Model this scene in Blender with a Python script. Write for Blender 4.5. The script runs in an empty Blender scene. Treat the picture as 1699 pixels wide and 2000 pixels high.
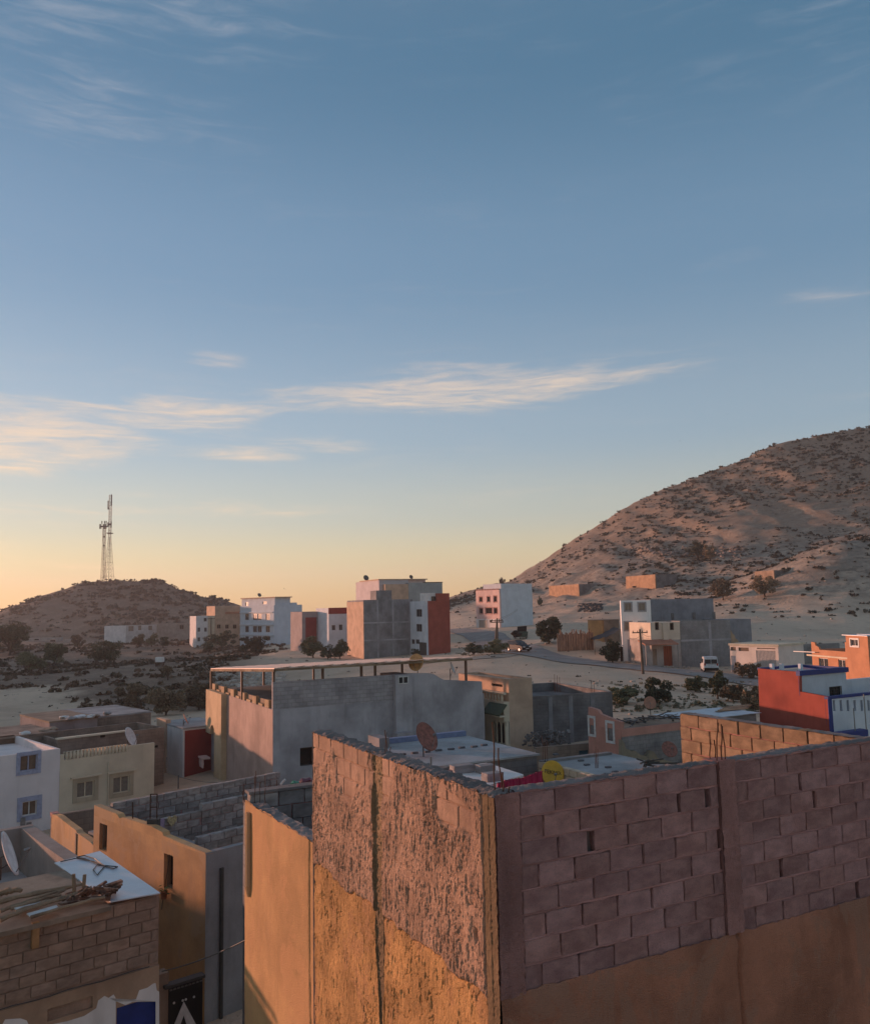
import bpy, bmesh, math, random
import numpy as np
from mathutils import Vector, Matrix

random.seed(7)
rng = np.random.default_rng(7)
scene = bpy.context.scene
COL = scene.collection
rad = math.radians

# ------------------------------------------------------------------ camera
F, CX, CY = 1650.0, 849.5, 1000.0            # focal length and centre in pixels of a 1699 px wide frame
PITCH, ROLL = rad(6.36), rad(-1.2)
CAM = Vector((0, 0, 10))
CROT = Matrix.Rotation(math.pi / 2 + PITCH, 3, 'X') @ Matrix.Rotation(ROLL, 3, 'Z')
cam_data = bpy.data.cameras.new('camera')
cam = bpy.data.objects.new('camera', cam_data)
COL.objects.link(cam)
cam.matrix_world = Matrix.Translation(CAM) @ CROT.to_4x4()
cam_data.sensor_fit = 'HORIZONTAL'
cam_data.sensor_width = 36
cam_data.lens = 36 * F / 1699
cam_data.clip_start = 0.1
cam_data.clip_end = 20000
scene.camera = cam

# ------------------------------------------------------------------ light
SUN_AZ, SUN_EL = -60.0, 3.2                  # degrees from +Y, and above the horizon
EXPOSURE = 0.82
scene.view_settings.view_transform = 'Standard'
scene.view_settings.look = 'None'
scene.view_settings.gamma = 1
scene.view_settings.exposure = EXPOSURE
scene.view_settings.use_curve_mapping = False
scene.cycles.use_denoising = True
scene.cycles.max_bounces = 6

sun_data = bpy.data.lights.new('sun', 'SUN')
sun_data.energy = 4.0
sun_data.angle = rad(1.2)
sun_data.color = (1.0, 0.50, 0.34)
sun = bpy.data.objects.new('sun', sun_data)
COL.objects.link(sun)
sd = Vector((math.sin(rad(SUN_AZ)) * math.cos(rad(SUN_EL)), math.cos(rad(SUN_AZ)) * math.cos(rad(SUN_EL)), math.sin(rad(SUN_EL))))
sun.rotation_euler = sd.to_track_quat('Z', 'Y').to_euler()
sun.location = (0, 0, 60)


class NT:
    """small helper for node trees"""
    def __init__(s, tree):
        s.t = tree; s.n = tree.nodes; s.l = tree.links

    def node(s, typ, **kw):
        n = s.n.new(typ)
        for k, v in kw.items():
            setattr(n, k, v)
        return n

    def put(s, sock, val):
        if isinstance(val, bpy.types.NodeSocket):
            s.l.new(val, sock)
        elif val is not None:
            if hasattr(sock.default_value, '__len__') and isinstance(val, (tuple, list)):
                n = len(sock.default_value)
                val = tuple(val) + (1.0,) * (n - len(val))
            sock.default_value = val

    def math(s, op, a, b=None, c=None, clamp=False):
        n = s.node('ShaderNodeMath', operation=op, use_clamp=clamp)
        s.put(n.inputs[0], a); s.put(n.inputs[1], b); s.put(n.inputs[2], c)
        return n.outputs[0]

    def vmath(s, op, a, b=None):
        n = s.node('ShaderNodeVectorMath', operation=op)
        s.put(n.inputs[0], a)
        if b is not None:
            s.put(n.inputs[1], b)
        return n.outputs[0]

    def noise(s, vec, scale, detail=4, rough=0.55, dist=0.0):
        n = s.node('ShaderNodeTexNoise')
        s.put(n.inputs['Vector'], vec); s.put(n.inputs['Scale'], scale)
        n.inputs['Detail'].default_value = detail; n.inputs['Roughness'].default_value = rough
        n.inputs['Distortion'].default_value = dist
        return n.outputs[0]

    def ramp(s, fac, lo, hi, a=0.0, b=1.0):
        n = s.node('ShaderNodeMapRange', interpolation_type='SMOOTHSTEP')
        s.put(n.inputs['Value'], fac)
        n.inputs['From Min'].default_value = lo; n.inputs['From Max'].default_value = hi
        n.inputs['To Min'].default_value = a; n.inputs['To Max'].default_value = b
        return n.outputs[0]

    def mix(s, fac, a, b, blend='MIX'):
        n = s.node('ShaderNodeMix', data_type='RGBA', blend_type=blend)
        s.put(n.inputs[0], fac); s.put(n.inputs[6], a); s.put(n.inputs[7], b)
        return n.outputs[2]

    def mapping(s, vec, scale=(1, 1, 1), loc=(0, 0, 0), rot=(0, 0, 0)):
        n = s.node('ShaderNodeMapping')
        s.put(n.inputs[0], vec)
        n.inputs['Location'].default_value = loc; n.inputs['Rotation'].default_value = rot
        n.inputs['Scale'].default_value = scale
        return n.outputs[0]


# world: physical sky, thin haze near the horizon and wisps of cirrus
world = bpy.data.worlds.new('World')
scene.world = world
world.use_nodes = True
W = NT(world.node_tree)
bg = W.n['Background']
sky = W.node('ShaderNodeTexSky', sky_type='NISHITA')
sky.sun_disc = False
sky.sun_elevation = rad(3.2)
sky.sun_rotation = rad(SUN_AZ)
sky.air_density = 1.0
sky.dust_density = 0.35
sky.ozone_density = 2.2
gen = W.node('ShaderNodeTexCoord').outputs['Generated']
sep = W.node('ShaderNodeSeparateXYZ'); W.put(sep.inputs[0], gen)
el = W.math('MULTIPLY', W.math('ARCSINE', sep.outputs[2]), 57.2958)
az = W.math('MULTIPLY', W.math('ARCTAN2', sep.outputs[0], sep.outputs[1]), 57.2958)
skycol = W.mix(1.0, sky.outputs[0], (1.45, 1.38, 1.42), 'MULTIPLY')
# even sky colour by height; topmost stops, out of view, brightened as fill light
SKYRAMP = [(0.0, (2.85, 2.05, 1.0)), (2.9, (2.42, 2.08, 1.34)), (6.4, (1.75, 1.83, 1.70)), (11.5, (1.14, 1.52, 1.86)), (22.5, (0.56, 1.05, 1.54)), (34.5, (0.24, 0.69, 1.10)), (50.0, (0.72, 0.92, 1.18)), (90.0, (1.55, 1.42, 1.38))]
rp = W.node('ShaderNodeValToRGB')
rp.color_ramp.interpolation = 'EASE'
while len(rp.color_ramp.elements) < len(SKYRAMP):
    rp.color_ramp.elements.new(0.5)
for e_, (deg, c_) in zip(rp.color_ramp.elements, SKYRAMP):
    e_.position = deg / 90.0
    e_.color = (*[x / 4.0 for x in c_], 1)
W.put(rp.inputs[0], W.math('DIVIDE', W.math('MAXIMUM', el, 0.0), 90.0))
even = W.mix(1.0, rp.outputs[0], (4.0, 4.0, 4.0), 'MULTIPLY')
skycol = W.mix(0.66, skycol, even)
cv = W.node('ShaderNodeCombineXYZ')
W.put(cv.inputs[0], W.math('MULTIPLY', az, 0.055)); W.put(cv.inputs[1], W.math('MULTIPLY', el, 0.33))
warp = W.noise(cv.outputs[0], 1.3, 3)
cv2 = W.node('ShaderNodeCombineXYZ')
W.put(cv2.inputs[0], W.math('MULTIPLY', az, 0.05))
W.put(cv2.inputs[1], W.math('ADD', W.math('MULTIPLY', el, 0.42), W.math('MULTIPLY', warp, 1.1)))
W.put(cv2.inputs[2], 3.1)
streak = W.noise(cv2.outputs[0], 2.6, 8, 0.62, 0.25)
broad = W.noise(cv.outputs[0], 0.55, 3)
# banks of cirrus: (azimuth, elevation, half width, half height, strength) in degrees
BANKS = [(-27, 11.4, 9, 1.9, 1.15), (-15.5, 13.0, 4.5, 0.9, 1.0), (-3, 14.2, 9, 0.9, 0.9), (4, 14.3, 7, 1.2, 0.95), (-8, 10.9, 4, 0.6, 0.7), (-12, 10.2, 3.5, 0.4, 0.6), (-14.5, 16.4, 2.3, 0.5, 0.8),
         (1, 15.8, 6, 1.0, 0.6), (14, 15.3, 7, 0.9, 0.6), (-29, 9.2, 6, 0.8, 1.0), (-25, 34, 11, 4.5, 0.47), (-20, 29.5, 9, 2.2, 0.42), (-14, 35.5, 8, 1.2, 0.38), (22, 35, 8, 3.0, 0.25), (29, 33, 5, 2.5, 0.28),
         (26, 18.4, 4, 0.8, 0.42), (19, 21.5, 4, 0.8, 0.35), (14, 30, 2.0, 0.6, 0.4), (-20, 6.6, 16, 0.9, 0.55), (-29, 4.2, 5, 0.7, 0.7), (-22, 3.0, 10, 0.5, 0.5), (-70, 14, 22, 3, 0.8), (-120, 20, 30, 4, 0.7), (110, 18, 40, 4, 0.5), (60, 24, 20, 4, 0.5)]
cl = None
for (a0, e0, wa, we, st) in BANKS:
    da = W.math('DIVIDE', W.math('SUBTRACT', az, a0), wa)
    de = W.math('DIVIDE', W.math('SUBTRACT', el, e0), we)
    r2 = W.math('ADD', W.math('MULTIPLY', da, da), W.math('MULTIPLY', de, de))
    g = W.math('MULTIPLY', W.math('POWER', 2.718, W.math('MULTIPLY', r2, -0.9)), st)
    cl = g if cl is None else W.math('ADD', cl, g)
cl = W.math('MINIMUM', cl, 1.1)
wisps = W.ramp(W.math('ADD', streak, W.math('MULTIPLY', cl, 0.36)), 0.56, 1.0)
cv3 = W.node('ShaderNodeCombineXYZ')
W.put(cv3.inputs[0], W.math('MULTIPLY', az, 0.12))
W.put(cv3.inputs[1], W.math('ADD', W.math('MULTIPLY', el, 1.1), W.math('MULTIPLY', warp, 2.2)))
fibre = W.noise(cv3.outputs[0], 2.2, 7, 0.65, 0.4)
soft = W.ramp(el, 18, 27, 0.0, 0.72)
fmod = W.ramp(fibre, 0.28, 0.66, 0.3, 1.2)
wisps = W.math('MULTIPLY', wisps, W.math('ADD', W.math('MULTIPLY', fmod, W.math('SUBTRACT', 1.0, soft)), W.math('MULTIPLY', soft, 0.62)))
faint = W.math('MULTIPLY', W.ramp(streak, 0.45, 0.8), W.ramp(broad, 0.4, 0.75))
faint = W.math('MULTIPLY', faint, W.ramp(el, 2, 9, 0.3, 0.22))
cloud = W.math('ADD', W.math('MULTIPLY', W.math('MULTIPLY', wisps, W.ramp(cl, 0.02, 0.6)), 0.85), faint, clamp=True)
warm = W.ramp(el, 4, 26)
ccol = W.mix(warm, (4.6, 3.2, 1.9), (1.75, 1.85, 2.1))
skycol = W.mix(W.math('MULTIPLY', cloud, 0.7), skycol, ccol)
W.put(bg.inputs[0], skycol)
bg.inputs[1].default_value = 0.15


# ------------------------------------------------------------------ pixel geometry
def ray(u, v):
    return CROT @ Vector(((u - CX) / F, (CY - v) / F, -1.0))


def P(u, v, Y):
    d = ray(u, v)
    return CAM + d * (Y / d.y)


# ------------------------------------------------------------------ materials
MATS = {}


def base_mat(name):
    m = bpy.data.materials.new(name)
    m.use_nodes = True
    t = NT(m.node_tree)
    return m, t, t.n['Principled BSDF']


def objvec(t, rnd=True):
    v = t.node('ShaderNodeTexCoord').outputs['Object']
    if rnd:
        r = t.node('ShaderNodeObjectInfo').outputs['Random']
        c = t.node('ShaderNodeCombineXYZ')
        for i, k in enumerate((37.0, 71.0, 53.0)):
            t.put(c.inputs[i], t.math('MULTIPLY', r, k))
        v = t.vmath('ADD', v, c.outputs[0])
    return v


def wallmat(name, rgb, var=0.18, rough=0.92, bump=0.25, fine=22.0, stain=0.25, stain_rgb=None, randvar=0.0, courses=0.0, big=0.7, second=None, dist=0.02, speck=0.0, patch=None):
    """plaster, concrete or paint: blotches, streaks, grain; optional block courses for far walls"""
    if name in MATS:
        return MATS[name]
    m, t, b = base_mat(name)
    v = objvec(t, True)
    n1 = t.noise(v, big, 5, 0.6)
    n2 = t.noise(v, fine, 4, 0.65)
    st = t.noise(t.mapping(v, (1.7, 1.7, 0.28)), 1.6, 5, 0.6)
    dk = tuple(c * (1 - var * 1.6) for c in rgb)
    lt = tuple(min(0.9, c * (1 + var)) for c in rgb)
    col = t.mix(t.ramp(n1, 0.3, 0.7), dk, lt)
    if second:
        col = t.mix(t.ramp(t.noise(v, big * 1.7, 4), 0.48, 0.6), col, second)
    srgb = stain_rgb or tuple(c * 0.45 for c in rgb)
    col = t.mix(t.math('MULTIPLY', t.ramp(st, 0.5, 0.72), stain), col, srgb)
    col = t.mix(t.math('MULTIPLY', t.ramp(n2, 0.35, 0.7), var * 0.7), col, tuple(c * 0.55 for c in rgb))
    if patch:
        col = t.mix(t.math('MULTIPLY', t.ramp(t.noise(v, big * 0.8, 7, 0.7, 0.6), 0.50, 0.56), 0.75), col, patch)
    if speck:
        n5 = t.noise(v, fine * 3.2, 3, 0.75)
        col = t.mix(t.math('MULTIPLY', t.ramp(n5, 0.54, 0.68), speck), col, tuple(c * 0.28 for c in rgb))
        col = t.mix(t.math('MULTIPLY', t.ramp(n5, 0.44, 0.30), speck * 0.8), col, tuple(min(0.9, c * 1.5) for c in rgb))
    if randvar:
        r = t.node('ShaderNodeObjectInfo').outputs['Random']
        k = t.ramp(r, 0, 1, 1 - randvar, 1 + randvar)
        kk = t.node('ShaderNodeCombineXYZ')
        r2 = t.math('FRACT', t.math('MULTIPLY', r, 17.3))
        t.put(kk.inputs[0], t.math('MULTIPLY', k, t.ramp(r2, 0, 1, 0.99, 1.03))); t.put(kk.inputs[1], k); t.put(kk.inputs[2], t.math('MULTIPLY', k, t.ramp(r2, 0, 1, 1.02, 0.97)))
        col = t.mix(1.0, col, kk.outputs[0], 'MULTIPLY')
    h = t.math('ADD', t.math('MULTIPLY', n2, 0.6), t.noise(v, fine * 4, 2))
    if courses:
        ov = t.node('ShaderNodeTexCoord').outputs['Object']
        s3 = t.node('ShaderNodeSeparateXYZ'); t.put(s3.inputs[0], ov)
        cc = t.node('ShaderNodeCombineXYZ')
        t.put(cc.inputs[0], t.math('ADD', s3.outputs[0], s3.outputs[1])); t.put(cc.inputs[1], s3.outputs[2])
        br = t.node('ShaderNodeTexBrick')
        t.put(br.inputs['Vector'], cc.outputs[0])
        br.inputs['Scale'].default_value = 1.0
        br.inputs['Mortar Size'].default_value = 0.012
        br.inputs['Brick Width'].default_value = 0.41; br.inputs['Row Height'].default_value = 0.21
        br.inputs['Color1'].default_value = (0.86, 0.86, 0.86, 1); br.inputs['Color2'].default_value = (1.08, 1.06, 1.04, 1); br.inputs['Mortar'].default_value = (0.7, 0.68, 0.66, 1)
        col = t.mix(courses, col, t.mix(1.0, col, br.outputs[0], 'MULTIPLY'))
        h = t.math('ADD', h, t.math('MULTIPLY', br.outputs['Fac'], -2.0 * courses))
    t.put(b.inputs['Base Color'], col)
    b.inputs['Roughness'].default_value = rough
    b.inputs['Specular IOR Level'].default_value = 0.2
    bp = t.node('ShaderNodeBump')
    bp.inputs['Strength'].default_value = bump
    bp.inputs['Distance'].default_value = dist
    t.put(bp.inputs['Height'], h)
    t.put(b.inputs['Normal'], bp.outputs[0])
    MATS[name] = m
    return m


def plainmat(name, rgb, rough=0.6, metal=0.0, spec=0.4, var=0.15, scale=6.0, bump=0.0):
    if name in MATS:
        return MATS[name]
    m, t, b = base_mat(name)
    v = objvec(t)
    n = t.noise(v, scale, 4, 0.6)
    t.put(b.inputs['Base Color'], t.mix(t.ramp(n, 0.3, 0.7), tuple(c * (1 - var) for c in rgb), tuple(min(1, c * (1 + var)) for c in rgb)))
    t.put(b.inputs['Roughness'], t.ramp(n, 0.2, 0.8, max(0.02, rough - 0.08), min(1, rough + 0.08)))
    b.inputs['Metallic'].default_value = metal
    b.inputs['Specular IOR Level'].default_value = spec
    if bump:
        bp = t.node('ShaderNodeBump'); bp.inputs['Strength'].default_value = bump; bp.inputs['Distance'].default_value = 0.02
        t.put(bp.inputs['Height'], t.noise(v, scale * 4, 3)); t.put(b.inputs['Normal'], bp.outputs[0])
    MATS[name] = m
    return m


def leafmat(name, rgb, rgb2):
    m, t, b = base_mat(name)
    v = t.node('ShaderNodeTexCoord').outputs['Object']
    r = t.node('ShaderNodeObjectInfo').outputs['Random']
    col = t.mix(t.ramp(t.noise(v, 1.1, 3), 0.35, 0.65), rgb, rgb2)
    col = t.mix(t.ramp(t.noise(v, 9.0, 2), 0.4, 0.7), col, tuple(c * 0.6 for c in rgb))
    k = t.ramp(r, 0, 1, 0.75, 1.25)
    kk = t.node('ShaderNodeCombineXYZ')
    for i in range(3):
        t.put(kk.inputs[i], k)
    t.put(b.inputs['Base Color'], t.mix(1.0, col, kk.outputs[0], 'MULTIPLY'))
    b.inputs['Roughness'].default_value = 0.8
    b.inputs['Specular IOR Level'].default_value = 0.15
    MATS[name] = m
    return m


# ------------------------------------------------------------------ mesh building
def tag(o, label=None, cat=None, group=None, kind=None):
    if label: o['label'] = label
    if cat: o['category'] = cat
    if group: o['group'] = group
    if kind: o['kind'] = kind
    return o


def empty(name, loc, rotz=0.0):
    o = bpy.data.objects.new(name, None)
    o.empty_display_size = 0.3
    COL.objects.link(o)
    o.location = loc
    o.rotation_euler = (0, 0, rotz)
    return o


def link_mesh(name, me, parent=None):
    o = bpy.data.objects.new(name, me)
    COL.objects.link(o)
    if parent is not None:
        o.parent = parent
    return o


class MB:
    def __init__(s):
        s.v = []; s.f = []

    def add(s, vs, fs):
        k = len(s.v)
        s.v += [tuple(p) for p in vs]
        s.f += [tuple(i + k for i in f) for f in fs]
        return s

    def box(s, x0, y0, z0, x1, y1, z1):
        return s.add([(x0, y0, z0), (x1, y0, z0), (x1, y1, z0), (x0, y1, z0), (x0, y0, z1), (x1, y0, z1), (x1, y1, z1), (x0, y1, z1)],
                     [(0, 3, 2, 1), (4, 5, 6, 7), (0, 1, 5, 4), (1, 2, 6, 5), (2, 3, 7, 6), (3, 0, 4, 7)])

    def beam(s, a, b, w, h=None, up=(0, 0, 1)):
        """box from a to b of width w and height h"""
        a = Vector(a); b = Vector(b); h = h or w
        d = (b - a).normalized()
        up = Vector(up)
        if abs(d.dot(up)) > 0.95:
            up = Vector((1, 0, 0))
        sx = d.cross(up).normalized() * w / 2
        sz = sx.cross(d).normalized() * h / 2
        vs = [a - sx - sz, a + sx - sz, a + sx + sz, a - sx + sz, b - sx - sz, b + sx - sz, b + sx + sz, b - sx + sz]
        return s.add(vs, [(0, 1, 2, 3), (7, 6, 5, 4), (0, 4, 5, 1), (1, 5, 6, 2), (2, 6, 7, 3), (3, 7, 4, 0)])

    def tube(s, pts, r, n=6, cap=True):
        pts = [Vector(p) for p in pts]
        rs = r if isinstance(r, (list, tuple)) else [r] * len(pts)
        k = len(s.v)
        for i, p in enumerate(pts):
            d = (pts[min(i + 1, len(pts) - 1)] - pts[max(i - 1, 0)]).normalized()
            u = d.cross(Vector((0, 0, 1)) if abs(d.z) < 0.9 else Vector((1, 0, 0))).normalized()
            w = d.cross(u)
            for j in range(n):
                q = 2 * math.pi * j / n
                s.v.append(tuple(p + (u * math.cos(q) + w * math.sin(q)) * rs[i]))
        for i in range(len(pts) - 1):
            for j in range(n):
                a = k + i * n + j; b2 = k + i * n + (j + 1) % n
                s.f.append((a, b2, b2 + n, a + n))
        if cap:
            s.f.append(tuple(k + j for j in reversed(range(n))))
            s.f.append(tuple(k + (len(pts) - 1) * n + j for j in range(n)))
        return s

    def prism(s, poly, fn0, fn1):
        """extrude a 2-D outline: fn0 and fn1 map (s, t) to the two sides"""
        n = len(poly); k = len(s.v)
        s.v += [tuple(fn0(*p)) for p in poly] + [tuple(fn1(*p)) for p in poly]
        s.f.append(tuple(k + i for i in range(n)))
        s.f.append(tuple(k + n + i for i in reversed(range(n))))
        for i in range(n):
            j = (i + 1) % n
            s.f.append((k + i, k + j, k + n + j, k + n + i))
        return s

    def build(s, name, mat, parent=None, smooth=False):
        me = bpy.data.meshes.new(name)
        me.from_pydata(s.v, [], s.f)
        for mm in (mat if isinstance(mat, (list, tuple)) else [mat]):
            
            if mm is not None: me.materials.append(mm)
        if smooth:
            me.polygons.foreach_set('use_smooth', [True] * len(me.polygons))
        me.update()
        return link_mesh(name, me, parent)


def np_mesh(name, v, f, mats, parent=None, smooth=True, idx=None):
    v = np.asarray(v, dtype=np.float32); f = np.asarray(f, dtype=np.int32)
    me = bpy.data.meshes.new(name)
    me.vertices.add(len(v)); me.vertices.foreach_set('co', v.ravel())
    k = f.shape[1]
    me.loops.add(f.size); me.loops.foreach_set('vertex_index', f.ravel())
    me.polygons.add(len(f))
    me.polygons.foreach_set('loop_start', np.arange(0, f.size, k, dtype=np.int32))
    me.polygons.foreach_set('loop_total', np.full(len(f), k, dtype=np.int32))
    for m in (mats if isinstance(mats, (list, tuple)) else [mats]):
        me.materials.append(m)
    if idx is not None:
        me.polygons.foreach_set('material_index', np.asarray(idx, dtype=np.int32))
    if smooth:
        me.polygons.foreach_set('use_smooth', np.ones(len(f), dtype=bool))
    me.update(calc_edges=True)
    me.validate()
    return link_mesh(name, me, parent)


def grid_faces(nu, nv):
    i = np.arange(nu - 1)[:, None] * nv + np.arange(nv - 1)[None, :]
    return np.stack([i, i + nv, i + nv + 1, i + 1], -1).reshape(-1, 4)


def hash2(ix, iy, seed):
    h = (ix.astype(np.int64) * 374761393 + iy.astype(np.int64) * 668265263 + seed * 974711) & 0xffffffff
    h = ((h ^ (h >> 13)) * 1274126177) & 0xffffffff
    return ((h ^ (h >> 16)) & 0xffff) / 65535.0


def vnoise(x, y, seed=0):
    x = np.asarray(x, float); y = np.asarray(y, float)
    ix = np.floor(x); iy = np.floor(y)
    fx = x - ix; fy = y - iy
    fx = fx * fx * (3 - 2 * fx); fy = fy * fy * (3 - 2 * fy)
    a = hash2(ix, iy, seed); b = hash2(ix + 1, iy, seed); c = hash2(ix, iy + 1, seed); d = hash2(ix + 1, iy + 1, seed)
    return (a + (b - a) * fx) * (1 - fy) + (c + (d - c) * fx) * fy


def fbm(x, y, seed=0, oct=4, gain=0.5):
    s = 0; a = 1; t = 0
    for o in range(oct):
        s = s + a * vnoise(np.asarray(x) * 2 ** o, np.asarray(y) * 2 ** o, seed + o * 13)
        t += a; a *= gain
    return s / t


def sstep(a, b, x):
    t = np.clip((np.asarray(x, float) - a) / (b - a), 0, 1)
    return t * t * (3 - 2 * t)


# ------------------------------------------------------------------ houses
class House:
    """a local frame: origin under a corner seen at pixel (u, v) at depth Y; x runs along azimuth az, y 90 degrees to the left of it"""
    def __init__(s, name, label, cat, u, v, Y, az, zb=0.0, group=None):
        o = P(u, v, Y)
        s.O = Vector((o.x, o.y, zb)); s.top = o.z - zb; s.az = az
        a = rad(az)
        s.a = Vector((math.sin(a), math.cos(a), 0)); s.b = Vector((-math.cos(a), math.sin(a), 0))
        s.root = empty(name, s.O, math.pi / 2 - a)
        if label:
            tag(s.root, label, cat, group)

    def world(s, x, y, z):
        return s.O + s.a * x + s.b * y + Vector((0, 0, z))

    def local(s, p):
        d = Vector(p) - s.O
        return Vector((d.dot(s.a), d.dot(s.b), d.z))

    def pt(s, face, u, v, k=0.0):
        """pixel to (along, z) on face 'R' (y = k) or 'L' (x = k), or (x, y) on 'H' (z = k)"""
        d = ray(u, v)
        if face == 'H':
            q = CAM + d * ((s.O.z + k - CAM.z) / d.z)
            l = s.local(q)
            return l.x, l.y
        n = s.b if face == 'R' else s.a
        tt = (k - (CAM - s.O).dot(n)) / d.dot(n)
        l = s.local(CAM + d * tt)
        return (l.x if face == 'R' else l.y), l.z

    def rect(s, face, u0, v0, u1, v1, k=0.0):
        um, vm = (u0 + u1) / 2, (v0 + v1) / 2
        a, _ = s.pt(face, u0, vm, k); b, _ = s.pt(face, u1, vm, k)
        _, zt = s.pt(face, um, v0, k); _, zb = s.pt(face, um, v1, k)
        return (min(a, b), max(a, b), min(zt, zb), max(zt, zb))


def fmap(face, plane):
    if face == 'R':
        return lambda q, z, d: (q, plane + d, z)
    return lambda q, z, d: (plane + d, q, z)


def holed(mb, fm, s0, s1, z0, z1, holes, depth=0.16):
    xs = sorted({s0, s1, *[h[0] for h in holes], *[h[1] for h in holes]})
    zs = sorted({z0, z1, *[h[2] for h in holes], *[h[3] for h in holes]})
    xs = [x for x in xs if s0 <= x <= s1]; zs = [z for z in zs if z0 <= z <= z1]
    for i in range(len(xs) - 1):
        for j in range(len(zs) - 1):
            cx, cz = (xs[i] + xs[i + 1]) / 2, (zs[j] + zs[j + 1]) / 2
            if any(h[0] < cx < h[1] and h[2] < cz < h[3] for h in holes):
                continue
            mb.add([fm(xs[i], zs[j], 0), fm(xs[i + 1], zs[j], 0), fm(xs[i + 1], zs[j + 1], 0), fm(xs[i], zs[j + 1], 0)], [(0, 1, 2, 3)])
    for (a, b, c, d) in [h[:4] for h in holes]:
        for p, q in (((a, c), (b, c)), ((b, c), (b, d)), ((b, d), (a, d)), ((a, d), (a, c))):
            mb.add([fm(*p, 0), fm(*q, 0), fm(*q, depth), fm(*p, depth)], [(0, 1, 2, 3)])


def body(H, x0, x1, y0, y1, z0, z1, mat, par=0.0, hR=(), hL=(), name='wall', roofmat=None, t=0.18, depth=0.16):
    """walls with real openings, parapet, and a roof slab"""
    mb = MB()
    holed(mb, fmap('R', y0), x0, x1, z0, z1, list(hR), depth)
    holed(mb, fmap('L', x0), y0, y1, z0, z1, list(hL), depth)
    mb.add([(x1, y0, z0), (x1, y1, z0), (x1, y1, z1), (x1, y0, z1)], [(0, 1, 2, 3)])
    mb.add([(x1, y1, z0), (x0, y1, z0), (x0, y1, z1), (x1, y1, z1)], [(0, 1, 2, 3)])
    if par > 0:
        X0, X1, Y0, Y1 = x0 + t, x1 - t, y0 + t, y1 - t
        zr = z1 - par
        o = [(x0, y0, z1), (x1, y0, z1), (x1, y1, z1), (x0, y1, z1)]
        i = [(X0, Y0, z1), (X1, Y0, z1), (X1, Y1, z1), (X0, Y1, z1)]
        r = [(X0, Y0, zr), (X1, Y0, zr), (X1, Y1, zr), (X0, Y1, zr)]
        mb.add(o + i + r, [(k, (k + 1) % 4, 4 + (k + 1) % 4, 4 + k) for k in range(4)] + [(4 + k, 4 + (k + 1) % 4, 8 + (k + 1) % 4, 8 + k) for k in range(4)])
        w = mb.build(name, mat, H.root)
        MB().add(r, [(0, 1, 2, 3)]).build('roof', roofmat or mat, H.root)
    else:
        if roofmat is None:
            mb.add([(x0, y0, z1), (x1, y0, z1), (x1, y1, z1), (x0, y1, z1)], [(0, 1, 2, 3)])
            w = mb.build(name, mat, H.root)
        else:
            w = mb.build(name, mat, H.root)
            MB().box(x0 - 0.04, y0 - 0.04, z1, x1 + 0.04, y1 + 0.04, z1 + 0.1).build('roof', roofmat, H.root)
    return w


def window(H, face, r, plane, frame, pane, mull=1, surround=None, sw=0.1, depth=0.16, grille=None, name='window', fw=0.05, rail=0, sill=None):
    a, b, c, d = r[:4]
    fm = fmap(face, plane)

    def bar(mb, p0, p1, q0, q1, d0, d1):
        A = fm(p0, q0, d0); B = fm(p1, q1, d1)
        mb.box(min(A[0], B[0]), min(A[1], B[1]), min(A[2], B[2]), max(A[0], B[0]), max(A[1], B[1]), max(A[2], B[2]))
    mb = MB()
    d0, d1 = depth * 0.45, depth * 0.8
    bar(mb, a, a + fw, c, d, d0, d1); bar(mb, b - fw, b, c, d, d0, d1)
    bar(mb, a + fw, b - fw, c, c + fw, d0, d1); bar(mb, a + fw, b - fw, d - fw, d, d0, d1)
    for i in range(mull):
        x = a + (b - a) * (i + 1) / (mull + 1)
        bar(mb, x - fw * 0.5, x + fw * 0.5, c + fw, d - fw, d0, d1)
    for i in range(rail):
        z = c + (d - c) * (i + 1) / (rail + 1)
        bar(mb, a + fw, b - fw, z - fw * 0.4, z + fw * 0.4, d0 + 0.005, d1 - 0.005)
    w = mb.build(name, frame, H.root)
    p = MB(); bar(p, a, b, c, d, d1, depth + 0.01); p.build('pane', pane, w)
    if surround:
        sb = MB()
        bar(sb, a - sw, a, c - sw, d + sw, -0.035, 0.01); bar(sb, b, b + sw, c - sw, d + sw, -0.035, 0.01)
        bar(sb, a, b, d, d + sw, -0.035, 0.01); bar(sb, a, b, c - sw, c, -0.05, 0.01)
        sb.build('surround', surround, w)
    if sill:
        sb = MB(); bar(sb, a - 0.08, b + 0.08, c - 0.06, c, -0.07, 0.02); sb.build('sill', sill, w)
    if grille:
        gb = MB()
        n = max(3, int((b - a) / 0.14))
        for i in range(n + 1):
            x = a + (b - a) * i / n
            bar(gb, x - 0.01, x + 0.01, c, d, -0.03, -0.01)
        for i in range(5):
            z = c + (d - c) * i / 4
            bar(gb, a, b, z - 0.008, z + 0.008, -0.045, -0.03)
        gb.build('grille', grille, w)
    return w


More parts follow.
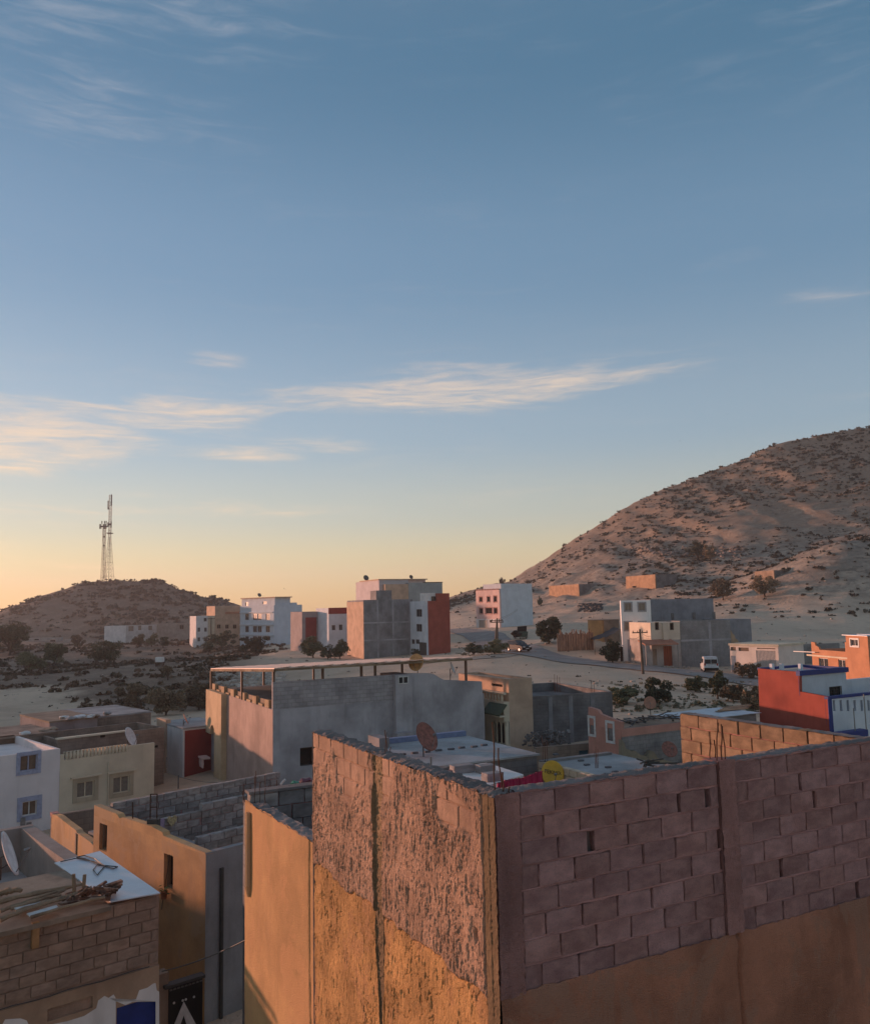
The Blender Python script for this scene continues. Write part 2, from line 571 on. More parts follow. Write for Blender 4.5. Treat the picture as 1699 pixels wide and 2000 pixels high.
def door(H, face, r, plane, mat, depth=0.12, ribs=0, name='door', handle=None):
    a, b, c, d = r[:4]
    fm = fmap(face, plane)

    def bar(mb, p0, p1, q0, q1, d0, d1):
        A = fm(p0, q0, d0); B = fm(p1, q1, d1)
        mb.box(min(A[0], B[0]), min(A[1], B[1]), min(A[2], B[2]), max(A[0], B[0]), max(A[1], B[1]), max(A[2], B[2]))
    mb = MB(); bar(mb, a, b, c, d, depth - 0.04, depth + 0.02)
    o = mb.build(name, mat, H.root)
    if ribs:
        rb = MB()
        for i in range(ribs):
            x = a + (b - a) * (i + 0.5) / ribs
            w = (b - a) / ribs * 0.3
            bar(rb, x - w, x + w, c, d, depth - 0.07, depth - 0.035)
        rb.build('rib', mat, o)
    if handle:
        hb = MB(); bar(hb, a + 0.08, a + 0.2, c + 0.95, c + 1.02, depth - 0.09, depth - 0.035); hb.build('handle', handle, o)
    return o


# palette
glass = plainmat('dark_glass', (0.025, 0.03, 0.035), 0.2, 0, 0.3)
dark = plainmat('dark_void', (0.02, 0.017, 0.015), 0.9, 0, 0.1)
white = wallmat('white_plaster', (0.74, 0.70, 0.67), 0.07, stain=0.28, bump=0.12, stain_rgb=(0.35, 0.31, 0.28))
white_frame = plainmat('white_paint', (0.6, 0.58, 0.55), 0.5)
cream = wallmat('cream_plaster', (0.68, 0.57, 0.42), 0.08, stain=0.15, bump=0.15)
grey = wallmat('grey_cement', (0.27, 0.255, 0.255), 0.2, stain=0.35, bump=0.3, big=0.5)
greyblock = wallmat('grey_blockwork', (0.25, 0.235, 0.23), 0.2, stain=0.3, bump=0.3, courses=0.8)
darkblock = wallmat('shaded_dark_wall', (0.20, 0.185, 0.18), 0.22, stain=0.3, bump=0.3, courses=0.7)
brownblock = wallmat('brown_blockwork', (0.29, 0.22, 0.175), 0.2, stain=0.3, bump=0.3, courses=0.7)
brown = wallmat('brown_render', (0.33, 0.235, 0.17), 0.18, stain=0.3)
ochre = wallmat('ochre_plaster', (0.56, 0.33, 0.16), 0.16, stain=0.3, stain_rgb=(0.36, 0.25, 0.17), bump=0.5, fine=16, speck=0.12, patch=(0.50, 0.32, 0.19))
peach = wallmat('sunlit_peach', (0.55, 0.38, 0.27), 0.12, stain=0.2)
pinkbrown = wallmat('sunlit_pinkish_cement', (0.42, 0.30, 0.25), 0.15, stain=0.3, big=0.5)
red = wallmat('red_paint', (0.36, 0.085, 0.06), 0.1, stain=0.2)
darkred = wallmat('dark_red_paint', (0.28, 0.05, 0.045), 0.1, stain=0.15)
salmon = wallmat('salmon_plaster', (0.50, 0.25, 0.195), 0.1, stain=0.15)
pinkpaint = wallmat('pink_plaster', (0.76, 0.53, 0.47), 0.08, stain=0.1)
roofcem = wallmat('roof_cement', (0.36, 0.34, 0.33), 0.2, stain=0.25)
blue = plainmat('blue_paint', (0.012, 0.03, 0.17), 0.55)
paleblue = plainmat('pale_blue_paint', (0.33, 0.35, 0.46), 0.6)
tin = plainmat('tin_sheet', (0.55, 0.58, 0.62), 0.42, 0.25, 0.5, 0.1, 2.5)
rust = plainmat('rusty_steel', (0.09, 0.045, 0.028), 0.85, 0.1, 0.2, 0.4, 20)
steel = plainmat('dark_steel', (0.07, 0.065, 0.06), 0.6, 0.3, 0.4)
greysteel = plainmat('grey_steel', (0.25, 0.24, 0.23), 0.5, 0.5, 0.4)
wood = wallmat('weathered_wood', (0.36, 0.26, 0.17), 0.35, stain=0.6, fine=30, bump=1.0, speck=0.4, stain_rgb=(0.14, 0.1, 0.07))

# ------------------------------------------------------------------ terrain
ANCH = [tuple(P(u, v, Y)) for (u, v, Y) in [
    (100, 1440, 82), (100, 1400, 100), (40, 1350, 132), (170, 1395, 104), (350, 1392, 102), (150, 1300, 200), (300, 1300, 190), (60, 1252, 360), (250, 1258, 340), (420, 1258, 255), (530, 1264, 225),
    (480, 1322, 125), (640, 1300, 140), (640, 1268, 200), (740, 1290, 148), (880, 1279, 146), (905, 1238, 185), (985, 1232, 186), (940, 1275, 140), (950, 1262, 150),
    (1013, 1274, 120), (1100, 1293, 110), (1180, 1305, 105), (1257, 1318, 100), (1400, 1313, 110), (1330, 1308, 112), (1480, 1336, 92), (1600, 1350, 84),
    (1000, 1330, 82), (1150, 1340, 80), (1300, 1362, 74), (1400, 1350, 82), (1250, 1440, 55), (1120, 1235, 135), (1200, 1290, 120), (1250, 1250, 165), (1600, 1245, 160), (1450, 1235, 165), (1060, 1225, 165)]]
ANCH += [(-8, 13, 0.6), (0, 4, 0.4), (10, 5, 0.4), (0, -25, 0.4), (-12, 20, 0.2), (-16, 30, -0.8), (-27, 48, -2.0), (-45, 60, -2.2), (0, 26, 0.3), (-6, 40, -0.4), (3, 48, 0.4), (12, 45, 0.6), (30, 50, 0.8), (40, 25, 0.5),
         (60, 80, 0.8), (90, 120, 2.5), (-90, 90, -2.4), (-140, 200, -2.2), (-200, 330, -1.2), (-60, 300, -1.0), (-300, 100, -2.5), (-40, 0, 0), (60, 0, 0.5)]
A_ = np.array(ANCH)
# crests of the two hills: height along x
RX = np.array([-700, -200, -60, -15, 8, 18, 34.5, 62, 84.8, 100.9, 129.2, 156.8, 174.8, 195.5, 260, 340, 480, 700.])
RZ = np.array([-5, -5, -4, 6, 14, 17, 21.0, 38.4, 51.6, 59.0, 68.8, 80.0, 84.2, 87.2, 94, 92, 70, 30.])
LX = np.array([-420, -300, -250, -231, -215, -204, -185, -169, -147, -139, -123, -112, -104, -90, -70])
LZ = np.array([2, 5, 8, 10.2, 18.5, 22.2, 27.2, 28.0, 26.6, 23.2, 18.2, 15.5, 12.0, 6, 0])


def ground(x, y, detail=True):
    x = np.asarray(x, float); y = np.asarray(y, float)
    shp = x.shape
    x = x.ravel(); y = y.ravel()
    num = np.zeros_like(x); den = np.zeros_like(x)
    for (ax, ay, az_) in A_:
        d2 = (x - ax) ** 2 + (y - ay) ** 2
        w = 1.0 / (d2 + 80.0) ** 1.7
        num += w * az_; den += w
    z = num / den
    far = sstep(380, 900, np.hypot(x, y))
    z = z * (1 - far) + 1.0 * far
    # right hill
    c = np.interp(x, RX, RZ)
    y0 = 152 - 0.05 * np.clip(x, 0, 200) + 25 * sstep(30, -60, x)
    q = np.clip((y - y0) / (380 - y0), 0, 1)
    up = q ** 1.42
    up = np.where(y > 380, np.clip(1 - ((y - 380) / 420.0) ** 1.3, 0, 1), up)
    hill = (c - z) * up
    z = z + np.where(c > z, hill, 0)
    spur = (2 + 10.5 * sstep(70, 104, x) + 5 * sstep(104, 160, x)) * np.exp(-((y - 195 - 0.15 * x) / 24.0) ** 2) * sstep(52, 80, x)
    z = z + spur
    # left hill
    c2 = np.interp(x, LX, LZ, left=1, right=-3)
    q2 = np.clip((y - 366) / (450 - 366), 0, 1)
    up2 = np.where(y > 450, np.clip(1 - (y - 450) / 120.0, 0, 1), q2 ** 0.95)
    z = np.where(c2 > z, z + (c2 - z) * up2, z)
    # unseen low ridge added left of the picture to shade the low ground
    rx, ry = (x + 207) * 0.56 + (y - 180) * 0.83, -(x + 207) * 0.83 + (y - 180) * 0.56
    z = z + 15.0 * np.exp(-(ry / 26.0) ** 2) * sstep(-190, -150, rx) * sstep(92, 62, rx)
    if detail:
        rough = np.clip(sstep(150, 230, y) * sstep(20, 70, x + 0.1 * y) + sstep(366, 400, y), 0, 1)
        gul = fbm(x * 0.03 + y * 0.004, y * 0.012, 5, 4) - 0.5
        z = z + rough * ((gul * 8.0 - 2.2 * np.clip(1 - np.abs(2 * fbm(x * 0.045 + y * 0.006, y * 0.010, 6, 4, 0.55) - 1) - 0.72, 0, 1) * 3) * np.clip(up * 1.6, 0.1, 1) * (1 - 0.85 * sstep(0.75, 1, up)) + (fbm(x * 0.12, y * 0.12, 9, 4) - 0.5) * 2.2)
        z = z + (fbm(x * 0.11, y * 0.11, 21, 4) - 0.5) * 0.5 * sstep(60, 90, y) * (1 - rough)
        # terraces of the scrub valley
        val = sstep(-4, -20, x + 0.06 * (y - 100)) * sstep(108, 125, y) * sstep(330, 290, y)
        z = z + val * (fbm(x * 0.05, y * 0.09, 31, 3) - 0.5) * 1.8
    return z.reshape(shp)


def gz(x, y):
    return float(ground(np.array([x]), np.array([y]))[0])


def axis(parts):
    out = []
    for a, b, st in parts:
        out.append(np.arange(a, b, st))
    return np.concatenate(out + [np.array([parts[-1][1]])])


def sandmat():
    m, t, b = base_mat('dry_ground')
    v = t.node('ShaderNodeTexCoord').outputs['Object']
    n1 = t.noise(v, 0.018, 5, 0.6); n2 = t.noise(v, 0.16, 6, 0.62); n3 = t.noise(v, 1.3, 5, 0.65); n4 = t.noise(v, 7.0, 3, 0.6)
    col = t.mix(t.ramp(n1, 0.35, 0.65), (0.56, 0.42, 0.305), (0.66, 0.51, 0.375))
    col = t.mix(t.math('MULTIPLY', t.ramp(n2, 0.45, 0.68), 0.55), col, (0.42, 0.31, 0.225))
    s = t.node('ShaderNodeSeparateXYZ'); t.put(s.inputs[0], v)
    hl = t.math('MULTIPLY', t.ramp(s.outputs[1], 150, 200), t.ramp(s.outputs[2], 4.0, 16.0))
    col = t.mix(t.math('MULTIPLY', hl, t.ramp(n2, 0.3, 0.62, 0.45, 0.95)), col, (0.22, 0.195, 0.165))
    col = t.mix(t.math('MULTIPLY', hl, t.ramp(t.noise(t.mapping(v, (1, 1, 2.2)), 0.35, 6, 0.7), 0.48, 0.60, 0.0, 0.8)), col, (0.14, 0.12, 0.10))
    # reddish rock high on the right hill, brown soil on the mast hill and in the scrub valley
    hi = t.math('MULTIPLY', t.ramp(t.math('ADD', s.outputs[2], t.math('MULTIPLY', n2, 26.0)), 26, 60), t.ramp(n3, 0.3, 0.6))
    col = t.mix(t.math('MULTIPLY', hi, 0.8), col, (0.27, 0.175, 0.115))
    wob = t.math('MULTIPLY', t.math('SUBTRACT', n2, 0.5), 14.0)
    near_ = t.math('MAXIMUM', t.ramp(t.math('ADD', s.outputs[1], wob), 131, 138), t.ramp(t.math('ADD', t.math('ADD', s.outputs[0], t.math('MULTIPLY', s.outputs[1], 0.71)), wob), 30, 36))
    lf = t.math('MULTIPLY', t.math('MULTIPLY', near_, t.ramp(s.outputs[1], 98, 104)), t.ramp(t.math('ADD', s.outputs[0], t.math('MULTIPLY', s.outputs[1], 0.2)), 2.0, -8.0))
    col = t.mix(t.math('MULTIPLY', lf, t.ramp(n2, 0.25, 0.6, 0.72, 0.97)), col, (0.185, 0.135, 0.10))
    col = t.mix(t.math('MULTIPLY', t.ramp(n3, 0.5, 0.72), 0.4), col, (0.40, 0.30, 0.22))
    col = t.mix(t.math('MULTIPLY', t.ramp(n4, 0.52, 0.75), 0.35), col, (0.6, 0.52, 0.42))
    t.put(b.inputs['Base Color'], col)
    b.inputs['Roughness'].default_value = 0.95
    b.inputs['Specular IOR Level'].default_value = 0.1
    bp = t.node('ShaderNodeBump'); bp.inputs['Strength'].default_value = 0.8; bp.inputs['Distance'].default_value = 0.35
    t.put(bp.inputs['Height'], t.math('ADD', n3, t.math('MULTIPLY', n4, 0.3)))
    t.put(b.inputs['Normal'], bp.outputs[0])
    return m


SAND = sandmat()
gx = axis([(-1500, -1000, 100), (-1000, -400, 60), (-400, -260, 10), (-260, -60, 2.2), (-60, 130, 1.5), (130, 260, 2.2), (260, 500, 12), (500, 1000, 60), (1000, 1500, 100)])
gy = axis([(-300, -60, 60), (-60, 0, 6), (0, 240, 1.5), (240, 480, 2.2), (480, 800, 16), (800, 1600, 100), (1600, 2500, 150)])
GX, GY = np.meshgrid(gx, gy, indexing='ij')
GZ = ground(GX, GY)
terrain = np_mesh('terrain', np.stack([GX, GY, GZ], -1).reshape(-1, 3), grid_faces(len(gx), len(gy)), SAND)
tag(terrain, kind='structure')


def roadmat():
    m, t, b = base_mat('worn_asphalt')
    v = t.node('ShaderNodeTexCoord').outputs['Object']
    n = t.noise(v, 0.5, 5); n2 = t.noise(v, 6.0, 4)
    col = t.mix(t.ramp(n, 0.35, 0.7), (0.20, 0.185, 0.175), (0.29, 0.265, 0.24))
    col = t.mix(t.math('MULTIPLY', t.ramp(n2, 0.5, 0.7), 0.4), col, (0.38, 0.31, 0.25))
    t.put(b.inputs['Base Color'], col); b.inputs['Roughness'].default_value = 0.85
    bp = t.node('ShaderNodeBump'); bp.inputs['Strength'].default_value = 0.3; bp.inputs['Distance'].default_value = 0.02
    t.put(bp.inputs['Height'], n2); t.put(b.inputs['Normal'], bp.outputs[0])
    return m


def ribbon(name, pts, width, mat, lift, ragged=0.25, seed=3):
    """road sheet draped on the ground along a smooth curve"""
    p = np.array(pts, float)
    tt = np.linspace(0, len(p) - 1, 160)
    xs = np.interp(tt, range(len(p)), p[:, 0]); ys = np.interp(tt, range(len(p)), p[:, 1])
    for _ in range(30):
        xs[1:-1] = (xs[:-2] + xs[2:]) / 2; ys[1:-1] = (ys[:-2] + ys[2:]) / 2
    dx = np.gradient(xs); dy = np.gradient(ys); L = np.hypot(dx, dy)
    nx, ny = -dy / L, dx / L
    K = np.linspace(-1, 1, 9)
    V = []
    for i in range(len(xs)):
        w = width / 2
        for k in K:
            e = (vnoise(np.array([i * 0.7]), np.array([k * 3.0]), seed)[0] - 0.5) * ragged if abs(k) == 1 else 0
            V.append((xs[i] + nx[i] * (k * w + e), ys[i] + ny[i] * (k * w + e), 0))
    V = np.array(V)
    V[:, 2] = ground(V[:, 0], V[:, 1]) + lift
    o = np_mesh(name, V, grid_faces(len(xs), 9), mat)
    return tag(o, kind='structure')


ROAD = [P(u, v, Y)[:2] for (u, v, Y) in [(1760, 1372, 70), (1600, 1350, 83), (1480, 1335, 93), (1370, 1322, 100), (1257, 1308, 107), (1180, 1297, 112), (1100, 1284, 117), (1040, 1272, 123), (1000, 1260, 132), (975, 1250, 150), (940, 1242, 172), (895, 1237, 190), (840, 1236, 215)]]
ribbon('road', ROAD, 6.8, roadmat(), 0.10)
TRACK = [P(u, v, Y)[:2] for (u, v, Y) in [(1000, 1272, 121), (960, 1277, 119), (925, 1281, 118), (860, 1288, 118), (800, 1293, 118)]]
track_mat = wallmat('dust_track', (0.38, 0.32, 0.26), 0.12, stain=0.1)
ribbon('path', TRACK, 3.4, track_mat, 0.07, 0.6, 8)


def ground_hit(u, v, y0=40.0, y1=900.0):
    """where the sight line through a pixel meets the ground"""
    d = ray(u, v)
    Y = np.concatenate([np.arange(y0, 300, 0.5), np.arange(300, y1, 2.0)])
    t = Y / d.y
    X = CAM.x + d.x * t; Z = CAM.z + d.z * t
    G = ground(X, Y)
    k = np.nonzero(Z <= G)[0]
    i = int(k[0]) if len(k) else len(Y) - 1
    return Vector((X[i], Y[i], G[i]))

# ------------------------------------------------------------------ foreground house of concrete blocks
block_mat = wallmat('concrete_block', (0.84, 0.43, 0.395), 0.18, stain=0.15, bump=1.0, fine=9, randvar=0.12, big=1.6, dist=0.05, speck=0.45)
mortar_mat = wallmat('rough_mortar', (0.66, 0.335, 0.305), 0.22, stain=0.25, bump=1.0, fine=40, dist=0.02, speck=0.35)
column_mat = wallmat('cast_concrete', (0.52, 0.265, 0.235), 0.28, stain=0.5, bump=1.0, fine=30, dist=0.03, speck=0.4)
brownplaster = wallmat('brown_plaster', (0.42, 0.18, 0.112), 0.2, stain=0.4, bump=0.9, fine=24, big=1.1, dist=0.02, speck=0.22, patch=(0.36, 0.19, 0.13))
rough_up = wallmat('smeared_mortar', (0.58, 0.37, 0.255), 0.22, stain=0.3, bump=1.0, fine=34, big=1.8, stain_rgb=(0.30, 0.19, 0.15), dist=0.02, speck=0.25)
rough_low = wallmat('ochre_rough_plaster', (0.60, 0.335, 0.135), 0.22, stain=0.4, bump=0.9, fine=28, big=1.5, dist=0.02, speck=0.2, patch=(0.50, 0.27, 0.13))
ledge_mat = wallmat('grey_ledge', (0.38, 0.33, 0.31), 0.25, stain=0.4, bump=1.0, fine=30, dist=0.03, speck=0.4)


def block_mesh(name, seed, mat, rough=0.004):
    """unit block with chamfered, slightly chipped front edges; x 0..1, y 0..1 (0 is the face), z 0..1"""
    r = random.Random(seed)
    bx_, bz = 0.02, 0.035
    j = lambda a: r.uniform(-a, a)
    vs = []
    n = 5
    xs = [bx_ + (1 - 2 * bx_) * i / (n - 1) for i in range(n)]
    front = [[(x + j(0.008), j(0.02), z + j(0.012)) for x in xs] for z in (bz, 0.5, 1 - bz)]
    ring = [(x + j(0.01), 0.09, j(0.02)) for x in xs] + [(1 + j(0.006), 0.09, 0.5), ] + [(x + j(0.01), 0.09, 1 + j(0.02)) for x in reversed(xs)] + [(j(0.006), 0.09, 0.5)]
    f = []
    for row in front:
        vs += row
    for a in range(2):
        for b in range(n - 1):
            k = a * n + b
            f.append((k, k + 1, k + 1 + n, k + n))
    k0 = len(vs); vs += ring
    inner = list(range(0, n)) + [n + n - 1] + list(reversed(range(2 * n, 3 * n))) + [n]
    m = len(ring)
    for i in range(m):
        f.append((k0 + i, k0 + (i + 1) % m, inner[(i + 1) % m], inner[i]))
    k1 = len(vs)
    vs += [(p[0], 1.0, p[2]) for p in ring]
    for i in range(m):
        f.append((k1 + i, k1 + (i + 1) % m, k0 + (i + 1) % m, k0 + i))
    f.append(tuple(k1 + i for i in reversed(range(m))))
    me = bpy.data.meshes.new(name)
    me.from_pydata(vs, [], f)
    me.materials.append(mat)
    me.update()
    return me


def lay_blocks(parent, meshes, x0, x1, ztop, rows, fm, course=0.21, bl=0.41, th=0.17, seed=1, gap=(0.006, 0.016), wide=0.06, zfun=None, skip=()):
    """courses of block objects between x0 and x1; fm(s, d, z) gives the place and direction in the parent's frame"""
    r = random.Random(seed)
    out = []
    for row in range(rows):
        z = ztop - (row + 1) * course
        x = x0
        first = True
        off = (0.5 if row % 2 else 1.0) * bl + r.uniform(-0.05, 0.05)
        while x < x1 - 0.03:
            L = off if first else bl * r.choice((1, 1, 1, 1, 0.98, 1.02))
            first = False
            g = r.uniform(*gap)
            if r.random() < wide:
                g = r.uniform(0.03, 0.075)
            e = min(x + L, x1)
            if e - x - g > 0.07 and not any(a < (x + e) / 2 < b and rr == row for (rr, a, b) in skip):
                o = bpy.data.objects.new('block', r.choice(meshes))
                COL.objects.link(o)
                o.parent = parent
                hgt = course - r.uniform(0.008, 0.014)
                o.location = fm(x, r.uniform(-0.004, 0.004), z + r.uniform(-0.004, 0.004))
                o.rotation_euler = (r.uniform(-0.008, 0.008), r.uniform(-0.012, 0.012), fm.rot + r.uniform(-0.01, 0.01))
                o.scale = (e - x - g, th, hgt)
                out.append(o)
            x = e
    return out


class FM:
    """places blocks on a wall in a house frame"""
    def __init__(s, face, plane):
        s.face, s.plane = face, plane
        s.rot = 0.0 if face == 'R' else -math.pi / 2

    def __call__(s, q, d, z):
        return (q, s.plane + d, z) if s.face == 'R' else (s.plane + d, q, z)


def rough_strip(name, parent, mat, p_of, ns, nt, amp, seed, sc=(20, 20)):
    """grid surface displaced by noise: p_of(i, j, n) gives a point"""
    I, J = np.meshgrid(np.linspace(0, 1, ns), np.linspace(0, 1, nt), indexing='ij')
    N = (fbm(I * sc[0], J * sc[1], seed, 4, 0.6) - 0.5) * amp
    V = p_of(I, J, N).reshape(-1, 3)
    return np_mesh(name, V, grid_faces(ns, nt), mat, parent)


FH = House('block_house', 'unfinished block house in front, plastered side in sun and bare block side in shade', 'house', 967, 1556, 7.0, 62, 0.0)
FT = FH.top
CO = 0.193
BAND = 8.05 * CO
xcol, _ = FH.pt('R', 1402, 1500)
ycol, _ = FH.pt('L', 741, 1475)
yend, _ = FH.pt('L', 610, 1432)
XR = 7.6
BM = [block_mesh('block', s, block_mat) for s in range(6)]
# shaded right wall: core, then blocks, mortar beds, columns and the plaster below
core = MB().box(0.03, 0.075, FT - BAND, XR, 0.16, FT - 0.02).build('wall_core', plainmat('joint_shadow', (0.16, 0.115, 0.105), 0.95), FH.root)
colw = 0.21
HOLES = [(2, 0.86, 1.0)]
lay_blocks(FH.root, BM, colw + 0.03, xcol, FT, 8, FM('R', 0.012), seed=4, th=0.15, wide=0.07, course=CO, gap=(0.004, 0.010), bl=0.375)
lay_blocks(FH.root, BM, xcol + colw, XR - 0.9, FT, 8, FM('R', 0.012), seed=9, th=0.15, wide=0.05, course=CO, gap=(0.004, 0.010), bl=0.375)
for sx0, sx1, sd_ in ((colw, xcol, 1), (xcol + colw, XR, 2)):
    for row in range(9):
        z = FT - row * CO
        rough_strip('mortar_bed', FH.root, mortar_mat,
                    lambda I, J, N, z=z, a=sx0, b=sx1, rw=row: np.stack([a + (b - a) * I, 0.0195 - 0.006 * np.sin(J * math.pi) * (0.0 + 1.6 * vnoise(I * 26, I * 0 + rw, 40 + rw)) + N * 0.5, z - 0.016 + 0.026 * J + N * 0.8], -1),
                    int((sx1 - sx0) * 55), 6, 0.022, 50 + row + 20 * sd_, ((sx1 - sx0) * 16, 2))


def column(x0, x1, y0, y1, z0, z1, seed, name='column'):
    """rough cast post: its face towards the camera and its left side, boards' marks left in it"""
    o = rough_strip(name, FH.root, column_mat,
                    lambda I, J, N: np.stack([x0 + (x1 - x0) * I + N * 0.25, y0 - 0.006 - N * 0.9 - 0.004 * (np.sin(I * 19) > 0.6), z0 + (z1 - z0) * J], -1),
                    16, int((z1 - z0) * 60), 0.035, seed, (6, (z1 - z0) * 22))
    MB().box(x0 + 0.004, y0 + 0.012, z0, x1 - 0.004, y1, z1 - 0.01).build('column_core', column_mat, o)
    return o


column(0.0, colw + 0.02, 0.0, 0.2, FT - BAND, FT + 0.01, 3)
column(xcol, xcol + colw, -0.01, 0.2, FT - BAND + 0.02, FT + 0.03, 5)
column(XR - 0.88, XR - 0.66, 0.0, 0.2, FT - BAND, FT + 0.02, 6)


def low_plaster(I, J, N):
    x = XR * I; z = (FT - BAND) - 6.0 * J
    edge = (fbm(x * 9, x * 0 + 1.5, 77, 5, 0.6) - 0.5) * 0.05 + 0.02
    z = z + edge * np.clip(1 - J * 20, 0, 1)
    crack = np.exp(-((x - (xcol + 0.12 + 0.05 * (fbm(z * 3, z * 0, 91, 3) - 0.5) * 2)) / 0.016) ** 2)
    d = -0.020 * np.clip(J * 60, 0.0, 1) + N + 0.045 * crack
    return np.stack([x, d, z], -1)


rough_strip('plaster_coat', FH.root, brownplaster, low_plaster, 420, 200, 0.014, 61, (40, 30))
# top of the right wall: lumpy mortar over the last course
rough_strip('ledge', FH.root, ledge_mat, lambda I, J, N: np.stack([colw + (XR - colw) * I, 0.008 + 0.20 * J + N * 0.3, FT + 0.004 + N + 0.012 * np.sin(J * math.pi)], -1), 420, 12, 0.035, 71, (110, 5))
MB().box(0.21, 0.165, FT - 3.2, XR, 0.20, FT - 0.004).build('inner_face', greyblock, FH.root)

MB().box(0.2, 0.2, FT - 3.1, XR, yend, FT - 3.0).build('floor', roofcem, FH.root)
# sunlit left wall: rough plaster dragged over the blocks, ochre below
ny_, nz_ = 620, 660
YY, ZZ = np.meshgrid(np.linspace(0.0, yend, ny_), np.linspace(FT, FT - 4.9, nz_), indexing='ij')
below = FT - BAND - 0.03 + (fbm(YY * 5, YY * 0 + 2, 11, 4) - 0.5) * 0.16
isup = ZZ > below
drag = fbm(YY * 24 + ZZ * 2.5, ZZ * 4.5, 5, 5, 0.62)
clump = fbm(YY * 6.0, ZZ * 3.2, 6, 4, 0.6)
ridge = 1 - np.abs(2 * fbm(YY * 30 + 1.5 * ZZ, ZZ * 6.5, 8, 4, 0.65) - 1)
pits = sstep(0.60, 0.72, fbm(YY * 42 + 2 * ZZ, ZZ * 11, 15, 3, 0.5)) * (0.4 + 0.6 * sstep(0.35, 0.65, fbm(YY * 3, ZZ * 3, 17, 3)))
flake = np.round(fbm(YY * 9 + ZZ, ZZ * 4, 27, 3, 0.5) * 7) / 7
crk = sstep(0.030, 0.0, np.abs(fbm(YY * 8 + 1.3 * ZZ, ZZ * 4.5, 57, 4, 0.6) - 0.5)) * sstep(0.4, 0.6, fbm(YY * 2.5, ZZ * 2.5, 58, 3))
grit = fbm(YY * 70, ZZ * 55, 59, 3, 0.6) - 0.5
up_d = 0.024 * (drag - 0.5) + 0.018 * (clump - 0.5) + 0.016 * (ridge - 0.7) - 0.012 * pits + 0.024 * (np.floor(fbm(YY * 10 + ZZ, ZZ * 4.6, 27, 4, 0.55) * 9) / 9 - 0.45) - 0.015 * crk + 0.014 * grit
lo_d = 0.010 * (drag - 0.5) + 0.016 * (clump - 0.5) + 0.010 * (ridge - 0.7) - 0.008 * sstep(0.68, 0.76, fbm(YY * 38, ZZ * 11, 25, 3)) + 0.012 * (flake - 0.5) - 0.016 * crk + 0.008 * grit - 0.006
D = np.where(isup, up_d + 0.012, lo_d)
D -= 0.03 * np.exp(-((ZZ - below) / 0.018) ** 2) * fbm(YY * 6, ZZ * 0, 45, 2)
# the first courses of the far panel are bare blocks: joints show as grooves
bare = sstep(0.50, 0.62, fbm(YY * 2.2, ZZ * 2.2, 83, 3) + 0.32 * sstep(FT - 0.75, FT - 0.1, ZZ) + 0.20 * (YY > ycol + 0.3) * (ZZ > FT - 0.65) - 0.24)
rowi = np.floor((FT - ZZ) / CO)
gr = np.minimum(np.abs((FT - ZZ) / CO - np.round((FT - ZZ) / CO)) * CO, np.abs((YY + 0.2 * (rowi % 2)) / 0.41 - np.round((YY + 0.2 * (rowi % 2)) / 0.41)) * 0.41)
bl_d = -0.004 + 0.008 * (drag - 0.5) - 0.022 * np.exp(-(gr / 0.008) ** 2)
D = np.where(isup, D * (1 - bare) + bl_d * bare, D)
# corner post, and the recessed post between the two panels
post = sstep(0.21, 0.18, YY)
D = D * (1 - post) + post * (0.012 + 0.016 * (fbm(YY * 50, ZZ * 45, 33, 3) - 0.5) - 0.01 * np.exp(-((YY - 0.09) / 0.006) ** 2))
D -= 0.03 * np.exp(-((YY - 0.2 - 0.02 * (fbm(ZZ * 5, ZZ * 0, 35, 3) - 0.5)) / 0.010) ** 2)
wdt = 0.10 * sstep(FT - 2.9, FT - 1.7, ZZ) + 0.015
gap_ = (np.abs(YY - ycol - 0.06) < wdt) & (ZZ > FT - 2.75)
D = np.where(gap_, -0.022 + 0.03 * (fbm(YY * 40, ZZ * 30, 37, 3) - 0.5), D)
D -= 0.05 * np.exp(-((YY - ycol + 0.02) / 0.010) ** 2) * sstep(FT - 3.0, FT - 2.8, ZZ)
endround = sstep(yend - 0.03, yend, YY)
D -= 0.05 * endround
for hy, hz, ry, rz in ((0.36, FT - 1.17, 0.018, 0.045), (ycol + 0.22, FT - 0.95, 0.015, 0.03), (ycol + 0.75, FT - 1.28, 0.02, 0.05)):
    D -= 0.10 * np.exp(-(((YY - hy) / ry) ** 2 + ((ZZ - hz) / rz) ** 2))
Xw = -D
Zt = ZZ + (fbm(YY * 9, YY * 0 + 4, 19, 4) - 0.5) * 0.05 * np.clip(1 - (FT - ZZ) / 0.08, 0, 1)
gf = grid_faces(ny_, nz_)
mi = np.where(isup.ravel()[gf].mean(1) > 0.5, 0, 1)
postf = (YY.ravel()[gf].mean(1) < 0.2) | gap_.ravel()[gf].any(1)
mi = np.where(postf, 2, mi)
colm2 = wallmat('sunlit_post_concrete', (0.42, 0.29, 0.17), 0.25, stain=0.4, bump=1.0, fine=55, dist=0.02)
np_mesh('plaster_coat', np.stack([Xw, YY, Zt], -1).reshape(-1, 3), gf, [rough_up, rough_low, colm2], FH.root, True, mi)
MB().box(0.06, 0.19, FT - 6, 0.2, yend, FT - 0.01).build('wall_core', greyblock, FH.root)
rough_strip('ledge', FH.root, ledge_mat, lambda I, J, N: np.stack([-0.02 + 0.225 * J + N * 0.4, 0.0 + yend * I, FT - 0.002 + N + 0.014 * np.sin(J * math.pi) + 0.012 * (np.sin(I * yend * 2 * math.pi / 0.41) > 0.9)], -1), 340, 14, 0.04, 81, (100, 6))
MB().box(0.0, yend - 0.004, FT - 5, 0.2, yend, FT - 0.01).build('wall_end', greyblock, FH.root)


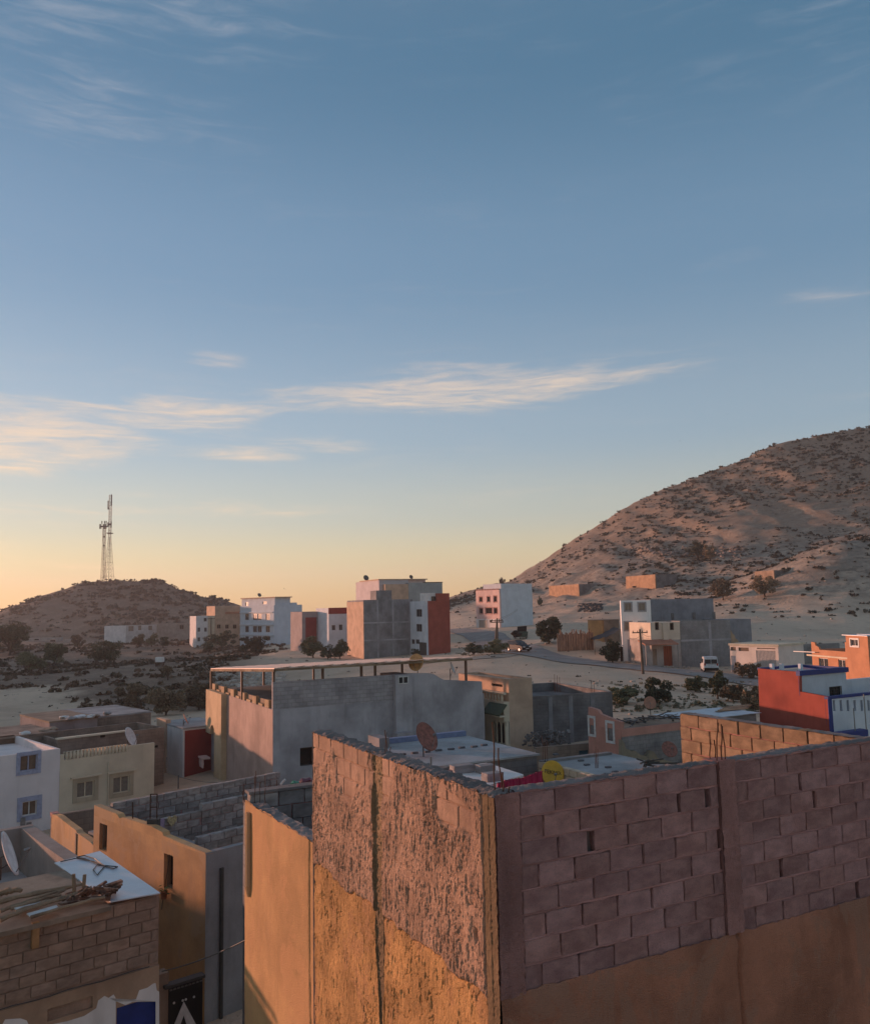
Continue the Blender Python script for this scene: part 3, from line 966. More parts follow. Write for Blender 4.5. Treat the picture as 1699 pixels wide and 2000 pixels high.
def rebar(u0, v0, v1, H, x, y, z, h, lean=(0.0, 0.0), r=0.006):
    pts = [(x + lean[0] * t + 0.006 * math.sin(t * 9 + x * 30), y + lean[1] * t, z - 0.05 + h * t) for t in [i / 6 for i in range(7)]]
    return MB().tube(pts, r, 5).build('rebar', rust, H.root)


rebar(0, 0, 0, FH, 0.06, 0.10, FT, 0.62)
rebar(0, 0, 0, FH, 0.15, 0.13, FT, 0.40, (-0.03, 0.0))
rebar(0, 0, 0, FH, 0.11, 0.05, FT, 0.22)
rebar(0, 0, 0, FH, 0.16, 0.04, FT, 0.10)
for k, (dx, dy, h, le) in enumerate([(0.03, 0.05, 0.42, (0.05, 0)), (0.10, 0.05, 0.40, (0.03, 0)), (0.17, 0.06, 0.38, (-0.02, 0)), (0.06, 0.16, 0.22, (0.02, 0)), (0.14, 0.16, 0.24, (0, 0))]):
    rebar(0, 0, 0, FH, xcol + dx, dy, FT, h, le)
for k, (dy, h) in enumerate([(0.02, 0.30), (0.10, 0.26), (0.12, 0.1)]):
    rebar(0, 0, 0, FH, 0.08 + 0.05 * k, ycol + dy, FT, h, r=0.004)

# sunlit wall of bare blocks behind it
SW = House('block_wall', 'sunlit orange wall of bare concrete blocks rising behind the shaded block wall', 'wall', 1327, 1393, 13.7, 62, 0.0)
ST = SW.top
sun_block = wallmat('sunlit_block', (0.52, 0.35, 0.215), 0.18, stain=0.2, bump=0.9, fine=8, randvar=0.1, big=1.6, dist=0.04, speck=0.25)
BS = [block_mesh('block', s + 20, sun_block) for s in range(4)]
MB().box(0.03, -4.2, ST - 2.6, 0.15, -0.02, ST - 0.015).build('wall_core', mortar_mat, SW.root)
fmL = FM('L', 0.0)
lay_blocks(SW.root, BS, 0.0, 4.2, ST, 8, type('Q', (), {'rot': -math.pi / 2, '__call__': lambda s, q, d, z: (d, -q, z)})(), seed=12, th=0.18, wide=0.0, gap=(0.008, 0.014), course=0.2, bl=0.4)
rough_strip('ledge', SW.root, ledge_mat, lambda I, J, N: np.stack([0.0 + 0.2 * J, -4.2 * I, ST - 0.004 + N * 0.8], -1), 120, 6, 0.03, 91, (60, 3))

# ------------------------------------------------------------------ lower ochre house joined to it
LH = House('plastered_house', 'smooth ochre plastered house with a low roof wall beside the rough one', 'house', 607, 1642, 1.0, 62, 0.0)
# same facade line as the block house: put its frame there
LHo = FH.world(0, yend, 0)
LH.O = LHo; LH.root.location = LHo
lt_y, lt_z = LH.pt('L', 607, 1642)
fy, fz = LH.pt('L', 479, 1564)
LTOP = (lt_z + fz) / 2
I_, J_ = 150, 110
rough_strip('plaster_coat', LH.root, wallmat('ochre_wall', (0.52, 0.30, 0.135), 0.16, stain=0.35, stain_rgb=(0.40, 0.23, 0.12), bump=0.6, fine=18, speck=0.12, patch=(0.50, 0.275, 0.13)), lambda I, J, N: np.stack([0.0 - N + 0.03 * np.exp(-((I * fy - 0.12 - 0.03 * np.sin(J * 9)) / 0.02) ** 2), fy * I, lt_z + (fz - lt_z) * I - 5.5 * J + (fbm(I * 30, I * 0, 3, 3) - 0.5) * 0.06 * np.clip(1 - J * 30, 0, 1)], -1), I_, J_, 0.016, 101, (9, 12))
MB().tube([(-0.01, fy - 0.28, fz - 1.35), (-0.02, fy - 0.28, fz - 1.2), (-0.02, fy - 0.28, fz - 0.12)], [0.03, 0.06, 0.05], 8).build('pilaster', ochre, LH.root)
rough_strip('ledge', LH.root, ledge_mat, lambda I, J, N: np.stack([-0.01 + 0.22 * J, fy * I, lt_z + (fz - lt_z) * I + N], -1), 90, 8, 0.05, 103, (40, 4))
MB().add([(0.2, 0, lt_z - 1), (0.2, fy, fz - 1), (0.2, fy, fz - 0.01), (0.2, 0, lt_z - 0.01)], [(0, 1, 2, 3)]).build('inner_face', greyblock, LH.root)
gblock = wallmat('grey_block', (0.36, 0.315, 0.29), 0.22, stain=0.3, bump=0.8, fine=8, randvar=0.2, big=1.6, speck=0.25)
BG = [block_mesh('block', s + 40, gblock) for s in range(4)]
MB().box(0.05, fy - 0.17, fz - 3, 3.6, fy - 0.02, fz + 0.10).build('wall_core', mortar_mat, LH.root)
lay_blocks(LH.root, BG, 0.02, 3.4, fz + 0.12, 6, FM('R', fy - 0.2), seed=23, th=0.16, wide=0.05, course=0.22, bl=0.42)
MB().box(0.0, fy - 0.21, fz + 0.12, 3.5, fy + 0.02, fz + 0.16).build('ledge', ledge_mat, LH.root)
MB().box(0.1, 0.0, lt_z - 1.3, 3.6, fy - 0.1, lt_z - 1.25).build('roof', roofcem, LH.root)
for k in range(3):
    rebar(0, 0, 0, LH, 0.08 + 0.05 * k, fy - 0.25 - 0.1 * k, fz, 0.45 - 0.08 * k)

# ------------------------------------------------------------------ houses close by, lower left
def wallR(H, name, pts, y, t, mat, k=None):
    """upright slab on plane y: outline given in pixels, seen on that plane"""
    poly = [H.pt('R', u, v, y) for u, v in pts]
    return MB().prism(poly, lambda a, z: (a, y, z), lambda a, z: (a, y + t, z)).build(name, mat, H.root)


def wallL(H, name, pts, x, t, mat):
    poly = [H.pt('L', u, v, x) for u, v in pts]
    return MB().prism(poly, lambda a, z: (x, a, z), lambda a, z: (x + t, a, z)).build(name, mat, H.root)


def cable(label, a, b, sag=0.3, r=0.008, n=14, group=None):
    a, b = Vector(a), Vector(b)
    pts = [a.lerp(b, i / n) - Vector((0, 0, sag * 4 * (i / n) * (1 - i / n))) for i in range(n + 1)]
    o = MB().tube(pts, r, 4).build('cable', steel, None)
    return tag(o, label, 'cable', group)


# brick house with the blue door
BH = House('brick_house', 'low brown block house with blue door and planks on its roof', 'house', 312, 1746, 16.8, 50.5, 0.0)
BT = BH.top
bblock = wallmat('brown_block', (0.38, 0.265, 0.20), 0.16, stain=0.2, bump=0.8, fine=8, randvar=0.10, big=1.6, speck=0.25)
BB = [block_mesh('block', s + 60, bblock) for s in range(5)]
yb, _zz = BH.pt('L', 196, 1664)
_, zled = BH.pt('R', 160, 1928)
XL = -9.0
MB().box(XL, 0.03, 0.0, 0.0, 0.2, BT - 0.02).build('wall', bblock, BH.root)
MB().box(-0.2, 0.205, 0.0, -0.002, yb, BT - 0.03).build('wall', bblock, BH.root)
nrow = int((BT - zled) / 0.2)
lay_blocks(BH.root, BB, XL + 4.1, -0.01, BT - 0.03, nrow, FM('R', 0.0), seed=31, th=0.15, wide=0.01, course=0.2, bl=0.41, gap=(0.004, 0.008))
dr = BH.rect('R', 226, 1957, 304, 2075); dr = (dr[0], dr[1], 0.25, dr[3])
sl = BH.rect('R', 92, 1958, 180, 1982)
pm = MB(); holed(pm, fmap('R', -0.03), XL, 0.0, 0.0, zled, [dr, sl], 0.12)
pm.add([(XL, -0.03, zled), (0, -0.03, zled), (0, 0.02, zled), (XL, 0.02, zled)], [(0, 1, 2, 3)])
pm.build('plaster_coat', wallmat('brown_patch_plaster', (0.37, 0.25, 0.17), 0.2, stain=0.3, bump=0.5), BH.root)
door(BH, 'R', dr, -0.03, blue, 0.08, ribs=0)
MB().box(sl[0], 0.05, sl[2], sl[1], 0.06, sl[3]).build('slot_opening', dark, BH.root)
wp = [(0, 2010), (10, 1992), (40, 1990), (52, 1994), (60, 2010), (130, 1996), (165, 1985), (188, 1970), (192, 1955), (204, 1946), (212, 1950), (222, 1943), (230, 1958), (245, 1964), (258, 1958), (266, 1952), (272, 1935), (288, 1930), (299, 1922), (304, 1921), (306, 1935), (317, 1938), (320, 2100), (304, 2100), (304, 1957), (226, 1957), (226, 2100), (0, 2100)]
poly = [BH.pt('R', min(u, 311), v, -0.032) for u, v in wp]
MB().prism(poly, lambda a, z: (a, -0.036, z), lambda a, z: (a, -0.031, z)).build('paint_patch', white, BH.root)
cbl = [(-0.2 + (XL + 0.2) * i / 30, -0.06 - 0.006 * math.sin(i * 2.3), zled + 0.03 + 0.015 * math.sin(i * 1.7)) for i in range(31)]
MB().tube(cbl, 0.009, 4).build('wall_cable', steel, BH.root)
# roof of tin and reeds
zr = BT + 0.02
MB().add([(-6.0, -0.12, zr), (-0.95, -0.12, zr), (-0.95, 2.6, zr + 0.05), (-6, 2.6, zr + 0.05), (-6.0, -0.12, zr - 0.08), (-0.95, -0.12, zr - 0.08), (-0.95, 2.6, zr - 0.03), (-6, 2.6, zr - 0.03)],
         [(0, 1, 2, 3), (0, 4, 5, 1), (1, 5, 6, 2), (4, 7, 6, 5), (2, 6, 7, 3), (3, 7, 4, 0)]).build('roof', wallmat('mud_roof', (0.30, 0.23, 0.17), 0.25, stain=0.4), BH.root)
TQ = [BH.pt('H', u, v, BT + 0.06) for u, v in ((106, 1687), (195, 1664), (313, 1746), (216, 1763))]
ts = MB().prism(TQ, lambda x, y: (x, y, BT + 0.075), lambda x, y: (x, y, BT + 0.055)).build('tin_sheet', tin, None)
ts.location = BH.O; ts.rotation_euler = (0, 0, math.pi / 2 - rad(50.5))
tag(ts, 'bare pale tin sheet lying on the brown block house roof', 'metal sheet')
gx0 = [BH.pt('H', u, v, BT + 0.09) for u, v in ((118, 1684), (150, 1677), (185, 1684), (205, 1692), (190, 1710), (182, 1700), (190, 1690), (230, 1694), (222, 1698), (195, 1690), (168, 1679), (150, 1675), (165, 1672), (185, 1678), (200, 1690))]
cw = MB().tube([BH.world(x, y, BT + 0.095) for x, y in gx0], 0.012, 5).build('cable', steel, None)
tag(cw, 'loose dark cable curled on the tin sheet', 'cable')
logs = [((0, 1766), (140, 1738), 0.07), ((0, 1782), (165, 1730), 0.05), ((30, 1785), (180, 1745), 0.06), ((0, 1800), (125, 1760), 0.06), ((80, 1768), (128, 1742), 0.045), ((20, 1778), (120, 1752), 0.05), ((60, 1795), (205, 1757), 0.05), ((0, 1752), (40, 1747), 0.09)]
descr = ['longest pale pole along the back', 'thin pole crossing under the bundle', 'grey pole below the dark bundle', 'pole nearest the roof edge', 'short crossed pole', 'flat weathered plank', 'pole along the front edge', 'stubby log by the frame edge']
for (p0, p1, r_), ds in zip(logs, descr):
    r_ = r_ * 0.72
    a = BH.pt('H', *p0, BT + 0.12); b = BH.pt('H', *p1, BT + 0.16)
    m0 = BH.world(*a, BT + 0.10 + r_); m1 = BH.world(*b, BT + 0.16 + r_)
    mid = m0.lerp(m1, 0.5) + Vector((0.02, 0.03, 0.02))
    rr_ = random.Random(int(r_ * 1000) + len(ds))
    n_ = 9
    pts_ = [m0.lerp(m1, k / n_) + Vector((rr_.uniform(-1, 1), rr_.uniform(-1, 1), rr_.uniform(-1, 1))) * r_ * 0.22 + Vector((0.02, 0.03, 0.02)) * math.sin(k / n_ * 3.14) for k in range(n_ + 1)]
    o = MB().tube(pts_, [r_ * (1 - 0.3 * k / n_) * rr_.uniform(0.82, 1.12) for k in range(n_ + 1)], 7).build('roof_pole', wood, None, False)
    tag(o, ds + ' on the brown block house roof', 'pole', 'poles piled on the roof')
for (pts, lab) in (([(20, 1772), (62, 1760), (85, 1764), (45, 1782)], 'larger white scrap sheet among the roof poles'), ([(52, 1786), (110, 1769), (117, 1777), (60, 1792)], 'smaller white scrap sheet at the roof edge below the poles')):
    q = [BH.pt('H', u, v, BT + 0.14) for u, v in pts]
    o = MB().prism(q, lambda x, y: tuple(BH.world(x, y, BT + 0.15)), lambda x, y: tuple(BH.world(x, y, BT + 0.13))).build('scrap_sheet', white_frame, None)
    tag(o, lab, 'sheet')
bundle = []
r_ = random.Random(5)
bx, by = BH.pt('H', 180, 1745, BT + 0.2)
tb = MB()
for i in range(22):
    c = Vector((bx + r_.uniform(-0.45, 0.45), by + r_.uniform(-0.2, 0.2), BT + 0.12 + r_.uniform(0, 0.16)))
    d = Vector((r_.uniform(-1, 1), r_.uniform(-0.5, 0.5), r_.uniform(-0.2, 0.3))) * 0.22
    tb.beam(BH.world(*(c - d)), BH.world(*(c + d)), r_.uniform(0.05, 0.14), r_.uniform(0.02, 0.06))
o = tb.build('rag_bundle', wallmat('dark_rags', (0.16, 0.09, 0.06), 0.4, second=(0.35, 0.22, 0.16), big=3.0), None)
tag(o, 'dark heap of rags and splintered boards on the poles', 'heap', None, 'stuff')
tag(MB().beam(BH.world(bx - 0.25, by + 0.2, BT + 0.1), BH.world(bx - 0.28, by + 0.2, BT + 0.55), 0.05).build('stake', wood, None), 'two-by-four stake leaning up from the rag heap, left one', 'stake')
tag(MB().beam(BH.world(bx - 0.1, by + 0.2, BT + 0.1), BH.world(bx - 0.08, by + 0.2, BT + 0.5), 0.05).build('stake', wood, None), 'stake leaning up from the rag heap, right one', 'stake')
dp = MB().box(*[*(lambda a: (a[0], -0.10, a[2]))(BH.rect('R', 60, 1800, 74, 1850)), *(lambda a: (a[1], -0.02, a[3]))(BH.rect('R', 60, 1800, 74, 1850))])
dp.build('drain_spout', wallmat('rusty_spout', (0.36, 0.20, 0.09), 0.4, stain=0.6), BH.root)

# narrow gate with a painted arrow at the alley's end
GH = House('alley_gate', 'black metal alley gate with a white painted peak and dots', 'gate', 396, 1908, 19.7, 50.5, 0.0)
g0, _ = GH.pt('R', 330, 1925)
gate_black = plainmat('black_gate_paint', (0.012, 0.011, 0.011), 0.5)
MB().box(g0, 0, 0.0, 0, 0.05, GH.top - 0.02).build('gate_panel', gate_black, GH.root)
MB().box(g0 - 0.12, -0.10, GH.top, 0.02, 0.12, GH.top + 0.06).build('hood', steel, GH.root)
for i in range(9):
    x = g0 + (0 - g0) * (i + 0.5) / 9
    MB().box(x - 0.03, -0.02, GH.top - 0.09, x + 0.03, 0.0, GH.top - 0.06).build('fringe', greysteel, GH.root)
pk = [(341, 2000), (359, 1957), (382, 2000), (383, 2040), (366, 2008), (359, 1984), (350, 2008), (338, 2040)]
poly = [GH.pt('R', u, v, -0.004) for u, v in pk]
MB().prism(poly, lambda a, z: (a, -0.008, z), lambda a, z: (a, 0.0, z)).build('painted_peak', white_frame, GH.root)
for u, v in ((340, 1960), (357, 1955), (363, 1953), (379, 1948)):
    a, z = GH.pt('R', u, v, -0.004)
    MB().prism([(a + 0.026 * math.cos(q * math.pi / 4), z + 0.026 * math.sin(q * math.pi / 4)) for q in range(8)], lambda s, t: (s, -0.008, t), lambda s, t: (s, 0.0, t)).build('painted_dot', white_frame, GH.root)
MB().box(g0 - 0.35, 0.02, 0, g0, 0.3, GH.top + 0.3).build('gate_post', brown, GH.root)

# ochre house with the long lit side
OH = House('ochre_house', 'ochre plastered house with two narrow dark windows above the alley', 'house', 402, 1666, 21.3, 44, 0.0)
OT = OH.top
w1 = OH.rect('L', 320, 1670, 338, 1738); w2 = OH.rect('L', 194, 1610, 209, 1663)
yl, _ = OH.pt('L', 181, 1600)
xr, _ = OH.pt('R', 500, 1660)
prof = [OH.pt('L', u, v) for u, v in ((400, 1666), (372, 1655), (319, 1633), (317, 1626), (296, 1615), (268, 1606), (240, 1597), (233, 1599), (229, 1591), (184, 1573))]
# wall under the stepped top: columns of cells so that the openings stay open
mb = MB()
zbase = min(z for _, z in prof) - 0.05
holed(mb, fmap('L', 0.0), 0.0, prof[-1][0], -0.5, zbase, [h for h in (w1, w2)], 0.3)
ow = mb.build('wall', ochre, OH.root)
poly = [(prof[-1][0], zbase), (0.0, zbase)] + [(max(a, 0.0), max(z, zbase + 0.01)) for a, z in prof]
MB().prism(poly, lambda a, z: (0.0, a, z), lambda a, z: (0.2, a, z)).build('parapet', ochre, OH.root)
MB().box(0.005, 0.005, -0.5, xr, 0.2, OT - 0.02).build('wall', grey, OH.root)
for w in (w1, w2):
    window(OH, 'L', w, 0.0, wood, dark, 0, depth=0.22, name='window')
MB().box(w1[0] * 0 + 0.25, 0.2, OT - 0.62, xr, 3.9, OT - 0.55).build('roof', roofcem, OH.root)
plant = MB()
for i in range(26):
    a = r_.uniform(0, 6.28); c = Vector((-0.12 + r_.uniform(-0.06, 0.06), (w1[0] + w1[1]) / 2 + r_.uniform(-0.2, 0.2), w1[2] - 0.05 + r_.uniform(-0.1, 0.15)))
    d = Vector((math.cos(a), math.sin(a), r_.uniform(-0.3, 0.6))) * 0.09
    plant.add([OH.world(*(c - d * 0.4)), OH.world(*(c + d.cross(Vector((0, 0, 1))) * 0.4)), OH.world(*(c + d)), OH.world(*(c - d.cross(Vector((0, 0, 1))) * 0.4))], [(0, 1, 2, 3)])
leaf_pot = leafmat('pot_leaf', (0.05, 0.11, 0.03), (0.07, 0.14, 0.05))
po = empty('potted_plant', OH.world(-0.12, (w1[0] + w1[1]) / 2, w1[2] - 0.2)); tag(po, 'green potted plant on the narrow window sill of the ochre house', 'plant')
pl = plant.build('foliage', leaf_pot, None); pl.parent = po; pl.matrix_parent_inverse = Matrix.Translation(-po.location)
ptb = MB().tube([(0, 0, 0), (0, 0, 0.16)], [0.07, 0.09], 8).build('pot', plainmat('terracotta', (0.3, 0.12, 0.06), 0.8), po)
# back walls of grey blocks inside its roof terrace
OB = [block_mesh('block', s + 80, gblock) for s in range(4)]
for (pa, pb, vb, sd_, nr) in (((246, 1592), (482, 1552), 0, 41, 3), ((352, 1608), (482, 1578), 0, 43, 4), ((240, 1604), (356, 1590), 0, 44, 3)):
    # walls run along x at the depth where the pixel meets the terrace wall line
    pass
for (y_, x0_, x1_, z_, nr, sd_) in ((5.6, 0.3, 6.2, OT + 0.32, 4, 41), (3.9, 0.25, 2.2, OT + 0.02, 4, 43), (3.9, 2.2, 6.2, OT + 0.20, 5, 44), (1.9, 0.9, 6.0, OT - 0.14, 2, 45)):
    MB().box(x0_ + 0.01, y_ + 0.03, OT - 0.62, x1_, y_ + 0.17, z_ - 0.02).build('terrace_wall_core', mortar_mat, OH.root)
    lay_blocks(OH.root, OB, x0_, x1_, z_, nr, FM('R', y_), seed=sd_, th=0.17, wide=0.03, course=0.2, bl=0.41)
MB().box(0.2, 3.9, OT - 0.75, xr + 1.5, 7.0, OT - 0.68).build('roof', roofcem, OH.root)
MB().tube([(xr * 0.3, -0.03, 0.0), (xr * 0.3, -0.03, OT - 0.45)], 0.05, 8).build('drain_pipe', steel, OH.root)
MB().tube([(-0.015, 1.7 + 0.10 * i, OT - 0.35 - 0.36 * i) for i in range(5)], 0.008, 4).build('wall_cable', steel, OH.root)
# things on the terrace walls
hp = OH.world(0.12, *prof[6][:1], prof[6][1])
pu = empty('hand_pump', OH.world(0.2, 3.0, OT + 0.1))
tag(pu, 'rusty metal frame with a dark pump standing on the ochre house roof', 'pump')
fr = MB()
for dx in (-0.09, 0.09):
    fr.beam((dx, 0, 0), (dx, 0, 0.85), 0.025)
for z_ in (0.84, 0.5):
    fr.beam((-0.09, 0, z_), (0.09, 0, z_), 0.025)
fr.build('frame', rust, pu); MB().box(-0.15, -0.08, -0.05, 0.16, 0.1, 0.2).build('pump_body', steel, pu)
MB().tube([(-0.1, 0, -0.05), (-0.12, 0, -0.35)], 0.05, 6).build('outlet', steel, pu)
tag(MB().tube([OH.world(0.1, 3.95, OT - 0.25), OH.world(0.12, 4.05, OT + 0.6)], 0.02, 5).build('iron_rod', rust, None), 'dark iron rod stuck upright in the ochre wall top', 'rod')
# small hangings on the terrace wall
qx = 1.35
tag(MB().box(0, -0.02, -0.16, 0.22, 0.0, 0.16).build('wall_plaque', plainmat('lilac', (0.32, 0.24, 0.33), 0.7), None), 'small lilac plaque hung on the grey terrace wall', 'plaque')
pq = bpy.data.objects['wall_plaque']; pq.location = OH.world(0.75, 3.84, OT - 0.12); pq.rotation_euler = (0, 0, math.pi / 2 - rad(44))
hrt = [(0.0, -0.17), (0.13, -0.03), (0.15, 0.07), (0.08, 0.13), (0.0, 0.08), (-0.08, 0.13), (-0.15, 0.07), (-0.13, -0.03)]
ho = MB().prism(hrt, lambda a, z: (a, -0.03, z), lambda a, z: (a, 0.0, z)).build('wall_heart', plainmat('straw', (0.42, 0.32, 0.17), 0.8, var=0.35, scale=20), None)
ho.location = OH.world(1.2, 3.84, OT - 0.06); ho.rotation_euler = (0, 0, math.pi / 2 - rad(44))
tag(ho, 'heart-shaped straw hanging on the grey terrace wall', 'decoration')

# yard walls between the ochre house and the white houses
YH = House('yard_wall', 'low ochre yard wall with a bare block top left of the ochre house', 'wall', 182, 1652, 27.4, 52, 0.0)
yy, zz = YH.pt('L', 101, 1594)
pr = [YH.pt('L', u, v) for u, v in ((182, 1652), (176, 1645), (150, 1627), (148, 1622), (128, 1607), (112, 1594), (101, 1591))]
MB().prism([(pr[-1][0], -1.0), (pr[0][0], -1.0)] + pr, lambda a, z: (0, a, z), lambda a, z: (0.22, a, z)).build('wall', ochre, YH.root)
MB().box(-0.04, pr[2][0] - 0.06, -0.8, 0.0, pr[2][0] + 0.06, pr[2][1] - 0.02).build('pilaster', brown, YH.root)
MB().box(0.02, pr[-1][0], -1.0, 4.5, pr[-1][0] + 0.2, pr[-1][1] - 0.05).build('back_wall', brownblock, YH.root)
MB().box(0.0, pr[-1][0] - 0.1, pr[-1][1] - 0.1, 0.24, pr[-1][0] + 0.22, pr[-1][1] + 0.04).build('post_cap', mortar_mat, YH.root)

TH = House('terrace_wall', 'shaded grey terrace wall behind the white dish', 'wall', 146, 1696, 20.5, 50.5, 0.0)
ty, tz = TH.pt('L', 41, 1618)
tpr = [TH.pt('L', u, v) for u, v in ((146, 1696), (120, 1676), (90, 1655), (41, 1618))]
tw_m = wallmat('terrace_cement', (0.33, 0.27, 0.235), 0.15, stain=0.3)
MB().prism([(tpr[-1][0], 0), (tpr[0][0] - 1.2, 0), (tpr[0][0] - 1.2, tpr[0][1] - 0.02)] + tpr, lambda a, z: (0, a, z), lambda a, z: (0.35, a, z)).build('wall', tw_m, TH.root)
MB().box(-8, tpr[-1][0], 0, 0.34, tpr[-1][0] + 0.22, tpr[-1][1] + 0.01).build('back_wall', tw_m, TH.root)
MB().box(-8, -2.5, tpr[0][1] - 1.15, -0.01, tpr[-1][0], tpr[0][1] - 1.1).build('terrace_floor', roofcem, TH.root)


def dish(label, pos, diam, az_, el_, mat, post=0.6, group=None, backmat=None, base=None):
    """parabolic dish on a post: bowl, rim, feed arm, receiver"""
    root = empty('satellite_dish', pos)
    tag(root, label, 'satellite dish', group)
    a, e = rad(az_), rad(el_)
    f = Vector((math.sin(a) * math.cos(e), math.cos(a) * math.cos(e), math.sin(e)))
    u = Vector((math.cos(a), -math.sin(a), 0)); w = u.cross(f)
    R = diam / 2; cz = post + R * 0.55
    c = Vector((0, 0, cz)) + f * 0.12
    nr, ns = 7, 28
    v = []; fc = []
    for side in (0, 1):
        for i in range(nr + 1):
            rr = R * i / nr
            h = 0.16 * R * 2 * ((rr / R) ** 2) * 0.5 - (0.02 * side)
            for j in range(ns):
                q = 2 * math.pi * j / ns
                v.append(tuple(c + u * rr * math.cos(q) * 0.93 + w * rr * math.sin(q) + f * h))
    for side in (0, 1):
        o_ = side * (nr + 1) * ns
        for i in range(nr):
            for j in range(ns):
                k = o_ + i * ns + j; k2 = o_ + i * ns + (j + 1) % ns
                fc.append((k, k2, k2 + ns, k + ns))
    for j in range(ns):
        k = nr * ns + j; k2 = nr * ns + (j + 1) % ns
        fc.append((k, k2, k2 + (nr + 1) * ns, k + (nr + 1) * ns))
    mb = MB(); mb.add(v, fc); mb.build('bowl', mat, root, True)
    MB().tube([(0, 0, 0), (0, 0, cz), tuple(c - f * 0.03)], 0.025, 6).build('post', steel, root)
    tip = c + f * R * 0.95 - w * R * 0.15
    MB().tube([tuple(c - w * R * 0.95), tuple(tip)], 0.012, 5).build('feed_arm', greysteel, root)
    MB().tube([tuple(tip - f * 0.02), tuple(tip - f * 0.13)], [0.03, 0.045], 8).build('receiver', greysteel, root)
    MB().tube([tuple(Vector((0, 0, cz * 0.5))), tuple(c - f * 0.03 - w * R * 0.4)], 0.015, 5).build('brace', steel, root)
    return root


dish_white = plainmat('dish_white', (0.62, 0.62, 0.62), 0.45)
dish_rust = plainmat('dish_rust', (0.24, 0.10, 0.075), 0.7, 0, 0.3, 0.35, 8)
dish_orange = plainmat('dish_orange', (0.55, 0.30, 0.13), 0.6, 0, 0.3, 0.2, 6)
dish_yellow = plainmat('dish_yellow', (0.62, 0.36, 0.04), 0.5, 0, 0.3, 0.1)
p = P(0, 1720, 19.0)
dish('large white dish cut by the left edge of the picture', p, 1.0, 70, 20, dish_white, 0.2)


# unseen house added left of the picture to shade the lower yards
NB = House('shade_house', 'unseen cement house added left of the frame to shade the yards', 'house', 0, 1480, 24, 40, 0.0, None)
NB.O = Vector((-30.0, 27.0, -0.5)); NB.root.location = NB.O
body(NB, 0, 7, 0, 9, 0, 4.75, grey, 0.4)

# ------------------------------------------------------------------ roofs right behind the foreground walls
NR = House('flat_roofed_house', 'flat pale roofed house with the brown dish, behind the rough plastered wall', 'house', 1048, 1472, 29.2, 62, 0.0)
NT_ = NR.top
ny, _ = NR.pt('L', 946, 1454)
ny = max(ny, 5.0)
pale_roof = wallmat('pale_roof_wash', (0.36, 0.365, 0.37), 0.16, stain=0.4, stain_rgb=(0.24, 0.23, 0.22), big=0.6, speck=0.15)
xl_, _y = NR.pt('H', 752, 1482, NT_)
body(NR, xl_, 0, 0, ny, 0, NT_ - 0.06, darkblock, 0)
MB().box(xl_ - 0.05, -0.1, NT_ - 0.058, 0.06, ny + 0.05, NT_).build('roof', pale_roof, NR.root)
for i in range(8):
    x = xl_ * 0.86 + i * (-xl_ * 0.1)
    MB().box(x, ny * 0.45 + 0.06 * math.sin(i * 3), NT_ + 0.002, x + 0.22, ny * 0.45 + 0.12 + 0.06 * math.sin(i * 3), NT_ + 0.06).build('roof_brick', plainmat('dark_stone', (0.11, 0.11, 0.12), 0.9), NR.root)
MB().box(-4.0, ny - 1.0, NT_ + 0.002, -3.6, ny, NT_ + 0.35).build('roof_kerb', grey, NR.root)
MB().box(-3.6, ny - 0.25, NT_ + 0.002, 0.0, ny, NT_ + 0.18).build('roof_kerb', plainmat('tarpaulin', (0.16, 0.2, 0.32), 0.7), NR.root)
q = NR.pt('H', 827, 1478, NT_)
dish('rust brown dish tilted back on the pale flat roof', NR.world(*q, NT_), 1.02, 128, 28, dish_rust, 0.30)
tag(MB().tube([NR.world(*NR.pt('H', 842, 1499, NT_), NT_), NR.world(*NR.pt('H', 842, 1499, NT_), NT_ + 0.32)], 0.03, 6).build('vent_pipe', greysteel, None), 'short grey vent pipe near the edge of the pale roof', 'pipe')
# white ledge with spare blocks, in front of the flat roof
LG = House('white_ledge', 'white capped low wall carrying loose blocks beside the red laundry', 'wall', 955, 1536, 21.5, 62, 0.0)
lz = LG.top
lp = [LG.pt('H', u, v, lz) for u, v in ((878, 1513), (905, 1497), (950, 1490), (1022, 1513), (955, 1536))]
MB().prism(lp, lambda x, y: (x, y, lz), lambda x, y: (x, y, lz - 1.6)).build('wall', white, LG.root)
spare = wallmat('spare_block', (0.33, 0.30, 0.29), 0.2, stain=0.3)
for (u, v, L_, ds) in ((902, 1509, 0.62, 'long spare block lying left on the white ledge'), (948, 1509, 0.48, 'spare block standing in the middle of the white ledge'), (962, 1525, 0.5, 'spare block nearest the laundry on the white ledge')):
    x, y = LG.pt('H', u, v, lz)
    o = link_mesh('loose_block', block_mesh('block', 99 + u, spare)); o.scale = (L_, 0.3, 0.2)
    o.location = LG.world(x - L_ / 2, y - 0.15, lz + 0.005); o.rotation_euler = (0, 0, math.pi / 2 - rad(62 + (u % 7) - 3))
    tag(o, ds, 'block', 'spare blocks on the white ledge')
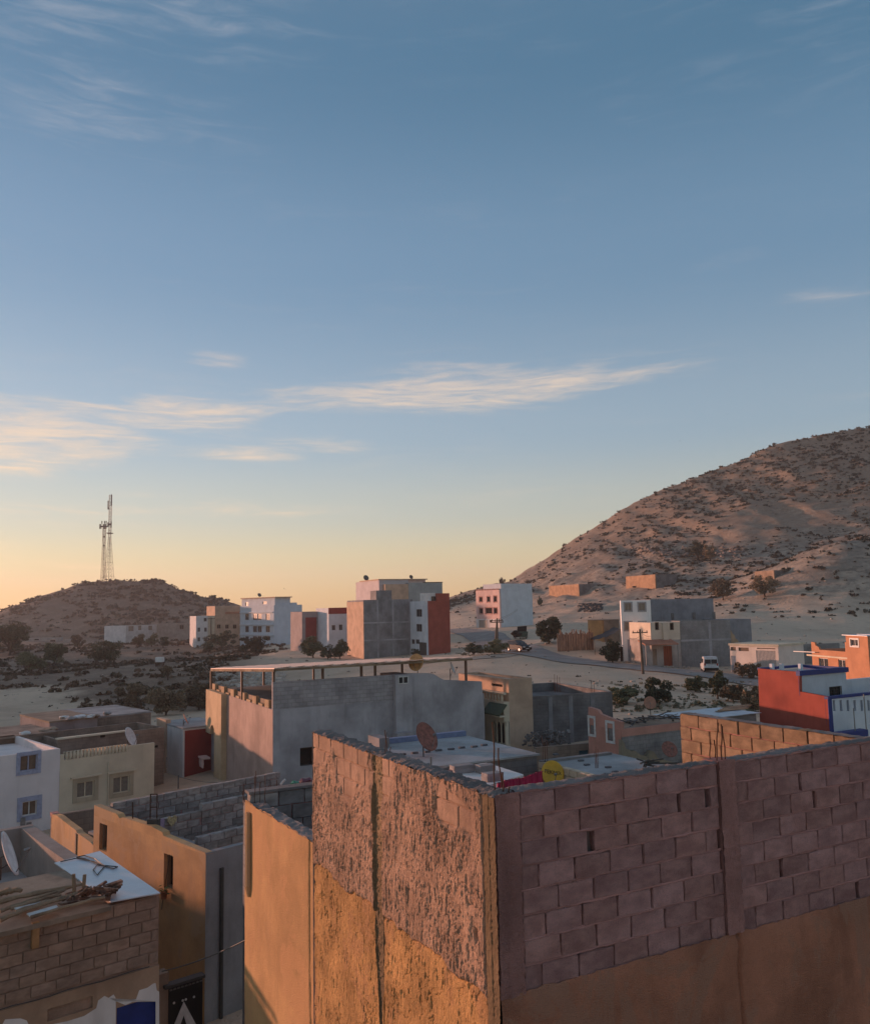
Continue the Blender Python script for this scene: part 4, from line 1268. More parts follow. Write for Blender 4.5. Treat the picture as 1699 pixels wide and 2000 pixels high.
# red laundry on a line
la, lb = P(972, 1530, 18.5), P(1060, 1507, 21.5)
V = []
for i in range(61):
    for j in range(8):
        t = i / 60
        p = la.lerp(lb, t)
        w = 0.05 * math.sin(t * 46 + 0.4 * j) * (0.25 + j / 8) + 0.03 * math.sin(t * 91)
        V.append((p.x - 0.7 * w, p.y + 0.7 * w, p.z - 0.62 * j / 7 + 0.02 * math.sin(t * 9)))
lo = np_mesh('cloth', np.array(V), grid_faces(61, 8), plainmat('crimson_cloth', (0.36, 0.012, 0.06), 0.85, var=0.25, scale=3))
lr = empty('laundry', la); tag(lr, 'long crimson cloth hanging on a line behind the block wall', 'laundry')
lo.parent = lr; lo.matrix_parent_inverse = Matrix.Translation(-la)
ln = MB().tube([tuple(la + (la - lb) * 0.15 - la), (0, 0, 0), tuple(lb - la), tuple((lb - la) * 1.12)], 0.006, 4).build('line', steel, lr)
# yellow dish with its lettering
yd = P(1077, 1536, 27.5)
yroot = dish('yellow dish with dark lettering behind the block wall', yd, 0.80, 168, 18, dish_yellow, 0.15)
cu = bpy.data.curves.new('lettering', 'FONT'); cu.body = 'TEKNIX'; cu.size = 0.17; cu.align_x = 'CENTER'; cu.extrude = 0.002
to = bpy.data.objects.new('lettering', cu); COL.objects.link(to); to.parent = yroot
bpy.context.view_layer.update()
a_, e_ = rad(168), rad(18)
f_ = Vector((math.sin(a_) * math.cos(e_), math.cos(a_) * math.cos(e_), math.sin(e_)))
up_ = Vector((0, 0, 1)); rt = up_.cross(f_).normalized(); uu = f_.cross(rt)
c_ = Vector((0, 0, 0.15 + 0.4 * 0.55)) + f_ * 0.12
mt = Matrix((rt, uu, f_)).transposed().to_4x4(); mt.translation = c_ + f_ * 0.035 - uu * 0.02
MTX = mt @ Matrix.Rotation(rad(-12), 4, 'Z'); to.matrix_local = MTX
cu.materials.append(plainmat('dark_print', (0.06, 0.04, 0.015), 0.7))
tme = bpy.data.meshes.new_from_object(to); mtx = MTX
bpy.data.objects.remove(to); bpy.data.curves.remove(cu)
to = link_mesh('lettering', tme, yroot); to.matrix_local = mtx
# second pale roof, edged by a row of blocks catching the light
N2 = House('pale_roof_shed', 'pale roofed shed edged with sunlit blocks right of the yellow dish', 'shed', 1166, 1519, 26.0, 62, 0.0)
t2 = N2.top; y2, _ = N2.pt('L', 1052, 1476)
x2, _ = N2.pt('H', 1228, 1497, t2)
body(N2, 0.02, 3.1, -2.0, y2, 0, t2 - 0.08, darkblock, 0)  # shade below the sunlit blocks is put into this dark body colour
MB().box(0.2, -2.0, t2 - 0.078, 3.1, y2, t2 - 0.02).build('roof', pale_roof, N2.root)
B2 = [block_mesh('block', s + 120, wallmat('pale_block', (0.50, 0.40, 0.29), 0.15, stain=0.2, randvar=0.12)) for s in range(3)]
lay_blocks(N2.root, B2, 0.0, y2 + 2.0, t2 + 0.03, 2, type('Q2', (), {'rot': -math.pi / 2, '__call__': lambda s, q, d, z: (-0.01 + d, y2 - q, z)})(), seed=51, th=0.2, wide=0.0, course=0.22, bl=0.42)
MB().box(0.0, y2 - 0.2, 0, 2.9, y2 + 0.02, t2 + 0.06).build('back_wall', greyblock, N2.root)
for i in range(6):
    MB().box(0.9 + 0.3 * (i % 2), 0.3 + i * 0.7, t2 - 0.018, 1.08 + 0.3 * (i % 2), 0.42 + i * 0.7, t2 + 0.03).build('roof_brick', MATS['dark_stone'], N2.root)
for k in range(5):
    rebar(0, 0, 0, N2, 0.1 + 0.06 * (k % 3), y2 - 0.1 - 0.04 * k, t2, 0.9 - 0.07 * k, r=0.008)
q = N2.pt('H', 1164, 1500, t2)
for k in range(4):
    rebar(0, 0, 0, N2, q[0] + 0.07 * (k % 2) + 0.02, max(q[1], 0.1) + 0.06 * (k // 2), t2, 0.7 - 0.08 * k, r=0.008)
# fallen aerial
ar = empty('fallen_aerial', P(1262, 1492, 24)); tag(ar, 'dark fallen aerial with tangled rods beside the sunlit block wall', 'aerial')
am = MB(); r_ = random.Random(3)
for i in range(13):
    q = r_.uniform(0, 6.28); L_ = r_.uniform(0.2, 0.55)
    am.beam((r_.uniform(-0.1, 0.1), 0, r_.uniform(-0.05, 0.1)), (math.cos(q) * L_, math.sin(q) * L_ * 0.5, 0.15 * r_.uniform(-1, 1)), 0.035)
am.build('rods', steel, ar); MB().tube([(0, 0, 0), (0.9, -0.1, 0.02), (1.9, -0.4, -0.02)], 0.025, 5).build('boom', steel, ar)

# ------------------------------------------------------------------ the grey house with the long canopy
GH2 = House('grey_house', 'large grey cement house under a long tin canopy', 'house', 533, 1333, 45.0, 62, -0.6)
gt = GH2.top
xe, _ = GH2.pt('R', 946, 1400)
xp0, _ = GH2.pt('R', 769, 1400); xp1, _ = GH2.pt('R', 801, 1400)
yL, _ = GH2.pt('L', 413, 1400)
_, zL = GH2.pt('L', 500, 1376)
wn = GH2.rect('R', 586, 1460, 613, 1496)
bare_row = wallmat('grey_block_top', (0.36, 0.335, 0.34), 0.18, stain=0.25, courses=0.9)
gplas = wallmat('grey_plaster_wall', (0.40, 0.375, 0.385), 0.2, stain=0.4, big=0.45, stain_rgb=(0.22, 0.2, 0.2))
_, zb_ = GH2.pt('R', 600, 1388)
body(GH2, 0, xe, 0, yL, 0, zL, gplas, 0.0, hR=[wn], hL=[], depth=0.25, roofmat=None)
window(GH2, 'R', wn, 0.0, steel, dark, 0, depth=0.25)
# blocks of the parapet above: one solid course wall
mb = MB().box(0.0, -0.004, zL + 0.004, xp0, 0.2, gt); mb.build('parapet', bare_row, GH2.root)
tp = [GH2.pt('R', u, v, -0.3) for u, v in ((801, 1316), (845, 1316), (853, 1318), (862, 1324), (872, 1329), (946, 1332))]
_, ztw = GH2.pt('R', 785, 1318, -0.3)
MB().box(xp0, -0.3, 0, xp1, 1.8, ztw).build('stair_tower', gplas, GH2.root)
MB().prism([(xe, zL - 3.0), (xp1 + 0.02, zL - 3.0)] + tp, lambda a, z: (a, -0.008, z), lambda a, z: (a, 0.2, z)).build('parapet', gplas, GH2.root)
sw_ = GH2.rect('R', 777, 1321, 797, 1336, -0.3)
window(GH2, 'R', (sw_[0], sw_[1], sw_[2], sw_[3]), -0.40, white_frame, glass, 1, depth=0.11)
bx_ = GH2.rect('R', 776, 1432, 808, 1475, -0.9)
MB().box(bx_[0], -0.9, 0, bx_[1], -0.3, bx_[3]).build('meter_box', gplas, GH2.root)
# left side coat with pink sunlight put into its colour; bay, arch slot, balcony
yb0, _ = GH2.pt('L', 443, 1400)
MB().box(-0.004, 0.006, 0, 0.0, yb0 - 0.002, zL).build('side_tone', pinkbrown, GH2.root)
_, zbay = GH2.pt('L', 425, 1442, -0.35)
bay = [(yb0, zL + 0.05), (yL + 0.1, zL + 0.05), (yL + 0.1, zbay), (yb0 + (yL - yb0) * 0.72, zbay), (yb0 + (yL - yb0) * 0.66, zbay + 0.55), (yb0 + (yL - yb0) * 0.55, zbay + 0.66), (yb0 + (yL - yb0) * 0.46, zbay + 0.45), (yb0 + (yL - yb0) * 0.44, 0.0), (yb0, 0.0)]
MB().prism(bay, lambda a, z: (-0.35, a, z), lambda a, z: (-0.006, a, z)).build('bay', wallmat('bay_plaster', (0.58, 0.42, 0.26), 0.12, stain=0.2), GH2.root)
bq = yb0 + (yL - yb0) * 0.8
MB().box(-0.9, bq - 0.5, zbay - 1.55, -0.36, bq + 0.6, zbay - 1.45).build('balcony', pinkpaint, GH2.root)
for i in range(4):
    MB().tube([(-0.8, bq - 0.35 + i * 0.25, zbay - 2.1), (-0.8, bq - 0.35 + i * 0.25, zbay - 1.8), (-0.8, bq - 0.35 + i * 0.25, zbay - 1.55)], [0.05, 0.08, 0.05], 6).build('baluster', pinkpaint, GH2.root)
# crenel blocks on the left parapet
for i in range(11):
    y = yL * (0.06 + 0.088 * i)
    h = 0.42 if i % 2 == 0 else 0.12
    MB().box(0.02, y, zL + 0.003, 0.2, y + yL * 0.055, zL + h).build('parapet_block', wallmat('parapet_brick', (0.52, 0.36, 0.22), 0.2, stain=0.2), GH2.root)
MB().box(0.2, 0.35, zL + 0.003, 0.3, yL, zL + 0.35).build('parapet_back', brown, GH2.root)
# canopy: posts, rails and overlapping sheets
CN = House('roof_canopy', 'long canopy of overlapping tin sheets on posts over the grey house roof', 'canopy', 536, 1306, 44.8, 62, 0.0)
cz = CN.top
cxe, _ = CN.pt('R', 922, 1288); cye, cze = CN.pt('L', 411, 1306)
back = cye * 0.98
sheet_m = plainmat('canopy_tin', (0.70, 0.50, 0.38), 0.5, 0.15, 0.4, 0.12, 2)
rise = cze - cz
n = 15
for i in range(n):
    x0 = cxe * i / n - 0.05; x1 = cxe * (i + 1) / n + 0.06
    k = 0.03 * (i % 2)
    mb = MB()
    ns_ = 12
    poly = []
    pts = [(x0 + (x1 - x0) * j / ns_, 0.012 * math.sin(j * math.pi)) for j in range(ns_ + 1)]
    vs = []
    for (yy0, zz0) in ((-0.12, 0.0), (back, rise)):
        for dz in (0.0, 0.025):
            for j in range(ns_ + 1):
                vs.append((pts[j][0], yy0, cz + zz0 + dz + (0.012 if j % 2 else -0.012) + 0.05 * j / ns_ + (0.02 if j == ns_ else 0)))
    m_ = ns_ + 1
    fs = []
    for j in range(ns_):
        fs += [(m_ + j, m_ + j + 1, 3 * m_ + j + 1, 3 * m_ + j), (j, 2 * m_ + j, 2 * m_ + j + 1, j + 1), (j, j + 1, m_ + j + 1, m_ + j), (2 * m_ + j, 3 * m_ + j, 3 * m_ + j + 1, 2 * m_ + j + 1)]
    fs += [(0, m_, 3 * m_, 2 * m_), (ns_, 2 * m_ + ns_, 3 * m_ + ns_, m_ + ns_)]
    mb.add(vs, fs); mb.build('sheet', sheet_m, CN.root)
MB().box(-0.05, -0.06, cz - 0.14, cxe, 0.04, cz - 0.03).build('rail', wood, CN.root)
MB().add([(-0.06, -0.06, cz - 0.16), (0.04, -0.06, cz - 0.16), (0.04, back, cz - 0.16 + rise), (-0.06, back, cz - 0.16 + rise), (-0.06, -0.06, cz - 0.04), (0.04, -0.06, cz - 0.04), (0.04, back, cz - 0.04 + rise), (-0.06, back, cz - 0.04 + rise)],
         [(0, 3, 2, 1), (4, 5, 6, 7), (0, 1, 5, 4), (1, 2, 6, 5), (2, 3, 7, 6), (3, 0, 4, 7)]).build('rail', wood, CN.root)
MB().box(-0.05, back - 0.1, cz - 0.13 + rise, cxe, back, cz - 0.02 + rise).build('rail', wood, CN.root)
zfl = zL - 0.6
post_m = plainmat('post_brown', (0.16, 0.10, 0.07), 0.7)
for (x, y) in ((0.08, 0.35), (0.0, back * 0.45), (0.0, back), (cxe * 0.24, 0.5), (cxe * 0.43, 0.5), (cxe * 0.50, 0.5), (cxe * 0.99, 0.5), (cxe * 0.9, back * 0.5), (cxe * 0.3, back), (cxe * 0.6, back)):
    MB().box(x - 0.06, y, zfl, x + 0.06, y + 0.12, cz - 0.02 + rise * y / back - 0.12).build('post', post_m, CN.root)
MB().box(0.3, 2.4, zL + 0.02, xe - 0.4, yL - 0.3, zL + 0.10).build('roof', roofcem, GH2.root)
o_ = GH2.world(xp0 + 0.9, 0.3, ztw + 0.02)
dish('orange dish on the grey house parapet in front of the canopy edge', GH2.world(*GH2.pt('R', 818, 1318)[:1], 0.15, ztw - 0.2), 1.0, 205, 14, dish_orange, 0.5)
dish('pale dish behind the canopy post on the grey house', GH2.world(*GH2.pt('R', 894, 1330)[:1], 0.9, ztw - 0.9), 0.75, 100, 20, dish_white, 0.75)
# stirrups and bags on the roofs in front of it
def scrap(label, name, cat, p, mat, n=7, s=0.12, seed=1, squash=0.7):
    r = random.Random(seed)
    me = bmesh.new(); bmesh.ops.create_icosphere(me, subdivisions=2, radius=s)
    for v in me.verts:
        v.co *= 1 + r.uniform(-0.28, 0.28); v.co.z *= squash
    m = bpy.data.meshes.new(name); me.to_mesh(m); me.free(); m.materials.append(mat)
    o = link_mesh(name, m); o.location = p
    return tag(o, label, cat)


FB = House('back_wall', 'grey block wall with rusty stirrups behind the low ochre house', 'wall', 600, 1560, 19.0, 62, 0.0)
fx0, _ = FB.pt('R', 484, 1560); fx1, _ = FB.pt('R', 640, 1560)
MB().box(fx0, 0, 0, fx1, 0.35, FB.top).build('wall', greyblock, FB.root)
MB().box(fx0, -0.02, FB.top, fx1, 0.4, FB.top + 0.05).build('ledge', ledge_mat, FB.root)
for i in range(7):
    u = 478 + i * 11
    x, _ = FB.pt('R', u, 1555)
    if i % 2 == 0:
        MB().tube([(x, 0.1, FB.top), (x + 0.03 * math.sin(i), 0.1, FB.top + 0.45 + 0.12 * (i % 3))], 0.008, 5).build('rebar', rust, FB.root)
    else:
        a = 0.35 * math.sin(i * 2.1)
        c = Vector((x, 0.15, FB.top + 0.16)); e1 = Vector((math.cos(a), 0, math.sin(a))) * 0.1; e2 = Vector((-math.sin(a), 0, math.cos(a))) * 0.15
        MB().tube([c - e1 - e2, c + e1 - e2, c + e1 + e2, c - e1 + e2, c - e1 - e2], 0.009, 5).build('stirrup', rust, FB.root)
scrap('green plastic bag on the grey wall behind the low ochre house', 'plastic_bag', 'bag', P(576, 1532, 19.2), plainmat('green_plastic', (0.05, 0.22, 0.12), 0.4), s=0.10, seed=3)
scrap('dark red bag next to the green one on the wall', 'plastic_bag', 'bag', P(597, 1528, 19.2), plainmat('maroon_plastic', (0.12, 0.03, 0.05), 0.4), s=0.14, seed=4)
tag(MB().tube([P(548, 1533, 19.2), P(553, 1527, 19.2), P(557, 1523, 19.2)], 0.03, 6).build('white_pipe', white_frame, None), 'short bent white pipe on the wall left of the bags', 'pipe')

# ------------------------------------------------------------------ cream house with the arched window
CH = House('cream_house', 'cream house with arched window and green tiled hood', 'house', 993, 1327, 52.0, 62, 0.0)
ct = CH.top
cxr, _ = CH.pt('R', 1041, 1400); cyl, _ = CH.pt('L', 896, 1340); cym, _ = CH.pt('L', 944, 1400)
_, zbal = CH.pt('L', 965, 1351, -0.4)
aw = CH.rect('L', 961, 1408, 987, 1452, -0.4)
body(CH, -0.4, 0.0, 0.004, cym, 0, zbal - 0.55, cream, 0, hL=[aw], name='front_bay', depth=0.25)
MB().box(-0.14, aw[0], aw[2], -0.12, aw[1], aw[3]).build('pane', glass, CH.root)
slot = CH.rect('L', 960, 1336, 981, 1341)
body(CH, 0, cxr, 0, cyl, 0, ct, peach, 0.15, hL=[slot])
MB().box(0.1, slot[0], slot[2], 0.14, slot[1], slot[3]).build('pane', dark, CH.root)
# arches: three rounded heads as trim in front of the opening
aw_w = aw[1] - aw[0]
for i in range(3):
    c0 = aw[0] + aw_w * (i + 0.5) / 3; R = aw_w / 6 * 0.8; zt = aw[3] - 0.25
    pts = [(c0 - aw_w / 6, aw[3]), (c0 - aw_w / 6, zt)] + [(c0 - R * math.cos(k * math.pi / 8), zt + R * math.sin(k * math.pi / 8)) for k in range(9)] + [(c0 + aw_w / 6, zt), (c0 + aw_w / 6, aw[3])]
    MB().prism(pts, lambda a, z: (-0.40, a, z), lambda a, z: (-0.3, a, z)).build('arch', cream, CH.root)
for i in (1, 2):
    c0 = aw[0] + aw_w * i / 3
    MB().tube([(-0.36, c0, aw[2]), (-0.36, c0, aw[3] - 0.25)], 0.05, 8).build('colonnette', cream, CH.root)
MB().box(-0.5, aw[0] - 0.15, aw[2] - 0.15, -0.401, aw[1] + 0.15, aw[2] - 0.02).build('sill', cream, CH.root)
hz0 = aw[3] + 0.45
tile_g = plainmat('green_tiles', (0.05, 0.07, 0.035), 0.6, 0, 0.4, 0.4, 15)
for i in range(9):
    y0_ = aw[0] - 0.25 + (aw_w + 0.5) * i / 9; y1_ = y0_ + (aw_w + 0.5) / 9 * 0.92
    MB().add([(-0.95, y0_, hz0), (-0.95, y1_, hz0), (-0.401, y1_, hz0 + 0.6), (-0.401, y0_, hz0 + 0.6), (-0.95, y0_, hz0 - 0.06), (-0.95, y1_, hz0 - 0.06), (-0.401, y1_, hz0 + 0.52), (-0.401, y0_, hz0 + 0.52)],
             [(0, 1, 2, 3), (0, 4, 5, 1), (4, 7, 6, 5), (1, 5, 6, 2), (0, 3, 7, 4)]).build('roof_tile', tile_g, CH.root)
MB().box(-0.9, aw[0] - 0.2, hz0 - 0.14, -0.401, aw[1] + 0.2, hz0 - 0.065).build('hood', cream, CH.root)
nb = 8
for i in range(nb):
    y = 0.15 + (cym - 0.3) * (i + 0.5) / nb
    MB().tube([(-0.3, y, zbal - 0.55), (-0.3, y, zbal - 0.38), (-0.3, y, zbal - 0.12)], [0.05, 0.09, 0.05], 6).build('baluster', cream, CH.root)
MB().box(-0.4, 0.0, zbal - 0.12, -0.2, cym, zbal).build('rail', cream, CH.root)

# dark block house beyond
DB = House('dark_block_house', 'dark bare block house between the cream and the salmon houses', 'house', 1195, 1351, 57.0, 70, 0.0)
dx, _ = DB.pt('R', 1030, 1400)
body(DB, dx - 4, 0, 0, 8, -0.5, DB.top, darkblock, 0.6)
x_, z_ = DB.pt('R', 1120, 1346, 8)
MB().box(dx - 4, 8.0, DB.top - 0.5, x_, 10.0, z_).build('upper_wall', darkblock, DB.root)
for u in (1075, 1115, 1158):
    x_, _ = DB.pt('R', u, 1400)
    MB().box(x_ - 0.15, -0.03, -0.4, x_ + 0.15, 0.0, DB.top - 0.1).build('column', grey, DB.root)
for k, u in enumerate((1112, 1117, 1122, 1160, 1165)):
    x_, _ = DB.pt('R', u, 1350)
    rebar(0, 0, 0, DB, x_, 2.0 if k < 3 else 0.3, DB.top - (0 if k < 3 else 0.1), 1.2 - 0.1 * k, r=0.015)
LW = House('low_brown_wall', 'low brown wall in front of the dark block house', 'wall', 1150, 1452, 50.0, 70, 0.0)
lx, _ = LW.pt('R', 1045, 1452)
bd = LW.rect('R', 1131, 1466, 1149, 1490)
mb = MB(); holed(mb, fmap('R', 0), lx, 0, -0.3, LW.top, [bd], 0.15); mb.add([(lx, 0, LW.top), (0, 0, LW.top), (0, 0.25, LW.top), (lx, 0.25, LW.top)], [(0, 1, 2, 3)])
mb.build('wall', brownblock, LW.root)
door(LW, 'R', bd, 0, plainmat('teal_door', (0.03, 0.09, 0.12), 0.6), 0.1)
rb = MB(); r_ = random.Random(9)
for i in range(130):
    x = lx + 0.8 * r_.random() * -lx * 0.7; h = r_.random()
    c = LW.world(lx + r_.uniform(0.1, 2.6), 1.0 + r_.uniform(-0.5, 0.8), 0.2 + LW.top + r_.uniform(-0.4, 0.5) * 0.9)
    s_ = r_.uniform(0.05, 0.14); d = Vector((r_.uniform(-1, 1), r_.uniform(-1, 1), r_.uniform(-1, 1))).normalized()
    rb.beam(c - d * s_, c + d * s_, s_ * 1.2, s_ * 0.8)
tag(rb.build('rubble_heap', wallmat('rubble', (0.22, 0.2, 0.19), 0.4), None), 'dark heap of rubble at the foot of the block house', 'rubble', None, 'stuff')

# ------------------------------------------------------------------ salmon house with patched tin roof
PH = House('salmon_house', 'salmon fronted house with two white framed windows and tin roof', 'house', 1213, 1411, 45.0, 61, 0.0)
pt_ = PH.top
py, _ = PH.pt('L', 1149, 1400)
px_, _ = PH.pt('R', 1476, 1388)
wA = PH.rect('L', 1153, 1403, 1162, 1434); wB = PH.rect('L', 1188, 1413, 1199, 1447)
body(PH, 0, px_, 0, py, 0, pt_ - 0.35, greyblock, 0)
pf = MB(); holed(pf, fmap('L', -0.05), -0.02, py, 0, pt_ - 0.4, [wA, wB], 0.2)
pf.build('front_coat', salmon, PH.root)
pr = [PH.pt('L', u, v, -0.05) for u, v in ((1213, 1411), (1172, 1395), (1167, 1387), (1149, 1381))]
MB().prism([(py, pt_ - 0.4), (-0.02, pt_ - 0.4)] + pr, lambda a, z: (-0.05, a, z), lambda a, z: (0.15, a, z)).build('parapet', salmon, PH.root)
MB().box(-0.04, -0.03, pt_ - 0.75, 5.5, 0.0, pt_ - 0.34).build('band', salmon, PH.root)
for w in (wA, wB):
    window(PH, 'L', w, -0.05, white_frame, glass, 0, surround=white_frame, sw=0.13, depth=0.2)
brk = [PH.pt('R', u, v, -0.25) for u, v in ((1214, 1445), (1220, 1452), (1222, 1462), (1235, 1468), (1240, 1466), (1250, 1474), (1262, 1478), (1270, 1466), (1278, 1470), (1284, 1480), (1292, 1484), (1330, 1492), (1330, 1540), (1214, 1540))]
MB().prism(brk, lambda a, z: (a, -0.25, z), lambda a, z: (a, -0.02, z)).build('broken_wall', wallmat('broken_render', (0.30, 0.25, 0.18), 0.2, stain=0.3), PH.root)
zr = pt_ - 0.30
tin_b = plainmat('blue_grey_tin', (0.50, 0.55, 0.60), 0.4, 0.3, 0.5, 0.1, 2)
xs0, _ = PH.pt('H', 1262, 1395, zr)
for i in range(7):
    x0 = xs0 + (px_ - xs0) * i / 7; x1 = xs0 + (px_ - xs0) * (i + 1) / 7 + 0.1
    MB().box(x0, -0.3, zr + 0.01 + 0.012 * (i % 2), x1, py + 0.2, zr + 0.03 + 0.012 * (i % 2)).build('tin_sheet', tin_b, PH.root)
MB().box(0.15, 0.15, pt_ - 0.36, xs0, py - 0.1, pt_ - 0.33).build('roof', brown, PH.root)
for i in range(5):
    y0_ = py * (0.45 + 0.1 * i)
    MB().box(xs0 + 3.5 + 0.5 * i, y0_, zr + 0.06, xs0 + 6.0 + 0.4 * i, y0_ + 0.25, zr + 0.10).build('roof_plank', wood, PH.root)
jm = MB()
for i in range(40):
    c = PH.world(r_.uniform(0.6, xs0 + 0.5), r_.uniform(0.4, py * 0.8), pt_ - 0.28 + r_.uniform(0, 0.15)); d = Vector((r_.uniform(-1, 1), r_.uniform(-1, 1), r_.uniform(-0.1, 0.25))) * r_.uniform(0.3, 0.8)
    jm.beam(c - d, c + d, r_.uniform(0.04, 0.12), 0.04)
tag(jm.build('roof_junk', wallmat('junk', (0.10, 0.085, 0.08), 0.5, second=(0.3, 0.27, 0.25), big=1.5), None), 'dark junk of boards and wire on the salmon house roof', 'junk', None, 'stuff')
dish('copper coloured dish behind the salmon house roof', PH.world(*PH.pt('H', 1270, 1384, zr), zr - 0.4), 0.78, 195, 15, plainmat('dish_copper', (0.42, 0.20, 0.13), 0.6), 0.5)
dish('rusty dish leaning in the broken yard of the salmon house', PH.world(*PH.pt('R', 1306, 1480, -0.8)[:1], -0.8, PH.pt('R', 1306, 1480, -0.8)[1]), 0.9, 170, 35, dish_rust, 0.1)

# ------------------------------------------------------------------ red, white and blue house
RB = House('red_white_house', 'house with red side wall and white front trimmed in blue', 'house', 1616, 1361, 48.0, 62, 0.0)
rt_ = RB.top
ry, _ = RB.pt('L', 1480, 1380); rys, _ = RB.pt('L', 1561, 1350)
_, zup = RB.pt('L', 1562, 1312)
fl = [RB.pt('L', u, v) for u, v in ((1616, 1361), (1562, 1351), (1561, 1313), (1480, 1306))]
MB().prism([(ry, 0.0), (0.0, 0.0)] + fl, lambda a, z: (0.0, a, z), lambda a, z: (0.2, a, z)).build('side_wall', red, RB.root)
fwin = RB.rect('R', 1620, 1341, 1643, 1364, rys)
xu, _ = RB.pt('R', 1653, 1330, rys)
bwhite = wallmat('cool_white', (0.62, 0.64, 0.67), 0.06, stain=0.15)
body(RB, 0.2, xu, rys, ry, 0, zup - 0.25, bwhite, 0, hR=[fwin], name='upper_wall')
window(RB, 'R', fwin, rys, steel, glass, 1, depth=0.16, grille=steel)
MB().box(-0.01, rys - 0.12, zup - 0.25, xu + 0.12, rys + 0.15, zup + 0.03).build('blue_band', blue, RB.root)
MB().box(-0.012, rys - 0.02, rt_ - 0.1, 0.22, rys - 0.001, zup - 0.25).build('blue_trim', blue, RB.root)
MB().box(xu - 0.15, rys + 0.15, zup - 0.22, xu + 0.12, ry, zup + 0.02).build('blue_band', blue, RB.root)
MB().box(0.2, ry - 0.2, zup - 0.1, xu, ry + 0.05, zup + 0.04).build('blue_band', blue, RB.root)
MB().box(0.21, rys + 0.16, zup - 0.24, xu - 0.16, ry - 0.2, zup - 0.2).build('roof', pale_roof, RB.root)
# front wall with baluster slots
xf = 9.0
slots = []
for i in range(8):
    u = 1626 + i * 13.5
    a, z = RB.pt('R', u, 1370)
    slots.append((a, a + 0.2, z - 0.55, z + 0.05))
mb = MB(); holed(mb, fmap('R', 0.0), 0.0, xf, 0, rt_ - 0.15, slots, 0.15); mb.build('front_wall', bwhite, RB.root)
MB().box(0.0, 0.16, rt_ - 1.6, xf, 0.2, rt_ - 0.16).build('front_wall_back', blue, RB.root)
MB().box(-0.02, -0.05, rt_ - 0.15, xf, 0.2, rt_ + 0.0).build('blue_rail', blue, RB.root)
MB().box(-0.02, -0.03, 0, 0.3, -0.001, rt_ - 0.15).build('blue_corner', blue, RB.root)
MB().box(xu, rys + 1.2, 0, xf, rys + 1.5, zup - 0.9).build('rear_wall', bwhite, RB.root)
for u in (1668, 1690):
    x_, _ = RB.pt('R', u, 1400, -1.0)
    tag(MB().tube([RB.world(x_, -1.0, 0), RB.world(x_, -1.0, rt_ + (0.1 if u == 1690 else -0.6))], 0.03, 6).build('thin_post', greysteel, None), 'taller thin steel post at the right edge' if u == 1690 else 'shorter thin white post before the blue railed wall', 'post')
x_, z_ = RB.pt('R', 1660, 1434, -0.8)
tag(MB().beam(RB.world(x_ - 1.3, -0.8, z_), RB.world(x_ + 1.2, -0.8, z_), 0.5, 0.35).build('blue_awning', blue, None), 'small dark blue awning low on the white front', 'awning')
for u in (1508, 1527, 1564):
    x_, y_ = RB.pt('H', u, 1305, zup)
    MB().box(x_, y_, zup - 0.22, x_ + 0.2, y_ + 0.2, zup + 0.25).build('roof_stub', bwhite, RB.root)

# orange house with the tower
TO = House('orange_house', 'bright orange house with a stair tower at the right edge', 'house', 1694, 1243, 78.0, 80, 0.0)
tt_ = TO.top
y0_, _ = TO.pt('L', 1654, 1280); y1_, _ = TO.pt('L', 1581, 1290)
_, zlow = TO.pt('L', 1600, 1262)
wt = TO.rect('L', 1661, 1249, 1676, 1262)
wa = TO.rect('L', 1594, 1286, 1612, 1308); wb = TO.rect('L', 1632, 1289, 1646, 1312)
orange_m = wallmat('orange_paint', (0.52, 0.25, 0.14), 0.08, stain=0.12)
body(TO, 0, 6, 0, y0_, 0, tt_, orange_m, 0, hL=[wt], name='tower', roofmat=None)
MB().box(0.5, -0.05, 0, 6, -0.001, tt_ - 0.01).build('tower_side', darkred, TO.root)
for i in range(4):
    MB().box(-0.2 + 1.6 * i, -0.2, tt_ + 0.005 + 0.02 * (i % 2), 1.45 + 1.6 * i, y0_ + 0.3, tt_ + 0.05 + 0.02 * (i % 2)).build('tin_sheet', tin, TO.root)
body(TO, 0.3, 6, y0_ + 0.002, y1_, 0, zlow - 0.4, orange_m, 0.5, hL=[wa, wb], name='wall')
window(TO, 'L', wt, 0, white_frame, glass, 1, surround=white_frame, sw=0.12)
for w in (wa, wb):
    window(TO, 'L', w, 0.3, white_frame, glass, 1, sill=white_frame)
MB().box(0.1, y0_ + 0.1, wa[3] + 0.12, 0.3, y1_ + 0.6, wa[3] + 0.28).build('ledge', cream, TO.root)
MB().prism([(y1_, zlow - 0.4), (y1_ - 1.3, zlow - 0.4), (y1_ - 1.2, zlow - 0.15), (y1_ - 0.7, zlow), (y1_ - 0.6, zlow + 0.3), (y1_, zlow + 0.35)], lambda a, z: (0.3, a, z), lambda a, z: (0.5, a, z)).build('parapet', orange_m, TO.root)
MB().box(0.3, y0_ + 0.004, zlow - 0.4, 0.9, y0_ + 0.6, zlow + 0.5).build('parapet', orange_m, TO.root)
tag(MB().beam(TO.world(0.0, y1_ - 1, wa[3] + 0.55), TO.world(-0.3, y1_ + 2.2, wa[3] + 0.5), 0.08).build('white_pole', white_frame, None), 'white pole sticking out past the orange house corner', 'pole')

# ------------------------------------------------------------------ white and cream houses, left
def gbase(u, Y, v=1300):
    p = P(u, v, Y); return gz(p.x, p.y) - 0.5


